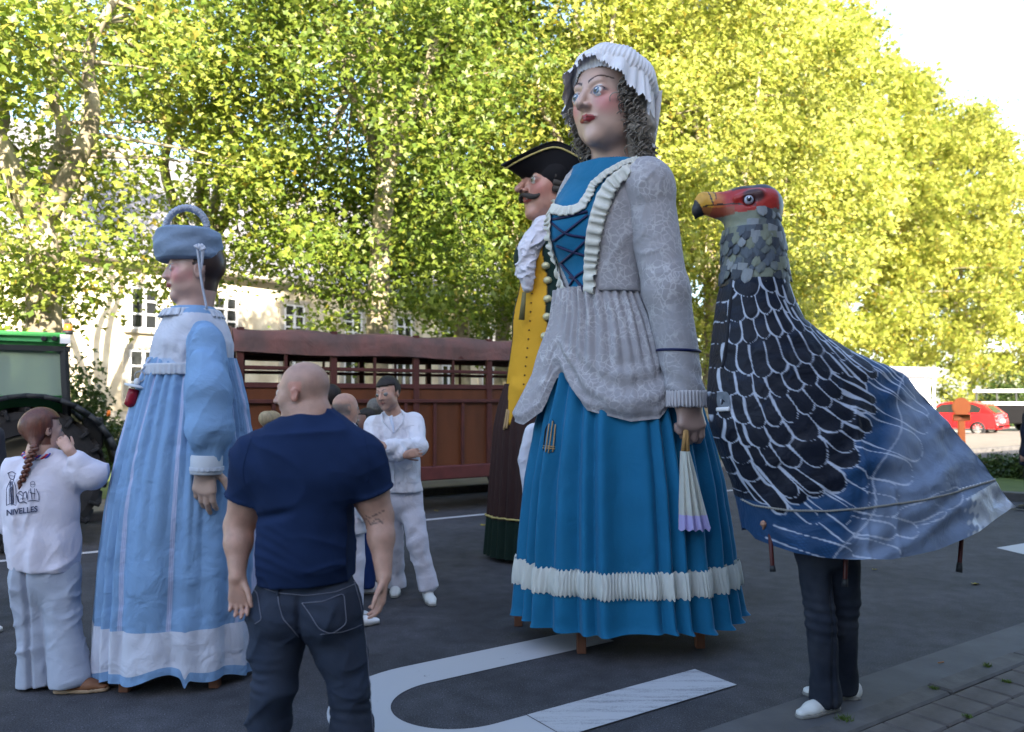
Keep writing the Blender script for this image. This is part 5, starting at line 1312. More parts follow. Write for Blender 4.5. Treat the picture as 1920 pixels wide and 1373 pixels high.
def stander(px_feet, top_px, Y, px_head, label, face, coat_m, trou_m, hair_m=None, hairf=None, hairc=(.02, .015, .012), shoulders=.19, coat_len=.60, base_skin=SK, arms=None, height=None, vox=.017, bald=False, extra=None, bun=None, shoe_m=None):
    """standing figure facing `face`; top_px crown height in the photo"""
    top = W(px_head, top_px, Y); H_ = top[2] if height is None else height
    f = nrm([face[0], face[1], 0]); s_ = np.array([-f[1], f[0], 0])      # s_: subject's left
    x0 = W(px_feet, 1000, Y)[0]; base = np.array([x0, Y, 0]); T = thing("person", base, label, "person")
    h = H_ / 7.4; c = lambda u, v, z: base + s_ * u + f * v + [0, 0, z * H_]
    hx = top[0] - x0
    hd = Head([top[0], Y, H_ - h * .5], h, face); S = SDF(); nb = np.array([x0 + hx * .8, Y, H_ * .835]); hd.prims(S, neck=.2, neck_to=nb, op_=.018)
    sh = {1: c(shoulders, 0, .80), -1: c(-shoulders, 0, .80)}
    el = {q: c(q * (shoulders + .05), -.02, .62) for q in (1, -1)}; wr = {q: c(q * (shoulders + .04), .06, .48) for q in (1, -1)}
    if arms: 
        for q in arms: el[q], wr[q] = arms[q]
    S.cone(nb, c(0, 0, .72), .06, .09, .05); S.ell(c(0, 0, .66), (.15, .11, .2), k=.05); S.ell(c(0, 0, .53), (.15, .11, .13), k=.05)
    for q in (1, -1):
        limb_body(S, sh[q], el[q], wr[q]); hand(S, wr[q], wr[q] - el[q] + np.array([0, 0, -.02]), -s_ * q, 1 if q < 0 else -1, .17, .35)
        S.cone(c(q * .09, 0, .52), c(q * .1, .02, .28), .07, .05, .04); S.cone(c(q * .1, .02, .28), c(q * .11, 0, .05), .05, .035, .03)
    grid_head(T, hd, S, vox, base=base_skin, hairf=hairf, hair=hairc)
    if hair_m is not None:
        hair_cap(hd, T, hair_m, .035, lambda L: np.where((L[:, 2] > .26) | ((L[:, 1] < .04) & (L[:, 2] > -.02)) | ((L[:, 1] < -.12) & (L[:, 2] > -.34)), -1, 1), vox=.013, extra=bun and (lambda S: bun(S, hd)), disp=.002)
    S = SDF(); S.cone(c(0, 0, .78), c(0, 0, .66), .14, .165, .07, flatdir=f, flat=.75); S.cone(sh[1] * .85 + sh[-1] * .15, sh[-1] * .85 + sh[1] * .15, .058, None, .05)
    S.cone(nb, c(0, 0, .77), .066, .09, .04); S.cone(c(0, 0, .66), c(0, 0, 1 - coat_len + .32 if False else .48), .165, .175, .05, flatdir=f, flat=.75)
    zl = (1 - coat_len) * H_
    if zl < .45 * H_: S.cone(c(0, 0, .5), [base[0], base[1], zl], .175, .20, .04, flatdir=f, flat=.8)
    for q in (1, -1): S.cone(sh[q], el[q], .066, .058, .04); S.cone(el[q], wr[q], .056, .046, .02)
    S.dispf = lambda P: -.012 * crease(P, 8, 319) + .005 * wob(P, 12, 61, (1, 1, .6)) + .003 * wob(P, 28, 62)
    S.cut([0, 0, max(zl, .0)], [0, 0, -1]); sdf_obj("coat", S, vox, coat_m, T)
    S = SDF(); S.cone(c(0, 0, .54), c(0, 0, .50), .15, .155, .03, flatdir=f, flat=.75)
    for q in (1, -1): S.cone(c(q * .09, 0, .51), c(q * .1, .02, .28), .09, .075, .03); S.cone(c(q * .1, .02, .28), c(q * .11, 0, .03), .075, .07, .02)
    S.dispf = lambda P: .005 * wob(P, 12, 71); S.cut([0, 0, .05], [0, 0, -1]); sdf_obj("trousers", S, vox, trou_m, T)
    for q in (1, -1): shoe("shoe", c(q * .11, 0, 0), f, .27, shoe_m or M_WHITE, T, vox=.013)
    return T, hd
grey = (.16, .15, .14)
fringe = lambda L: .75 * ((L[:, 1] < .02) & (L[:, 2] > -.22) & (L[:, 2] < .16) & (np.abs(L[:, 0]) < .34)).astype(float)
stander(652, 737, 5.9, 650, "balding man with grey side hair, behind the navy T-shirt's shoulder", (.75, .45, 0), M_WCOT, M_WCOT2, hairf=fringe, hairc=grey, shoulders=.2)
M_BLUEC = mat("blue_cloth", (.02, .05, .19), .85, fine=.4, crumple=.4)
stander(622, 722, 6.6, 622, "dark-haired person almost hidden behind the bald man's head", (.2, 1, 0), mat("dark_top", (.03, .03, .035), .8), M_WCOT2, hair_m=M_HAIRD, shoulders=.16)
M_BLOND = mat("blond_hair", (.30, .23, .14), .6, bump=.8, bscale=120, var=.3, vscale=50, stretch=(1, 1, .3))
stander(512, 772, 6.4, 512, "blond person with a small bun, seen between the blue dress and the bald man", (.3, 1, 0), M_BLUEC, M_WCOT2, hair_m=M_BLOND, shoulders=.14, bun=lambda S, hd: S.ell(hd.p(0, -.45, .25), .06, k=.03))
M_GREYH = mat("grey_hair", (.10, .095, .09), .7, bump=.8, bscale=120, var=.3, vscale=50)
stander(703, 748, 7.6, 703, "grey-haired person half hidden left of the crossed-arms man", (-.3, 1, 0), M_WCOT, M_WCOT2, hair_m=M_GREYH, shoulders=.17)
stander(686, 766, 6.9, 686, "darker-faced person just behind the balding man", (-.95, -.3, 0), mat("dark_top2", (.03, .035, .05), .8), M_BLUEC, hair_m=M_HAIRD, shoulders=.14, base_skin=(.2, .11, .09))
e1_, w1_ = W(982, 860, 6.7), W(985, 925, 6.62)
stander(1030, 735, 6.85, 1050, "person in white behind the tall lady, showing a white sleeve", (.2, -1, 0), M_WCOT, M_WCOT2, hair_m=M_HAIRD, shoulders=.15, arms={-1: (W(984, 862, 6.8), W(990, 925, 6.75))})
T_, h_ = stander(1938, 735, 11.8, 1945, "person in a long navy coat at the right edge, by the shrubs", (-.6, .5, 0), mat("navy_coat", (.012, .016, .035), .8, crumple=.4), mat("dark_trousers", (.02, .02, .025), .8), hair_m=M_HAIRD, coat_len=.62, shoe_m=M_BLK, shoulders=.2)
pE = G(-6, 1190)
stander(-62, 742 - 40, pE[1], -95, "person cut by the left edge, dark trouser leg and white shoe", (.9, -.3, 0), mat("dark_top3", (.03, .03, .04), .8), mat("dark_navy_trousers", (.018, .022, .035), .8), hair_m=M_HAIRD, height=1.72)
# ---------------------------------------------------------------- parade giants
def ringloft(name, zs, cfun, m, parent, n=420, cols=None, label=None):
    """cfun(z_index, theta array) -> (n,3) points; theta 0 faces the camera (-Y), + to the right"""
    th = np.linspace(-np.pi, np.pi, n, endpoint=False)
    V = np.concatenate([cfun(v, th) for v in zs]); c = None
    if cols is not None: c = cols(V, np.repeat(zs, n), np.tile(th, len(zs)))
    o = mk(name, V, grid_faces(len(zs), n, True), m, parent, True, c)
    if label: o['label'] = label
    return o
def folds(th, seed, nf=34, jit=.5):
    """-1..1 pleat profile with irregular spacing; sharp valleys"""
    r_ = np.random.default_rng(seed); k = r_.normal(0, jit, 8)
    ph = th * nf + sum(k[i] * np.sin(th * (i + 2) + i) for i in range(8))
    a = .5 + .5 * (.6 * np.sin(th * 3.1 + seed) + .4 * np.sin(th * 7.3 + 2 * seed))
    w = .5 + .5 * np.cos(ph)
    return ((w ** .75) * 1.8 - 1.0) * (.35 + .8 * a) + .25 * np.sin(th * nf * .37 + seed)
def interp(v, xs, ys): return np.interp(v, xs, ys)
def ruffle(name, P, Nrm, D, w, m, parent, amp=.012, freq=60, thick=.006, ncross=7, lift=.01, seed=0):
    """lace band: runs along P, spreads along direction D (per point) by width w, waving along the normal"""
    P = np.asarray(P); n = len(P); s_ = np.r_[0, np.cumsum(np.linalg.norm(np.diff(P, axis=0), axis=1))]
    r_ = np.random.default_rng(seed); ph = s_ * freq * 2 * np.pi + 1.2 * np.sin(s_ * 23) + r_.uniform(0, 6)
    w = np.asarray(w, float); w = np.full(n, float(w)) if w.ndim == 0 else np.interp(np.linspace(0, 1, n), np.linspace(0, 1, len(w)), w)
    D = np.asarray(D); D = D[np.minimum(np.arange(n), len(D) - 1)]; V = []
    for side in (0, 1):
        for j in range(ncross):
            u = j / (ncross - 1); am = amp * (.25 + .75 * u)
            V.append(P + D * ((u * w)[:, None] * (1 + .05 * np.sin(ph * 2.3) * u)[:, None]) + Nrm * ((lift * (1 - .3 * u) + am * np.cos(ph) * 1.0)[:, None] - side * thick) + np.gradient(P, axis=0) / (np.linalg.norm(np.gradient(P, axis=0), axis=1)[:, None] + 1e-9) * (am * .5 * np.sin(ph * 2))[:, None])
    V = np.concatenate(V); Q = []
    i = np.arange(n - 1)
    for side in (0, 1):
        for j in range(ncross - 1):
            a = (side * ncross + j) * n; b = a + n; q = np.stack([a + i, a + i + 1, b + i + 1, b + i], 1); Q.append(q if side == 0 else q[:, ::-1])
    for j in (0, ncross - 1):
        a = j * n; b = (ncross + j) * n; q = np.stack([a + i, b + i, b + i + 1, a + i + 1], 1); Q.append(q if j == 0 else q[:, ::-1])
    return mk(name, V, np.concatenate(Q), m, parent, True)
def cast(bv, pts, n=None, off=.004):
    P, N_ = [], []
    for (px, py) in resample(pts, n or len(pts) * 8):
        dr = Vector(tuple(W(px, py, 1.0) - np.array([0, 0, CAMH]))).normalized(); h_ = bv.ray_cast(Vector((0, 0, CAMH)), dr)
        if h_[0] is not None: P.append(np.array(h_[0])); N_.append(np.array(h_[1]) * (-1 if h_[1].dot(dr) > 0 else 1))
    P, N_ = np.array(P), np.array(N_)
    if len(P) < 2: return P, N_
    for _ in range(3): N_[1:-1] = (N_[:-2] + N_[1:-1] + N_[2:]); N_ /= np.linalg.norm(N_, axis=1)[:, None]; P[1:-1] = (P[:-2] + 2 * P[1:-1] + P[2:]) / 4
    return P + N_ * off, N_
def wood_leg(parent, c, h=.3, s_=.07, name="frame_leg"):
    MB().box([c[0], c[1], h / 2], (s_, s_, h), None, .004).build(name, mat("frame_wood", (.14, .06, .035), .7, var=.3, vscale=12, stretch=(1, 1, .2)), parent)
M_TEAL = mat("teal_cotton", (.004, .118, .245), .75, var=.08, vscale=4, crumple=.35, cscale=6, fine=.4, sheen=.1)
M_LACE = mat("ivory_lace", (.56, .55, .50), .9, bump=.8, bscale=90, fine=.6, var=.06, vscale=30)
def marble_mat():
    m = mat("marbled_grey_cotton", (.30, .29, .31), .85, crumple=.45, cscale=7, fine=.4); n, l, b = nodes_of(m)
    tc = n.new("ShaderNodeTexCoord"); nz = n.new("ShaderNodeTexNoise"); nz.inputs["Scale"].default_value = 7; nz.inputs["Detail"].default_value = 6
    l.new(tc.outputs["Object"], nz.inputs[0]); ad = n.new("ShaderNodeVectorMath"); ad.operation = 'MULTIPLY_ADD'; ad.inputs[1].default_value = (.16, .16, .16)
    l.new(nz.outputs[1], ad.inputs[0]); l.new(tc.outputs["Object"], ad.inputs[2])
    vo = n.new("ShaderNodeTexVoronoi"); vo.feature = 'DISTANCE_TO_EDGE'; vo.inputs["Scale"].default_value = 22; l.new(ad.outputs[0], vo.inputs[0])
    r = n.new("ShaderNodeMapRange"); r.inputs[1].default_value = 0; r.inputs[2].default_value = .13; r.inputs[3].default_value = 1; r.inputs[4].default_value = 0; l.new(vo.outputs[0], r.inputs[0])
    r2 = n.new("ShaderNodeMapRange"); r2.inputs[1].default_value = .38; r2.inputs[2].default_value = .62; l.new(nz.outputs[0], r2.inputs[0])
    mu = n.new("ShaderNodeMath"); mu.operation = 'MULTIPLY'; l.new(r.outputs[0], mu.inputs[0]); l.new(r2.outputs[0], mu.inputs[1])
    mx = n.new("ShaderNodeMix"); mx.data_type = 'RGBA'; l.new(mu.outputs[0], mx.inputs[0]); mx.inputs[6].default_value = (.30, .29, .31, 1); mx.inputs[7].default_value = (.46, .45, .47, 1)
    l.new(mx.outputs[2], b.inputs["Base Color"]); return m
M_MARB = marble_mat()

def tall_lady():
    Y0 = 5.55; g = lambda px, py, dy=0.0: W(px, py, Y0 + dy); c0 = np.array([.785, Y0, 0])
    T = thing("parade_giant", c0, "tall lady giant with white bonnet, grey marbled bodice and wide teal skirt", "parade giant", "giants of the parade standing in the road")
    zy = lambda py: W(0, py, Y0)[2]
    ys = [600, 700, 800, 900, 1000, 1100, 1150, 1195]; rx = [.40, .475, .585, .66, .705, .745, .765, .78]; cxs = [1160, 1162, 1165, 1168, 1170, 1172, 1174, 1176]
    zz = [zy(y) for y in ys]; zz[-1] = .175
    fo = lambda th: folds(th, 5, 26, .9)
    def sk(v, th):
        z = float(np.interp(v, [0, 1], [zz[0], zz[-1]])); r = np.interp(-z, [-q for q in zz], rx); X = (np.interp(-z, [-q for q in zz], cxs) - CX) / FPX * Y0
        ry = r * (.72 + .0 * v); A = .014 + .042 * v ** .6
        f = fo(th + .10 * v * np.sin(th * 2)) * A * (1 - .3 * np.exp(-((v - .85) / .05) ** 2)) + .012 * v * np.sin(th * 9 + 3)
        bandpinch = -.018 * np.exp(-((v - .845) / .035) ** 2) * 0
        Pq = np.stack([r * np.sin(th), -r * np.cos(th), z + 0 * th], 1); f = f - .012 * crease(Pq, 5, 327, (1, 1, .35)) - .006 * crease(Pq, 13, 328, (1, 1, .5))
        zb = z + (v > .97) * (.02 * np.sin(th * 7 + 1) + .025 * np.sin(th * 3)) - .02 * v * np.cos(th) * 0
        rr_x, rr_y = r + f + bandpinch, ry + f + bandpinch
        return np.stack([X + rr_x * np.sin(th), Y0 - rr_y * np.cos(th), np.full_like(th, 1) * z + (0 if v < .97 else 1) * (.012 * np.sin(th * 5 + 1))], 1)
    sko = ringloft("skirt", np.linspace(0, 1, 70), sk, M_TEAL, T, 720)
    # gathered ivory band round the skirt
    def band(v, th):      # v 0..1 across the band
        u = np.interp(v, [0, 1], [.812, .892]); p = sk(u, th); dirn = np.stack([np.sin(th), -np.cos(th), 0 * th], 1)
        edge = abs(v - .5) * 2
        a = .012 + .012 * (1 - edge ** 3) + (.006 * np.cos(th * 210 + 2 * np.sin(th * 9)) * (edge ** 2) + .003 * np.cos(th * 190 + 3 * np.sin(th * 31)) + .004 * np.sin(th * 37 + 2 * np.sin(th * 5)))
        p = p + dirn * a[:, None]; p[:, 2] += (edge > .85) * .007 * np.sin(th * 190) * (1 if v > .5 else -1); return p
    ringloft("gathered_band", np.linspace(0, 1, 15), band, mat("ivory_band", (.50, .52, .49), .85, fine=.4, bump=.3, bscale=60), sko, 1800)
    # frame legs
    for (px, py) in ((1090, 1224), (1312, 1214), (972, 1173), (1195, 1166)): wood_leg(T, G(px, py), .5, .06)
    fr = MB(); q = [G(px, py) + [0, 0, .33] for px, py in ((1090, 1224), (1312, 1214), (1195, 1166), (972, 1173))]
    for i in range(4): fr.bar(q[i], q[(i + 1) % 4], .05)
    fr.build("frame_rail", mat("frame_wood"), T)
    # skirt slit (left): dark patch painted for its unlit inside, with basket ribs
    bs = bvh(sko); P, N_ = cast(bs, [(1036, 786), (1022, 800), (1017, 850), (1030, 852), (1040, 845), (1043, 800), (1036, 786)], 40, .002)
    c_ = P.mean(0); V = np.vstack([P, c_[None]]); n = len(P); mk("slit_dark_patch", V, np.array([[i, (i + 1) % n, n] for i in range(n)]), mat("painted_inside_shade", (.008, .007, .006), .9), sko, False)
    cane = mat("cane", (.36, .24, .12), .6)
    for pts in ([(1036, 790), (1028, 850)], [(1030, 795), (1023, 848)], [(1041, 796), (1036, 848)], [(1019, 836), (1040, 838)], [(1018, 840), (1040, 842)]):
        P, N_ = cast(bs, pts, 8, .006); MB().tube(P, .0045, 6).build("cane_rib", cane, sko, True)
    # bodice and sleeves
    Cb = np.array([.685, Y0, 0]); tor = lambda px, py, dy=0.: g(px, py, dy)
    f_ = nrm([-.80, -.60, 0]); l_ = np.array([.6, -.8, 0])
    def torso(S, e=0.0):
        S.cone(tor(1135, 545), tor(1132, 440), .335 + e, .345 + e, .08, flatdir=f_, flat=.86)
        S.cone(tor(1132, 440), tor(1140, 365), .345 + e, .30 + e, .10, flatdir=f_, flat=.86)
        S.ell(tor(1104, 430, -.07), (.27 + e, .24 + e, .25), k=.10)
        S.cone(tor(1140, 372) + l_ * .18, tor(1140, 372) - l_ * .18, .235 + e, None, .12)
        S.cone(tor(1145, 350), tor(1150, 297), .22 + e, .165 + e, .08)
    S = SDF(); torso(S)
    S.dispf = lambda P: -.016 * crease(P, 4, 323) - .008 * crease(P, 11, 324)
    S.cone(tor(1150, 335), tor(1152, 312), .180, .176, .03)
    S.cut(tor(1152, 319) , (.1, 0, 1)); S.cut(tor(1150, 556), (0, 0, -1))
    bod = sdf_obj("bodice", S, .012, M_MARB, T)
    b0 = bvh(bod)
    # teal front panel: a thin second skin over the bodice inside the lace outline
    poly = [(1088, 284), (1215, 284), (1205, 300), (1170, 318), (1150, 330), (1128, 360), (1112, 395), (1105, 450), (1100, 548), (1074, 550), (1052, 500), (1032, 455), (1026, 400), (1046, 368), (1070, 330)]
    V, Fq = mesh_np(bod)
    rel = V - [0, 0, CAMH]; dep = rel[:, 1] * math.cos(TILT) + rel[:, 2] * math.sin(TILT)
    pxs = CX + FPX * rel[:, 0] / dep; pys = CY - FPX * (-rel[:, 1] * math.sin(TILT) + rel[:, 2] * math.cos(TILT)) / dep
    ins = np.zeros(len(V), bool); j = len(poly) - 1
    for i in range(len(poly)):
        (xi, yi), (xj, yj) = poly[i], poly[j]
        m_ = ((yi > pys) != (yj > pys)) & (pxs < (xj - xi) * (pys - yi) / (yj - yi + 1e-9) + xi); ins ^= m_; j = i
    ctr = tor(1140, 420); side = ((V - ctr) @ l_) < .30
    Nv = np.zeros_like(V); fn = np.cross(V[Fq[:, 1]] - V[Fq[:, 0]], V[Fq[:, 2]] - V[Fq[:, 0]])
    for k in range(4): np.add.at(Nv, Fq[:, k], fn)
    Nv /= np.linalg.norm(Nv, axis=1)[:, None] + 1e-12
    # everything in front of the lace outline, on the lady's chest side only; mirrored across her middle
    mid = ctr + f_ * .3
    loc_ = (V - ctr) @ l_; locf = (V - ctr) @ f_
    front = ins & ((Nv * (V - np.array([0, 0, CAMH]))).sum(1) < 0)
    coll = (V[:, 2] > zy(318)) & (locf > -.2)
    keep = (front | coll)[Fq].all(1)
    used = np.unique(Fq[keep]); mp = np.full(len(V), -1); mp[used] = np.arange(len(used))
    pan = mk("front_panel", V[used] + Nv[used] * .006, mp[Fq[keep]], M_TEAL, bod)
    # lace
    right = [(1196, 300), (1165, 318), (1140, 338), (1122, 366), (1108, 400), (1100, 440), (1098, 490), (1098, 548)]
    P, N_ = cast(b0, right, 110, .008); D = np.cross(N_, np.gradient(P, axis=0)); D /= np.linalg.norm(D, axis=1)[:, None]
    if (D[len(D) // 2] @ np.array([1., 0, 0])) < 0: D = -D
    ruffle("lace_ruffle", P, N_, D, np.interp(np.arange(110), [0, 30, 110], [.05, .115, .085]), M_LACE, bod, .016, 16, .008, lift=.02)
    left = [(1046, 376), (1038, 400), (1036, 440), (1042, 470), (1052, 510), (1064, 540), (1076, 552)]
    P, N_ = cast(b0, left, 90, .008); D = np.cross(N_, np.gradient(P, axis=0)); D /= np.linalg.norm(D, axis=1)[:, None]
    if (D[len(D) // 2] @ np.array([1., 0, 0])) > 0: D = -D
    ruffle("lace_ruffle", P, N_, D, .075, M_LACE, bod, .014, 16, .008, lift=.02, seed=3)
    neck = [(1040, 385), (1062, 392), (1085, 388), (1100, 368), (1112, 345), (1135, 325), (1165, 308), (1190, 300)]
    P, N_ = cast(b0, neck, 110, .012); D = np.cross(N_, np.gradient(P, axis=0)); D /= np.linalg.norm(D, axis=1)[:, None]
    if D[20][2] > 0: D = -D
    ruffle("lace_neckline", P, N_, D, np.interp(np.arange(110), [0, 40, 110], [.07, .06, .03]), M_LACE, bod, .008, 26, .010, lift=.022, seed=5)
    P, N_ = cast(b0, [(1060, 548), (1078, 556), (1100, 552)], 40, .008)
    ruffle("lace_point", P, N_, np.tile([0, 0, -1.], (40, 1)), .12, M_LACE, bod, .014, 16, .008, lift=.03, seed=6)
    MN = mat("navy_ribbon", (.008, .012, .06), .45)
    for pts in ([(1032, 414), (1065, 408), (1102, 398)], [(1040, 452), (1070, 430), (1103, 404)], [(1034, 416), (1062, 440), (1100, 446)], [(1046, 460), (1070, 470), (1100, 480)], [(1052, 494), (1075, 474), (1100, 450)],
                [(1054, 492), (1072, 515), (1096, 540)], [(1070, 536), (1082, 518), (1098, 508)], [(1070, 520), (1082, 524), (1096, 546)]):
        P, N_ = cast(b0, pts, 14, .014); MB().tube(P, .0095, 6, flat=.5).build("lacing_ribbon", MN, bod, True)
    # sleeve (her left arm, near side)
    sh, el, wr = g(1212, 352, -.26), g(1250, 545, -.36), g(1287, 735, -.42)
    S = SDF(); S.ell(sh + [0, 0, -.02], (.165, .17, .17), k=.09); S.cone(sh, el, .168, .150, .06); S.cone(el, wr, .150, .122, .05)
    S.cone(sh + [-.12, .08, .03], sh, .17, .16, .08)
    def dsl(P):
        t = (P[:, 2] - wr[2]); return -.022 * crease(P, 4.5, 321, (1, 1, .8)) - .010 * crease(P, 12, 322, (1, 1, 1.2)) + .010 * wob(P, 7, 81, (1, 1, .45)) + .006 * np.sin(t * 46 + P[:, 0] * 30 + 2 * wob(P, 4, 82)) * ss(-t, -.28, -.05) + .005 * wob(P, 18, 83, (1, 1, .6))
    S.dispf = dsl; S.cut(wr + [0, 0, .0], (0, 0, -1)); slv = sdf_obj("sleeve", S, .011, M_MARB, T)
    # hidden arm on the far side
    S = SDF(); shr, elr, wrr = g(1098, 352, .28), g(1070, 600, .32), g(1045, 740, .16)
    S.ell(shr, (.16, .16, .16), k=.08); S.cone(shr, elr, .15, .12, .06); S.cone(elr, wrr, .12, .10, .05); S.dispf = dsl; sdf_obj("sleeve", S, .014, M_MARB, T)
    cb = MB(); bsv = bvh(slv)
    Pn = np.array([wr + (el - wr) * .40 + [.137 * math.cos(a), .137 * math.sin(a), -.005 * math.cos(a)] for a in np.linspace(0, 6.283, 40)])
    MB().tube(Pn, .009, 8).build("navy_armband", MN, slv, True)
    th = np.linspace(0, 2 * np.pi, 240); Pc = np.array([wr + [.118 * math.cos(a), .118 * math.sin(a), .01] for a in th]); Nc = np.stack([np.cos(th), np.sin(th), 0 * th], 1)
    ruffle("cuff_frill", Pc, Nc, np.tile([0, 0, -1.], (240, 1)), .105, mat("grey_frill", (.42, .40, .42), .85, fine=.4), slv, .008, 44, .008, lift=.012)
    # hand with the fan
    hb = g(1289, 757, -.43); L = .40
    S = SDF(); S.cone(hb + [0, 0, .12], hb + [0, 0, -.0], .085, .085, .03)
    hand(S, hb + [0, 0, .06], (.10, -.10, -1), (-.25, .9, 0), 1, L, .75, 1.25, curls=[.55, .75, .95, 1.1], thumb_dir=(-.12, -.02, -1))
    sdf_obj("hand", S, .008, M_PUP, T, lambda P: mixc(np.tile(np.array((.34, .225, .19)), (len(P), 1)), (.38, .16, .15), .6 * ss(np.linalg.norm(P - (hb + [-.085, -.03, -.24]), axis=1) * -1, -.035, -.02)), "large painted hand holding the folded fan")
    # fan: its own thing, held in the hand
    ft = g(1284, 800, -.47); fb = g(1303, 993, -.50)
    Fn = thing("folding_fan", ft, "half-folded ivory fan with bamboo sticks and lilac lace edge in the lady's hand", "fan")
    MB().tube([g(1290, 770, -.46), g(1281, 848, -.47)], .016, 8).tube([g(1286, 780, -.46), g(1290, 850, -.475)], .013, 8).build("handle", mat("bamboo", (.45, .26, .10), .5), Fn, True)
    V = []; nc = 37
    for i, u in enumerate(np.linspace(0, 1, 22)):
        xl, xr = 1276 - 3 * u, 1294 + 40 * u; py = 846 + 147 * u
        for k, q in enumerate(np.linspace(0, 1, nc)):
            fz = .016 * (.3 + u) * (abs(((q * 4.0) % 1) - .5) * 4 - 1)
            p = g(xl + (xr - xl) * q, py + (2.5 * math.sin(q * 30) if u > .97 else 0), -.49); p[1] += fz - .05 * math.sin(q * 3.14); V.append(p)
    V = np.array(V); V2 = V + [0, .008, 0]; nb_ = len(V); Q = grid_faces(22, nc, False)
    fan = mk("fan_leaf", np.vstack([V, V2]), np.vstack([Q, Q[:, ::-1] + nb_]), mat("ivory_fan", (.52, .52, .46), .8, fine=.5, crumple=.3, cscale=12), Fn)
    V3 = V[-5 * nc:] - [0, .005, 0]; mk("lace_edge", V3, grid_faces(5, nc, False), mat("lilac_lace", (.42, .38, .66), .85, bump=.9, bscale=70, fine=.5), fan)
    # overskirt: gathered at the waist, draped up in a swag, open at the front
    zw = zy(548)
    def ov(v, th):
        deg = np.degrees(th)
        yb = np.interp(deg, [-180, -110, -88, -74, -66, -62, -57, -50, -30, 0, 20, 34, 46, 60, 90, 180], [735, 745, 785, 795, 770, 712, 700, 722, 768, 787, 782, 752, 720, 712, 735, 735])
        y = 545 + (yb - 545) * v; z = CAMH + (745.4 - y) * Y0 / FPX
        base = np.interp(y, [545, 600, 700, 800], [.345, .385, .475, .59]); X = (np.interp(y, [545, 600, 700, 800], [1138, 1150, 1160, 1166]) - CX) / FPX * Y0
        gath = (folds(th, 9, 44, 1.1) + .5 * folds(th + .2 * v, 31, 23, 1.3)) * (.021 - .010 * v) * (1 - .8 * ss(np.full_like(th, v), .45, .75))
        tail = .20 * v ** 2 * np.exp(-((deg + 82) / 16) ** 2)
        sw = .035 * np.sin(v * np.pi) + .017 * ss(np.full_like(th, v), .5, .72) * np.clip(np.cos(th * 1.2), 0, 1) ** .6 * np.sin(v * 30 - 5.5 * np.cos(th * 1.7 - .15) + .8 * np.sin(th * 5)) - .05 * ss(np.full_like(th, v), .93, 1.0)
        Pq = np.stack([X + base * np.sin(th), -base * np.cos(th), z], 1)
        r = base + .02 + gath + sw + tail - .020 * crease(Pq, 5, 325, (1, 1, 1.3)) * v - .010 * crease(Pq, 12, 326) * v
        return np.stack([X + r * np.sin(th), Y0 - r * .80 * np.cos(th), z], 1)
    ovs = ringloft("overskirt", np.linspace(0, 1, 76), ov, M_MARB, T, 600)
    # head
    hd = Head(g(1142, 195, -.10), .68, (-.72, -.69, .02), roll=.02)
    S = SDF(); hd.prims(S, neck=.215, neck_to=g(1150, 296, .0), jaw=.85, nose=1.0, lips=True, deep=1.0, cheek=.9, op_=.025)
    def pc(P):
        c = hd.color(P, (.50, .335, .275), lips=(.30, .035, .04), blush=(.52, .18, .18), brow=(.045, .02, .015), lid=(.07, .06, .08))
        return c
    head = sdf_obj("head", S, .0075, M_PUP, T, pc)
    hd.eyes(head, iris=(.10, .16, .26), look=(-.78, -.62, .02), white=(.55, .55, .56))
    for sx in (-1, 1):      # lashes along the upper lid
        P = np.array([hd.p(sx * (.135 + .074 * math.cos(a)), .352 - .03 * abs(math.cos(a)) ** 2, -.002 + .038 * math.sin(a)) for a in np.linspace(.15, math.pi - .1, 14)]); MB().tube(P, .0045, 6).build("eyelash_line", mat("lash_black", (.01, .01, .012), .5), head, True)
    # curls: many little tubes
    MC = mat("grey_curls", (.23, .20, .17), .8, bump=.7, bscale=80, var=.3, vscale=30)
    r_ = np.random.default_rng(3)
    def curls(name, pts, n, spread):
        mb = MB(); pts = np.array(pts)
        for k in range(n):
            t = r_.uniform(0, 1) * (len(pts) - 1); i = int(min(t, len(pts) - 2)); c = pts[i] * (1 - (t - i)) + pts[i + 1] * (t - i) + r_.normal(0, 1, 3) * spread * (.6 + .3 * t / len(pts))
            rad = r_.uniform(.009, .019); ln = r_.uniform(.06, .16); a = np.linspace(0, r_.uniform(8, 17), 20); ax = nrm([r_.normal() * .3, r_.normal() * .3, -1])
            u = nrm(np.cross(ax, [1, .2, 0])); w = np.cross(ax, u)
            P = c + np.outer(np.linspace(0, ln, 20), ax) + rad * (np.cos(a)[:, None] * u + np.sin(a)[:, None] * w)
            mb.tube(P, np.linspace(.0068, .0038, 20), 3, False)
        return mb.build(name, MC, head, True)
    o = curls("curly_hair", [hd.p(.30, .14, .10), hd.p(.345, .04, -.08), hd.p(.36, -.04, -.3), hd.p(.32, -.16, -.55), hd.p(.24, -.26, -.72)], 520, .034); o['kind'] = 'stuff'
    o = curls("curly_hair", [hd.p(-.29, .16, .08), hd.p(-.33, .08, -.1), hd.p(-.33, .03, -.3), hd.p(-.27, .0, -.42)], 220, .024); o['kind'] = 'stuff'
    S = SDF(); S.chain([hd.p(.28, .0, .05), hd.p(.30, -.1, -.3), hd.p(.22, -.25, -.7)], [.09, .10, .08], .05); S.chain([hd.p(-.28, .0, .05), hd.p(-.28, -.05, -.3), hd.p(-.22, -.1, -.5)], [.06, .06, .04], .05)
    S.dispf = lambda P: .012 * wob(P, 40, 91); sdf_obj("under_hair", S, .012, MC, head)
    # bonnet: gathered crown and frilled brim
    MBn = mat("white_bonnet_cotton", (.60, .60, .64), .85, fine=.3, crumple=.3, cscale=12)
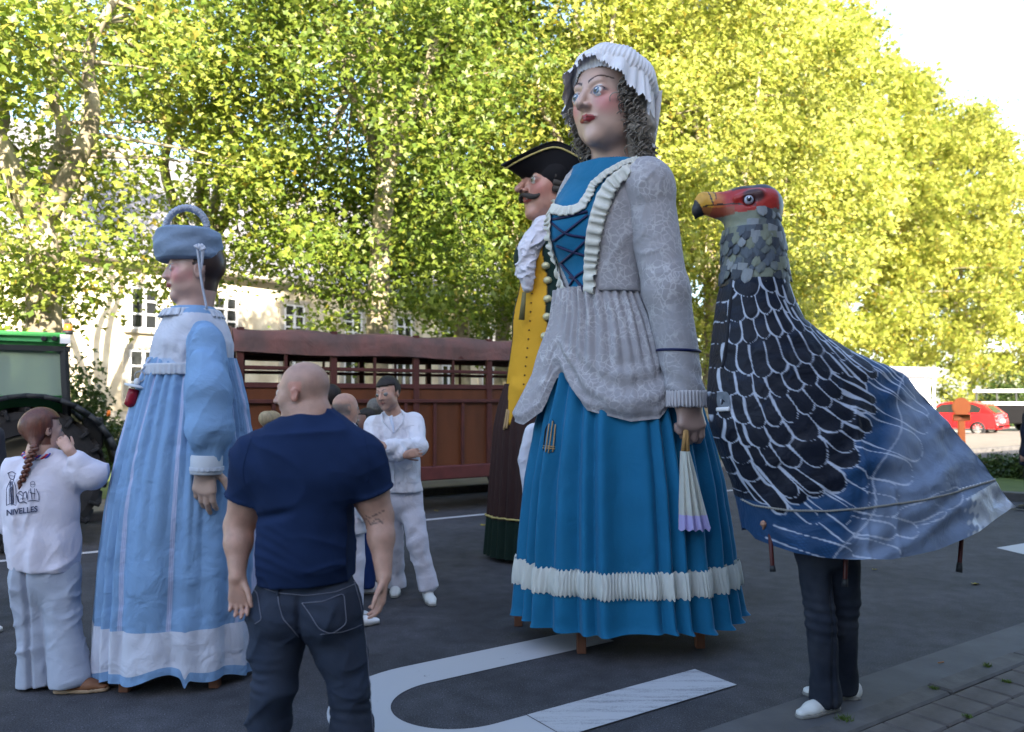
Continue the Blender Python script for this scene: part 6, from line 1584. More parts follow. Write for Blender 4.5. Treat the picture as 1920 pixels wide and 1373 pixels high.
    # crown as polar loft around an axis that leans back
    ax = nrm(hd.A[2] * .88 - hd.A[1] * .48); bl = hd.A[0]; bf = np.cross(bl, ax) * -1
    if bf @ hd.A[1] < 0: bf = -bf
    cc = hd.p(0, -.085, .19)
    V = []; nn = 260; a = np.linspace(0, 2 * np.pi, nn, endpoint=False)
    for i, u in enumerate(np.linspace(0.0, 1, 26)):
        ang_ = u * R(112); rr = math.sin(ang_) * .30 + .0; hh = math.cos(ang_) * .245
        if u > .8: rr *= 1 - .10 * (u - .8) / .2
        pl = (.0055 * ss(np.array([u]), .05, .5)[0] * (1 - .2 * u)) * np.cos(a * 62 + 1.4 * np.sin(a * 5)) + .006 * np.sin(a * 9 + 4 * u)
        V.append(cc + np.outer((rr + pl) * np.cos(a), bl) * 1.0 + np.outer((rr + pl) * np.sin(a) * 1.08, bf) + ax * hh)
    bon = mk("bonnet", np.concatenate(V), grid_faces(26, nn, True), MBn, head)
    # brim frill from the crown edge over the forehead, long at the sides and back
    V = []; nb2 = 300; a = np.linspace(0, 2 * np.pi, nb2, endpoint=False); fr_ = np.sin(a)      # +1 front
    for u in np.linspace(0, 1, 18):
        rr = .275 + .055 * u - .02 * u * (fr_ < 0) ; drop = (.0 + .10 * u + u * (.34 * np.clip(-fr_, 0, 1) + .24 * np.clip(np.abs(np.cos(a)) - .35, 0, 1)))
        wv = (.003 + .011 * u) * np.cos(a * 26 + 2.6 * np.sin(a * 4)) + .016 * u * np.sin(a * 9 + 1)
        rim = .012 * (u > .98) * np.cos(a * 90)
        P = cc + np.outer((rr + wv) * np.cos(a), bl) * 1.02 + np.outer((rr + wv) * fr_ * 1.10, bf) + np.outer(.02 - drop + rim + .0 * a, nrm(ax + hd.A[2] * .8))
        V.append(P)
    V = np.concatenate(V); n0 = len(V); ctr2 = cc
    mk("bonnet_frill", V, grid_faces(18, nb2, True), mat("bonnet_lace", (.60, .60, .63), .9, bump=.8, bscale=70, fine=.5), bon)
    # veil hanging behind
    V = []
    for u in np.linspace(0, 1, 24):
        for q in np.linspace(-1, 1, 60):
            p = hd.p(.36 * q * (1 - .25 * u) + .02, -.33 - .12 * (1 - q * q) * (1 - .3 * u) + .03 * u, .12 - .95 * u) + hd.A[0] * .02 * math.sin(q * 14 + u * 3) + hd.A[1] * .012 * math.sin(q * 23)
            V.append(p)
    mk("veil", np.array(V), grid_faces(24, 60, False), mat("bonnet_lace"), bon)
tall_lady()
def baby_giant():
    Y0 = 4.86; g = lambda px, py, dy=0.0: W(px, py, Y0 + dy); zy = lambda py: W(0, py, Y0)[2]
    c0 = np.array([g(340, 900)[0], Y0, 0])
    T = thing("parade_giant", c0, "baby giant in a pale blue gown and padded blue hat", "parade giant", "giants of the parade standing in the road")
    MBl = mat("pale_blue_gown", attr=True, rough=.85, crumple=.75, cscale=6.5, fine=.5, bump=.25, bscale=30, var=.04)
    BLU = np.array([.165, .285, .47]); WHT = np.array([.46, .49, .58])
    ys = [672, 700, 760, 850, 950, 1050, 1150, 1270]; xl = [281, 272, 254, 230, 212, 202, 197, 195]; xr = [440, 447, 462, 476, 484, 487, 487, 488]
    zz = [zy(y) for y in ys]; zz[-1] = .07
    def sk(v, th):
        z = zz[0] + (zz[-1] - zz[0]) * v; k = -np.array(zz)
        a = (np.interp(-z, k, xl) - CX) / FPX * Y0; b = (np.interp(-z, k, xr) - CX) / FPX * Y0; X = (a + b) / 2; r = (b - a) / 2
        fade = ss(np.full_like(th, v), 0, .07)
        f = folds(th, 15, 38, 1.2) * (.013 * (1 - v) + .002) * fade * (1 - ss(np.full_like(th, v), .3, .8)) + folds(th, 16, 17, .9) * .030 * ss(np.full_like(th, v), .05, .7) * (1 - .35 * v)
        f += .006 * wob(np.stack([th * 1.2, z + 0 * th, 0 * th], 1), 5, 17) * fade
        Pq = np.stack([r * np.sin(th), -r * np.cos(th), z + 0 * th], 1); f = f - (.016 * crease(Pq, 6, 331, (1, 1, .5)) + .009 * crease(Pq, 14, 332, (1, 1, .8)) + .005 * crease(Pq, 28, 333)) * fade
        hang = .03 * np.sin(th * 3 + 1) + .018 * np.sin(th * 8)
        zq = z + hang * ss(np.full_like(th, v), .9, 1.0) - .05 * ss(np.full_like(th, v), .8, 1.0) * np.exp(-((th - .42) / .035) ** 2)
        return np.stack([X + (r + f) * np.sin(th), Y0 - (r * .86 + f) * np.cos(th), zq], 1)
    stripes = [-1.28, -.98, -.46, .16, .56 + .5, 1.45, 2.1, 2.8, -1.9, -2.5]
    def col(P, v, th):
        c = np.tile(BLU, (len(P), 1)) * (1 + .05 * wob(P, 8, 3))[:, None]
        for s_ in stripes:
            wd = .028 + .004 * np.sin(s_ * 5); d_ = np.abs(th - s_ - .06 * np.sin(v * 2 + s_)); c = mixc(c, (.40, .44, .62), (1 - ss(d_, wd * .8, wd)) * (v < .845) * .85)
            c = mixc(c, (.20, .27, .46), .6 * (np.abs(d_ - wd * .35) < .0035) * (v < .845))
        step = .845 + .01 * (np.sin(th * 2 + .5) > 0) * 0
        c = mixc(c, WHT * (1 + .05 * 0), ((v > .845) & (v < .972)).astype(float)); return c
    V_ = np.r_[np.linspace(0, .84, 54), np.linspace(.8449, .8451, 2), np.linspace(.86, .9719, 8), .9721, np.linspace(.98, 1, 4)]
    gown = ringloft("gown", V_, sk, MBl, T, 760, cols=col)
    for (px, py) in ((235, 1296), (403, 1288), (300, 1240), (440, 1235)): wood_leg(T, G(px, py), .4, .055)
    # yoke / bodice
    f_ = np.array([-1., 0, 0])
    S = SDF(); S.cone(g(360, 690), g(362, 640), .245, .215, .06, flatdir=[0, 1, 0], flat=.95); S.cone(g(362, 640), g(364, 602), .215, .135, .06)
    S.cone(g(364, 610, -.12), g(364, 610, .12), .10, None, .06); S.cone(g(364, 600), g(360, 574), .115, .105, .03); S.cut(g(0, 576), (0, 0, 1)); S.cut(g(0, 700), (0, 0, -1))
    S.dispf = lambda P: -.010 * crease(P, 13, 336, (1, 1, .5)) + .005 * wob(P, 22, 5, (1, 1, .5)) + .003 * np.sin(P[:, 0] * 120 + P[:, 1] * 110 + 3 * wob(P, 9, 6)) * ss(-P[:, 2], -zy(610), -zy(680))
    def cy(P):
        z = P[:, 2]; c = np.tile(WHT, (len(P), 1)); d_ = np.abs(P[:, 0] - g(364, 0)[0]) 
        c = mixc(c, BLU, (z > zy(592)).astype(float)); c = mixc(c, BLU * 1.3, .5 * (wob(P, 14, 8, (1, 1, .5)) > .45) * (z < zy(605))); return c
    yoke = sdf_obj("yoke", S, .009, MBl, T, cy)
    ML = mat("blue_white_lace", (.44, .48, .56), .9, bump=.9, bscale=90, fine=.5)
    th = np.linspace(0, 2 * np.pi, 200)
    P = np.array([g(360, 582) + [.158 * math.sin(a), -.158 * math.cos(a), .0] for a in th]); Nn = np.stack([np.sin(th), -np.cos(th), 0 * th], 1)
    ruffle("collar_ruffle", P, Nn, nrm([0, 0, 1.]) * np.ones((200, 3)) * 0 + np.stack([np.sin(th) * .45, -np.cos(th) * .45, -.8 + 0 * th], 1), .060, ML, yoke, .009, 26, .006, lift=.004)
    P = np.array([g(358, 684) + [.258 * math.sin(a), -.252 * math.cos(a), .0] for a in np.linspace(0, 2 * np.pi, 360)]); th3 = np.linspace(0, 2 * np.pi, 360)
    ruffle("waist_lace", P, np.stack([np.sin(th3), -np.cos(th3), 0 * th3], 1), np.tile([0, 0, -1.], (360, 1)), .065, ML, yoke, .003, 30, .006, lift=.008)
    # sleeve, cuff and hand on the near side
    sh, el, wr = g(386, 640, -.19), g(390, 760, -.33), g(388, 856, -.34)
    S = SDF(); S.ell(sh + [0, 0, -.02], (.10, .10, .12), k=.05); S.cone(sh, g(392, 730, -.31), .100, .116, .05); S.cone(g(392, 730, -.31), g(392, 805, -.34), .118, .124, .05); S.cone(g(392, 805, -.34), wr, .124, .080, .03)
    def dsl(P):
        z = P[:, 2]; a = np.arctan2(P[:, 0] - g(390, 0)[0], -(P[:, 1] - (Y0 - .33)))
        ends = np.exp(-((z - zy(850)) / .07) ** 2) + .8 * np.exp(-((z - zy(600)) / .07) ** 2)
        return .011 * ends * np.cos(a * 17 + 2 * np.sin(a * 3)) + .007 * np.cos(a * 8 + 3 * z + np.sin(a * 3)) - .006 * crease(P, 7, 334, (1, 1, .5)) - .005 * crease(P, 18, 335) + .005 * wob(P, 9, 95, (1, 1, .7)) + .004 * wob(P, 24, 96)
    S.dispf = dsl; S.cut(g(0, 858), (0, 0, -1))
    slv = sdf_obj("sleeve", S, .008, MBl, T, lambda P: np.tile(BLU, (len(P), 1)) * (1 + .06 * wob(P, 9, 7))[:, None])
    cu = MB(); cu.lathe(g(388, 853, -.34), (-.03, 0, -1), [(.080, 0), (.086, .01), (.087, .10), (.082, .108), (.07, .108)], 40); cu.build("cuff", mat("cuff_cotton", (.44, .48, .54), .9, fine=.4, bump=.3, bscale=60), slv, True)
    P = np.array([g(388, 875, -.34) + [.090 * math.sin(a), -.090 * math.cos(a), 0] for a in th]); ruffle("cuff_lace", P, Nn, np.tile([0, 0, -1.], (200, 1)), .022, ML, slv, .002, 30, .004, lift=.002)
    S = SDF(); hb = g(386, 882, -.34); S.cone(hb + [0, 0, .04], hb, .056, .058, .02)
    hand(S, hb + [0, 0, .035], (-.04, -.05, -1), (.15, 1, 0), 1, .30, .42, 1.2, curls=[.35, .3, .42, .5], thumb=.75, spread=.03)
    sdf_obj("hand", S, .006, M_PUP, T, lambda P: np.tile(np.array((.36, .25, .205)), (len(P), 1)))
    # the far arm, mostly hidden
    S = SDF(); S.cone(g(370, 625, .2), g(330, 790, .30), .12, .13, .04); S.cone(g(330, 790, .30), g(325, 840, .28), .13, .08, .03); sdf_obj("sleeve", S, .012, MBl, T, lambda P: np.tile(BLU, (len(P), 1)))
    # head in profile
    hd = Head(g(366, 508, .0), .405, (-.90, -.43, .03))
    S = SDF(); hd.prims(S, neck=.235, neck_to=g(362, 590), jaw=1.05, nose=.62, cheek=1.25, deep=.93, wide=1.0, op_=.030)
    hf = lambda L: (((L[:, 1] < -.12) & (L[:, 2] > -.30)) | ((L[:, 1] < .06) & (L[:, 2] > .04) & (L[:, 1] > -.13)) | (L[:, 2] > .30)).astype(float) * (np.abs(L[:, 0]) < .352)
    def pc(P): return hd.color(P, (.43, .275, .235), lips=(.33, .09, .09), blush=(.50, .15, .17), brow=(.16, .09, .07), lid=(.30, .17, .17), hair=(.035, .018, .016), hairf=hf)
    head = sdf_obj("head", S, .0055, M_PUP, T, pc); hd.eyes(head, iris=(.07, .15, .33), white=(.36, .36, .37))
    # padded hat
    MH = mat("padded_blue_hat", (.17, .235, .34), .8, crumple=.25, cscale=14, fine=.5, var=.12, vscale=5)
    hc = g(353, 464, .0); V = []; n = 120; a = np.linspace(0, 2 * np.pi, n, endpoint=False)
    prof = [(.0, .098), (.10, .105), (.165, .105), (.188, .092), (.197, .05), (.198, 0), (.195, -.05), (.185, -.080), (.165, -.092), (.13, -.095), (.0, -.09)]
    prof = [(np.interp(t, range(11), [p[0] for p in prof]), np.interp(t, range(11), [p[1] for p in prof])) for t in np.linspace(0, 10, 41)]
    for r_, h_ in prof:
        w_ = .004 * np.sin(a * 2 + h_ * 50) + .003 * np.sin(a * 5 - h_ * 70) * (r_ > .1)
        V.append(np.stack([hc[0] + (r_ + w_ * (r_ > .05)) * np.cos(a), hc[1] + (r_ + w_ * (r_ > .05)) * .95 * np.sin(a), hc[2] + h_ + .02 * r_ * np.cos(a) * 0 + 0 * a], 1))
    hat = mk("padded_hat", np.concatenate(V), grid_faces(len(V), n, True)[:, ::-1], MH, head)
    ar = np.linspace(0, np.pi, 130); P = np.array([g(349, 432) + [-.128 * math.cos(q), 0, .128 * math.sin(q) * 1.08] for q in ar])
    rr = .020 + .0035 * np.sin(ar * 95) + .002 * np.sin(ar * 41); mbh = MB(); mbh.tube(P, rr, 14); mbh.build("hat_loop", mat("scrunched_loop", (.38, .42, .52), .85, bump=.9, bscale=45, fine=.5), hat, True)
    rib = mat("satin_ribbon", (.42, .46, .56), .4)
    mbr = MB(); mbr.tube(resample([g(370, 465, -.215), g(374, 500, -.19), g(378, 530, -.165), g(383, 555, -.14), g(388, 580, -.125)], 16), .0075, 6, flat=.5)
    mbr.tube(resample([g(380, 468, -.215), g(379, 490, -.195), g(376, 510, -.18)], 8), [.012, .012, .011, .010, .009, .008, .007, .006], 6, flat=.4); mbr.build("chin_ribbon", rib, hat, True)
    bw = MB(); 
    for pts in ([(372, 468), (366, 459)], [(372, 468), (376, 458)], [(374, 470), (385, 464)], [(373, 468), (381, 459)]): bw.tube([g(*pts[0], -.218), g(*pts[1], -.222)], [.005, .014], 6, flat=.4)
    bw.build("ribbon_knot", rib, hat, True)
    # dummy (pacifier) hanging on the chest
    pcx = g(255, 722, -.18); D = MB(); D.lathe(g(252, 730, -.18), nrm([-.25, 0, -1]), [(0, -.002), (.030, 0), (.034, .03), (.036, .075), (.034, .095), (.015, .108), (0, .11)], 20)
    Dm = thing("dummy", pcx, "big red baby's dummy with a white shield and ring, hanging on the blue gown", "dummy"); D.build("teat", mat("red_rubber", (.22, .01, .025), .25), Dm, True)
    MB().lathe(g(254, 724, -.18), nrm([-.25, 0, -1]), [(0, -.012), (.02, -.01), (.062, -.004), (.062, .004), (0, .006)], 24).sphere(g(257, 716, -.18), (.018, .018, .022), 8).build("shield", mat("white_plastic", (.55, .58, .62), .3), Dm, True)
    P = np.array([g(262, 706, -.18) + [.030 * math.cos(q), 0, .030 * math.sin(q)] for q in np.linspace(0, 6.283, 24)]); MB().tube(P, .0035, 6).build("ring", mat("grey_metal", (.3, .3, .32), .3, metal=.8), Dm, True)
    MB().tube([g(264, 698, -.18), g(282, 672, -.16)], .006, 6, flat=.4).build("ribbon", rib, Dm, True)
baby_giant()

def man_giant():
    Y0 = 8.3; g = lambda px, py, dy=0.0: W(px, py, Y0 + dy); c0 = np.array([g(1010, 900)[0], Y0, 0])
    T = thing("parade_giant", c0, "moustached man giant", "parade giant", "giants of the parade standing in the road")
    T['label'] = "moustached man giant with black tricorne and yellow waistcoat"
    ys = [720, 760, 800, 900, 965, 1058]; xl = [948, 936, 928, 921, 917, 912]
    zz = [W(0, y, Y0)[2] for y in ys]; zz[-1] = .05; cx = 1010
    def sk(v, th):
        z = zz[0] + (zz[-1] - zz[0]) * v; a = (cx - np.interp(-z, -np.array(zz), xl)) / FPX * Y0
        f = folds(th, 25, 30, .7) * (.012 + .02 * v)
        return np.stack([c0[0] + (a + f) * np.sin(th), Y0 - (a * .8 + f) * np.cos(th), z + 0 * th], 1)
    zb = (zz[0] - W(0, 965, Y0)[2]) / (zz[0] - zz[-1])
    def col(P, v, th): return np.where((v > zb)[:, None], np.array([[.004, .016, .011]]), np.array([[.030, .014, .013]]))
    VV = np.r_[np.linspace(0, zb - .001, 30), np.linspace(zb, 1, 14)]
    sko = ringloft("skirt", VV, sk, mat("giant_broadcloth", attr=True, rough=.85, crumple=.3, cscale=5, fine=.4), T, 420, cols=col)
    th = np.linspace(0, 2 * np.pi, 300); P = sk(zb, th); P[:, :2] += np.stack([np.sin(th), -np.cos(th)], 1) * .008; MB().tube(P, .010, 6, False).build("gold_braid", mat("gold_braid", (.40, .33, .12), .5), sko, True)
    bs = bvh(sko); P, N_ = cast(bs, [(949, 766), (946, 790), (943, 806), (948, 808), (953, 790), (955, 768), (949, 766)], 30, .004); V = np.vstack([P, P.mean(0)]); n = len(P)
    mk("slit_dark_patch", V, np.array([[i, (i + 1) % n, n] for i in range(n)]), mat("painted_inside_shade"), sko, False)  # near-black patch on uncut cloth stands for the slit's shaded depth
    for pts in ([(952, 768), (946, 806)], [(955, 770), (950, 804)]): P, N_ = cast(bs, pts, 6, .012); MB().tube(P, .012, 6).build("slit_edge", mat("cane"), sko, True)
    for (px, py) in ((965, 1045), (1060, 1050)): wood_leg(T, G(px, py), .12, .07)
    # torso
    f_ = nrm([-.74, -.67, 0]); l_ = np.array([.67, -.74, 0])
    S = SDF(); S.cone(g(1008, 740), g(1022, 600), .37, .34, .1, flatdir=f_, flat=.85); S.cone(g(1022, 600), g(1030, 490), .34, .30, .1, flatdir=f_, flat=.85); S.cone(g(1030, 480) + l_ * .2, g(1030, 480) - l_ * .2, .24, None, .12); S.cone(g(1032, 470), g(1032, 420), .20, .17, .06)
    # waistcoat peaks falling over the skirt
    S.cone(g(985, 740, -.15), g(960, 790, -.20), .18, .07, .06); S.cut(g(0, 800), (0, 0, -1))
    YEL, GRN = np.array([.50, .27, .018]), np.array([.006, .024, .020])
    ctr = g(1025, 600)
    def ct(P):
        q = P - ctr; s_ = q @ l_; fr = q @ f_; side = np.abs(s_ - .02); zz_ = P[:, 2]
        lim = np.interp(zz_, [zy2(760), zy2(620), zy2(480)], [.34, .235, .17])
        c = np.where(((side < lim) & (fr > -.1))[:, None], YEL[None], GRN[None]); c = np.where((zz_ < zy2(765))[:, None] & (fr > -.3)[:, None], YEL[None], c)
        return mixc(c, GRN * .5, 1.0 * (np.abs(side - lim) < .012) * (fr > -.1))
    zy2 = lambda py: W(0, py, Y0)[2]
    bod = sdf_obj("waistcoat", S, .018, mat("giant_cloth", attr=True, rough=.8, crumple=.4, cscale=5, fine=.4), T, ct)
    S = SDF(); shl = g(1060, 490, -.2); S.cone(shl, g(1075, 640, -.3), .16, .14, .05); S.cone(g(1075, 640, -.3), g(1070, 780, -.35), .14, .12, .05); S.cone(g(1005, 490, .25), g(985, 620, .42), .15, .12, .05)
    S.cone(g(985, 620, .42), g(975, 700, .4), .12, .1, .05)
    sdf_obj("coat_sleeve", S, .016, mat("green_coat", (.006, .024, .020), .85, crumple=.4), T)
    bb = bvh(bod)
    for k, (px, py) in enumerate(((1024, 498), (1027, 526), (1027, 561), (1026, 594), (1022, 630))):
        P, N_ = cast(bb, [(px, py), (px + 1, py + 1)], 3, .01); MB().sphere(P[0], (.045, .030, .038), 8).build("button", mat("brass_button", (.46, .44, .28), .35, metal=.3), bod, True)
    sb = MB()
    for k in range(16):
        px = 1003 - 22 * (k / 15) ** 1.4 - 3; py = 500 + 17 * k
        P, N_ = cast(bb, [(px, py), (px + 1, py + 1)], 3, .004)
        if len(P): sb.sphere(P[0], .010, 5)
    sb.build("waistcoat_button", mat("dark_button", (.09, .05, .01), .5), bod, True, kind="stuff")
    MJ = mat("white_jabot", (.52, .52, .60), .85, crumple=.6, cscale=14, fine=.3)
    S = SDF(); S.cone(g(1032, 440), g(1030, 405), .20, .17, .03); S.cone(g(1020, 425, -.20), g(998, 462, -.27), .11, .085, .06)
    S.chain([g(1006, 440, -.25), g(990, 470, -.28), g(986, 505, -.30), g(988, 540, -.30)], [.095, .09, .08, .045], .05)
    S.dispf = lambda P: .010 * wob(P, 24, 99, (1, 1, .8)) - .030 * crease(P, 13, 337, (1, 1, 1.4)) - .018 * crease(P, 26, 338); S.cut(g(0, 408), (-.2, 0, 1)); sdf_obj("jabot", S, .011, MJ, T)
    MB().tube([g(983, 548, -.33), g(978, 600, -.33)], [.02, .03], 8, flat=.4).build("ribbon_end", mat("olive_ribbon", (.12, .11, .05), .6), T, True)
    # head
    hd = Head(g(1030, 350, -.02), .78, (-.86, -.51, .05))
    S = SDF(); hd.prims(S, neck=.2, neck_to=g(1032, 430), jaw=1.1, nose=1.25, deep=.95, op_=.026)
    head = sdf_obj("head", S, .010, M_PUP, T, lambda P: hd.color(P, (.38, .20, .155), lips=(.32, .07, .05), blush=(.37, .12, .10), brow=(.03, .02, .018), lid=(.14, .07, .06)))
    hd.eyes(head, iris=(.15, .14, .10), white=(.45, .44, .42))
    mu = MB(); mm = mat("moustache_grey", (.045, .040, .038), .8, bump=.8, bscale=80)
    for sx in (-1, 1):
        P = resample([hd.p(0, .42, -.19), hd.p(sx * .07, .40, -.205), hd.p(sx * .15, .33, -.235), hd.p(sx * .205, .27, -.20), hd.p(sx * .215, .25, -.15)], 16); mu.tube(P, np.interp(np.linspace(0, 1, 16), [0, .4, 1], [.018, .030, .010]), 8)
    mu.build("moustache", mm, head, True)
    MB().box(hd.p(0, .36, -.243), (.08, .02, .012), hd.A).build("teeth", mat("ivory_teeth", (.5, .47, .4), .4), head)
    wg = MB()
    for k in range(3):
        c = hd.p(.31, -.03, .05 - .085 * k); wg.tube([c + hd.A[1] * .13, c, c - hd.A[1] * .13], [.030, .036, .030], 12)
        c = hd.p(-.31, -.03, .05 - .085 * k); wg.tube([c + hd.A[1] * .13, c, c - hd.A[1] * .13], [.030, .036, .030], 12)
    wg.build("wig_rolls", mat("wig_grey", (.05, .045, .042), .8, bump=.7, bscale=60, stretch=(.3, 1, 1)), head, True, kind="stuff")
    S = SDF(); S.ell(hd.p(0, -.12, .02), np.array((.345, .40, .30)) * .78, hd.A); S.ell(hd.p(0, -.35, -.35), (.15, .15, .2), k=.08)
    S.dispf = lambda P: np.where((hd.loc(P)[:, 1] > .08) | ((hd.loc(P)[:, 1] > -.16) & (hd.loc(P)[:, 2] < -.1)), .1, 0) + .004 * wob(P, 30, 2); sdf_obj("wig", S, .013, mat("wig_grey"), head)
    # tricorne: crown plus three-cornered upturned brim
    hc = hd.p(0, -.06, .15); MHt = mat("black_felt", (.006, .006, .009), .8, fine=.3); A = hd.A
    cr = MB(); cr.sphere(hc + A[2] * .0, (.30, .32, .285), 16); hat = cr.build("tricorne_hat", MHt, head, True)
    n = 150; a = np.linspace(0, 2 * np.pi, n, endpoint=False); V = []
    tri = .5 + .5 * np.cos(3 * (a - np.pi / 2))       # 1 at the front corner and at two rear corners
    for u in np.linspace(0, 1, 12):
        r_ = .27 + u * (.10 + .20 * tri ** 1.3); up = u * (.27 * (1 - tri) ** .8 + .02) - .05 * (1 - u) + .03 * u * tri
        V.append(hc + np.outer(r_ * np.cos(a), A[0]) + np.outer(r_ * np.sin(a) * 1.06, A[1]) + np.outer(up - .05, A[2]))
    edge = V[-1].copy(); e2 = V[-3].copy(); V = np.concatenate(V)
    br = mk("brim", V, grid_faces(12, n, True), MHt, hat)
    MB().tube(np.vstack([e2, e2[:1]]) + A[2] * .0 + (e2 - hc).mean(0) * 0 + np.vstack([(e2 - hc) * .03, (e2[:1] - hc) * .03]), .010, 6, False).build("gold_trim", mat("gold_braid"), hat, True)
    MB().tube(np.vstack([edge, edge[:1]]), .008, 6, False).build("brim_edge", MHt, hat, True)
man_giant()

def eagle():
    Y0 = 4.45; g = lambda px, py, dy=0.0: W(px, py, Y0 + dy); c0 = G(1545, 1332)
    T = thing("eagle_costume", np.array([g(1560, 800)[0], Y0, 0]), "eagle costume with red face, scaly neck and painted blue feather cloak", "parade giant", "giants of the parade standing in the road")
    ys = [528, 560, 600, 640, 660, 700, 750, 800, 850, 900]; xl = [1356, 1348, 1342, 1337, 1335, 1331, 1328, 1334, 1350, 1372]; xr = [1477, 1487, 1505, 1560, 1600, 1690, 1737, 1781, 1824, 1862]
    ryy = [.19, .20, .22, .26, .28, .33, .37, .41, .44, .46]
    nphi = 560; ph = np.linspace(0, 2 * np.pi, nphi, endpoint=False)
    rows = []
    def plan(a, b, ry, y, ybot=None):
        u = (1 - np.cos(ph)) / 2; x = a + (b - a) * u
        tap = np.sqrt(np.clip(1 - u, 0, 1)) * .45 + .55 * (1 - u ** 2.2); tap = np.clip(tap, .06, 1)
        w_ = np.sign(np.sin(ph)) * (np.abs(np.sin(ph)) ** .85)
        return x, -ry * w_ * (1 + (tap - 1) * float(np.clip((b - a - 125) / 330, 0, 1)))
    yb = lambda x: np.interp(x, [1388, 1400, 1450, 1500, 1600, 1700, 1800, 1895], [978, 1000, 1014, 1018, 1020, 1008, 985, 948])
    nrow = 270; L = np.linspace(0, 1, nrow)
    V = []; PX = []
    for i, v in enumerate(L):
        if v < .78:
            y = 528 + (900 - 528) * v / .78; a, b, ry = np.interp(y, ys, xl), np.interp(y, ys, xr), np.interp(y, ys, ryy); yy = np.full(nphi, y)
        else:
            k = (v - .78) / .22; a, b = 1372 + k * 22, 1862 + k * 34; ry = .46 + .03 * k; yy = None
        x, dy = plan(a, b, ry, v)
        if yy is None: yy = 900 + (yb(x) - 900) * k
        P = np.stack([(x - CX) / FPX * Y0, Y0 + dy, CAMH + (745.4 - yy) * Y0 / FPX], 1); V.append(P); PX.append(np.stack([x, yy], 1))
    V = np.concatenate(V); PX = np.concatenate(PX)
    # wrinkles in the cloth, along the side plane
    q = np.stack([PX[:, 0], PX[:, 1]], 1); nrm_y = np.sign(V[:, 1] - Y0)
    rear = ss(q[:, 0] + .8 * (q[:, 1] - 700), 1480, 1760); P3 = np.stack([q[:, 0] * .01, q[:, 1] * .01, nrm_y], 1)
    wr_ = .010 * wob(P3, 4.5, 1, (1, 1.6, 1)) * (.35 + rear) + .008 * rear * np.sin((q[:, 1] + .42 * q[:, 0]) * .075 + 2.5 * wob(P3, 2, 2)) + .004 * wob(P3, 14, 3)
    wr_ += .010 * np.exp(-((q[:, 0] - 1565 - 3 * np.sin(q[:, 1] * .03)) / 5) ** 2) * (q[:, 1] > 760) + .008 * np.exp(-((q[:, 0] - 1618) / 5) ** 2) * (q[:, 1] > 900)
    V[:, 1] += wr_ * nrm_y; V[:, 2] += .3 * wr_
    # feather print: (tip x, tip y, direction in degrees below horizontal, length, half width, tone)
    Z = lambda a, b: (1300 + a / 2.368, 500 + b / 2.368)
    F_ = []
    def feat(a, b, ang, ln, hw, tone=0): x, y = Z(a, b); F_.append((x, y, ang, ln / 2.368, hw / 2.368, tone))
    blue, dark, grey_, mid_ = 2, 0, 3, 1
    # far, large blue flight feathers first (painted below)
    def row(tips, a0, a1, ln, tone, wmin=14, wmax=60):
        n_ = len(tips)
        for i, (a_, b_) in enumerate(tips):
            an = a0 + (a1 - a0) * i / max(1, n_ - 1); dx, dy_ = math.cos(R(an)), math.sin(R(an)); ws_ = []
            for j in (i - 1, i + 1):
                if 0 <= j < n_: ws_.append(abs(-(tips[j][0] - a_) * dy_ + (tips[j][1] - b_) * dx))
            feat(a_, b_, an, ln, min(wmax, max(wmin, .5 * sum(ws_) / len(ws_) + 3)), tone)
    row([(1000, 1045), (1120, 985)], -8, -14, 520, 2, 36)
    row([(895, 520), (960, 590), (1015, 650), (1010, 712), (938, 808), (862, 900), (775, 968)], 44, 8, 520, 2)
    row([(765, 1030), (850, 1125), (745, 1130), (750, 1222), (565, 1225)], 10, 16, 330, 2, 34, 44)
    row([(640, 930), (635, 1010), (560, 1080), (565, 1160), (430, 1085)], 26, 44, 260, 2, 26, 40)
    row([(195, 985), (262, 1022), (318, 1058), (385, 1010), (455, 975)], 66, 40, 220, 0, 26)
    row([(150, 925), (215, 935), (285, 945), (352, 985), (455, 960), (538, 945), (606, 842)], 72, 28, 300, 0, 24)
    row([(115, 850), (175, 862), (235, 868), (290, 864), (365, 862), (470, 850), (590, 790), (650, 745), (697, 712)], 86, 24, 270, 0, 22)
    row([(88, 760), (135, 775), (185, 785), (238, 788), (330, 775), (430, 755), (540, 716), (605, 668), (672, 640), (725, 640)], 94, 20, 230, 0, 22)
    row([(72, 655), (115, 675), (165, 690), (222, 706), (290, 700), (355, 680), (425, 645), (500, 615), (560, 580), (630, 560), (690, 552), (728, 600)], 97, 26, 190, 0, 22)
    row([(75, 560), (120, 572), (180, 580), (245, 584), (310, 575), (378, 552), (445, 530), (512, 500), (575, 475), (640, 490), (700, 515), (755, 500)], 97, 42, 160, 0, 24)
    row([(88, 455), (130, 470), (185, 482), (248, 500), (318, 480), (380, 448), (440, 440), (500, 405), (560, 395), (620, 420), (680, 440), (740, 465)], 98, 42, 160, 0, 24)
    row([(100, 350), (150, 356), (205, 352), (262, 330), (318, 322), (372, 308), (430, 300), (485, 300), (545, 335), (605, 365), (665, 395)], 98, 42, 130, 0, 24)
    row([(112, 255), (160, 258), (215, 246), (275, 225), (330, 212), (380, 215), (430, 250), (475, 275)], 98, 56, 120, 0, 24)
    row([(125, 165), (205, 150), (300, 130), (360, 150), (405, 180)], 96, 72, 100, 0, 26)
    tones = np.array([[.0045, .007, .016], [.006, .012, .03], [.012, .045, .115], [.10, .15, .26]])
    n = len(V); colr = np.zeros((n, 3))
    base_t = ss(q[:, 0] + .55 * (q[:, 1] - 750), 1640, 1700)
    colr[:] = tones[2]; colr = mixc(colr, (.15, .195, .29), base_t)
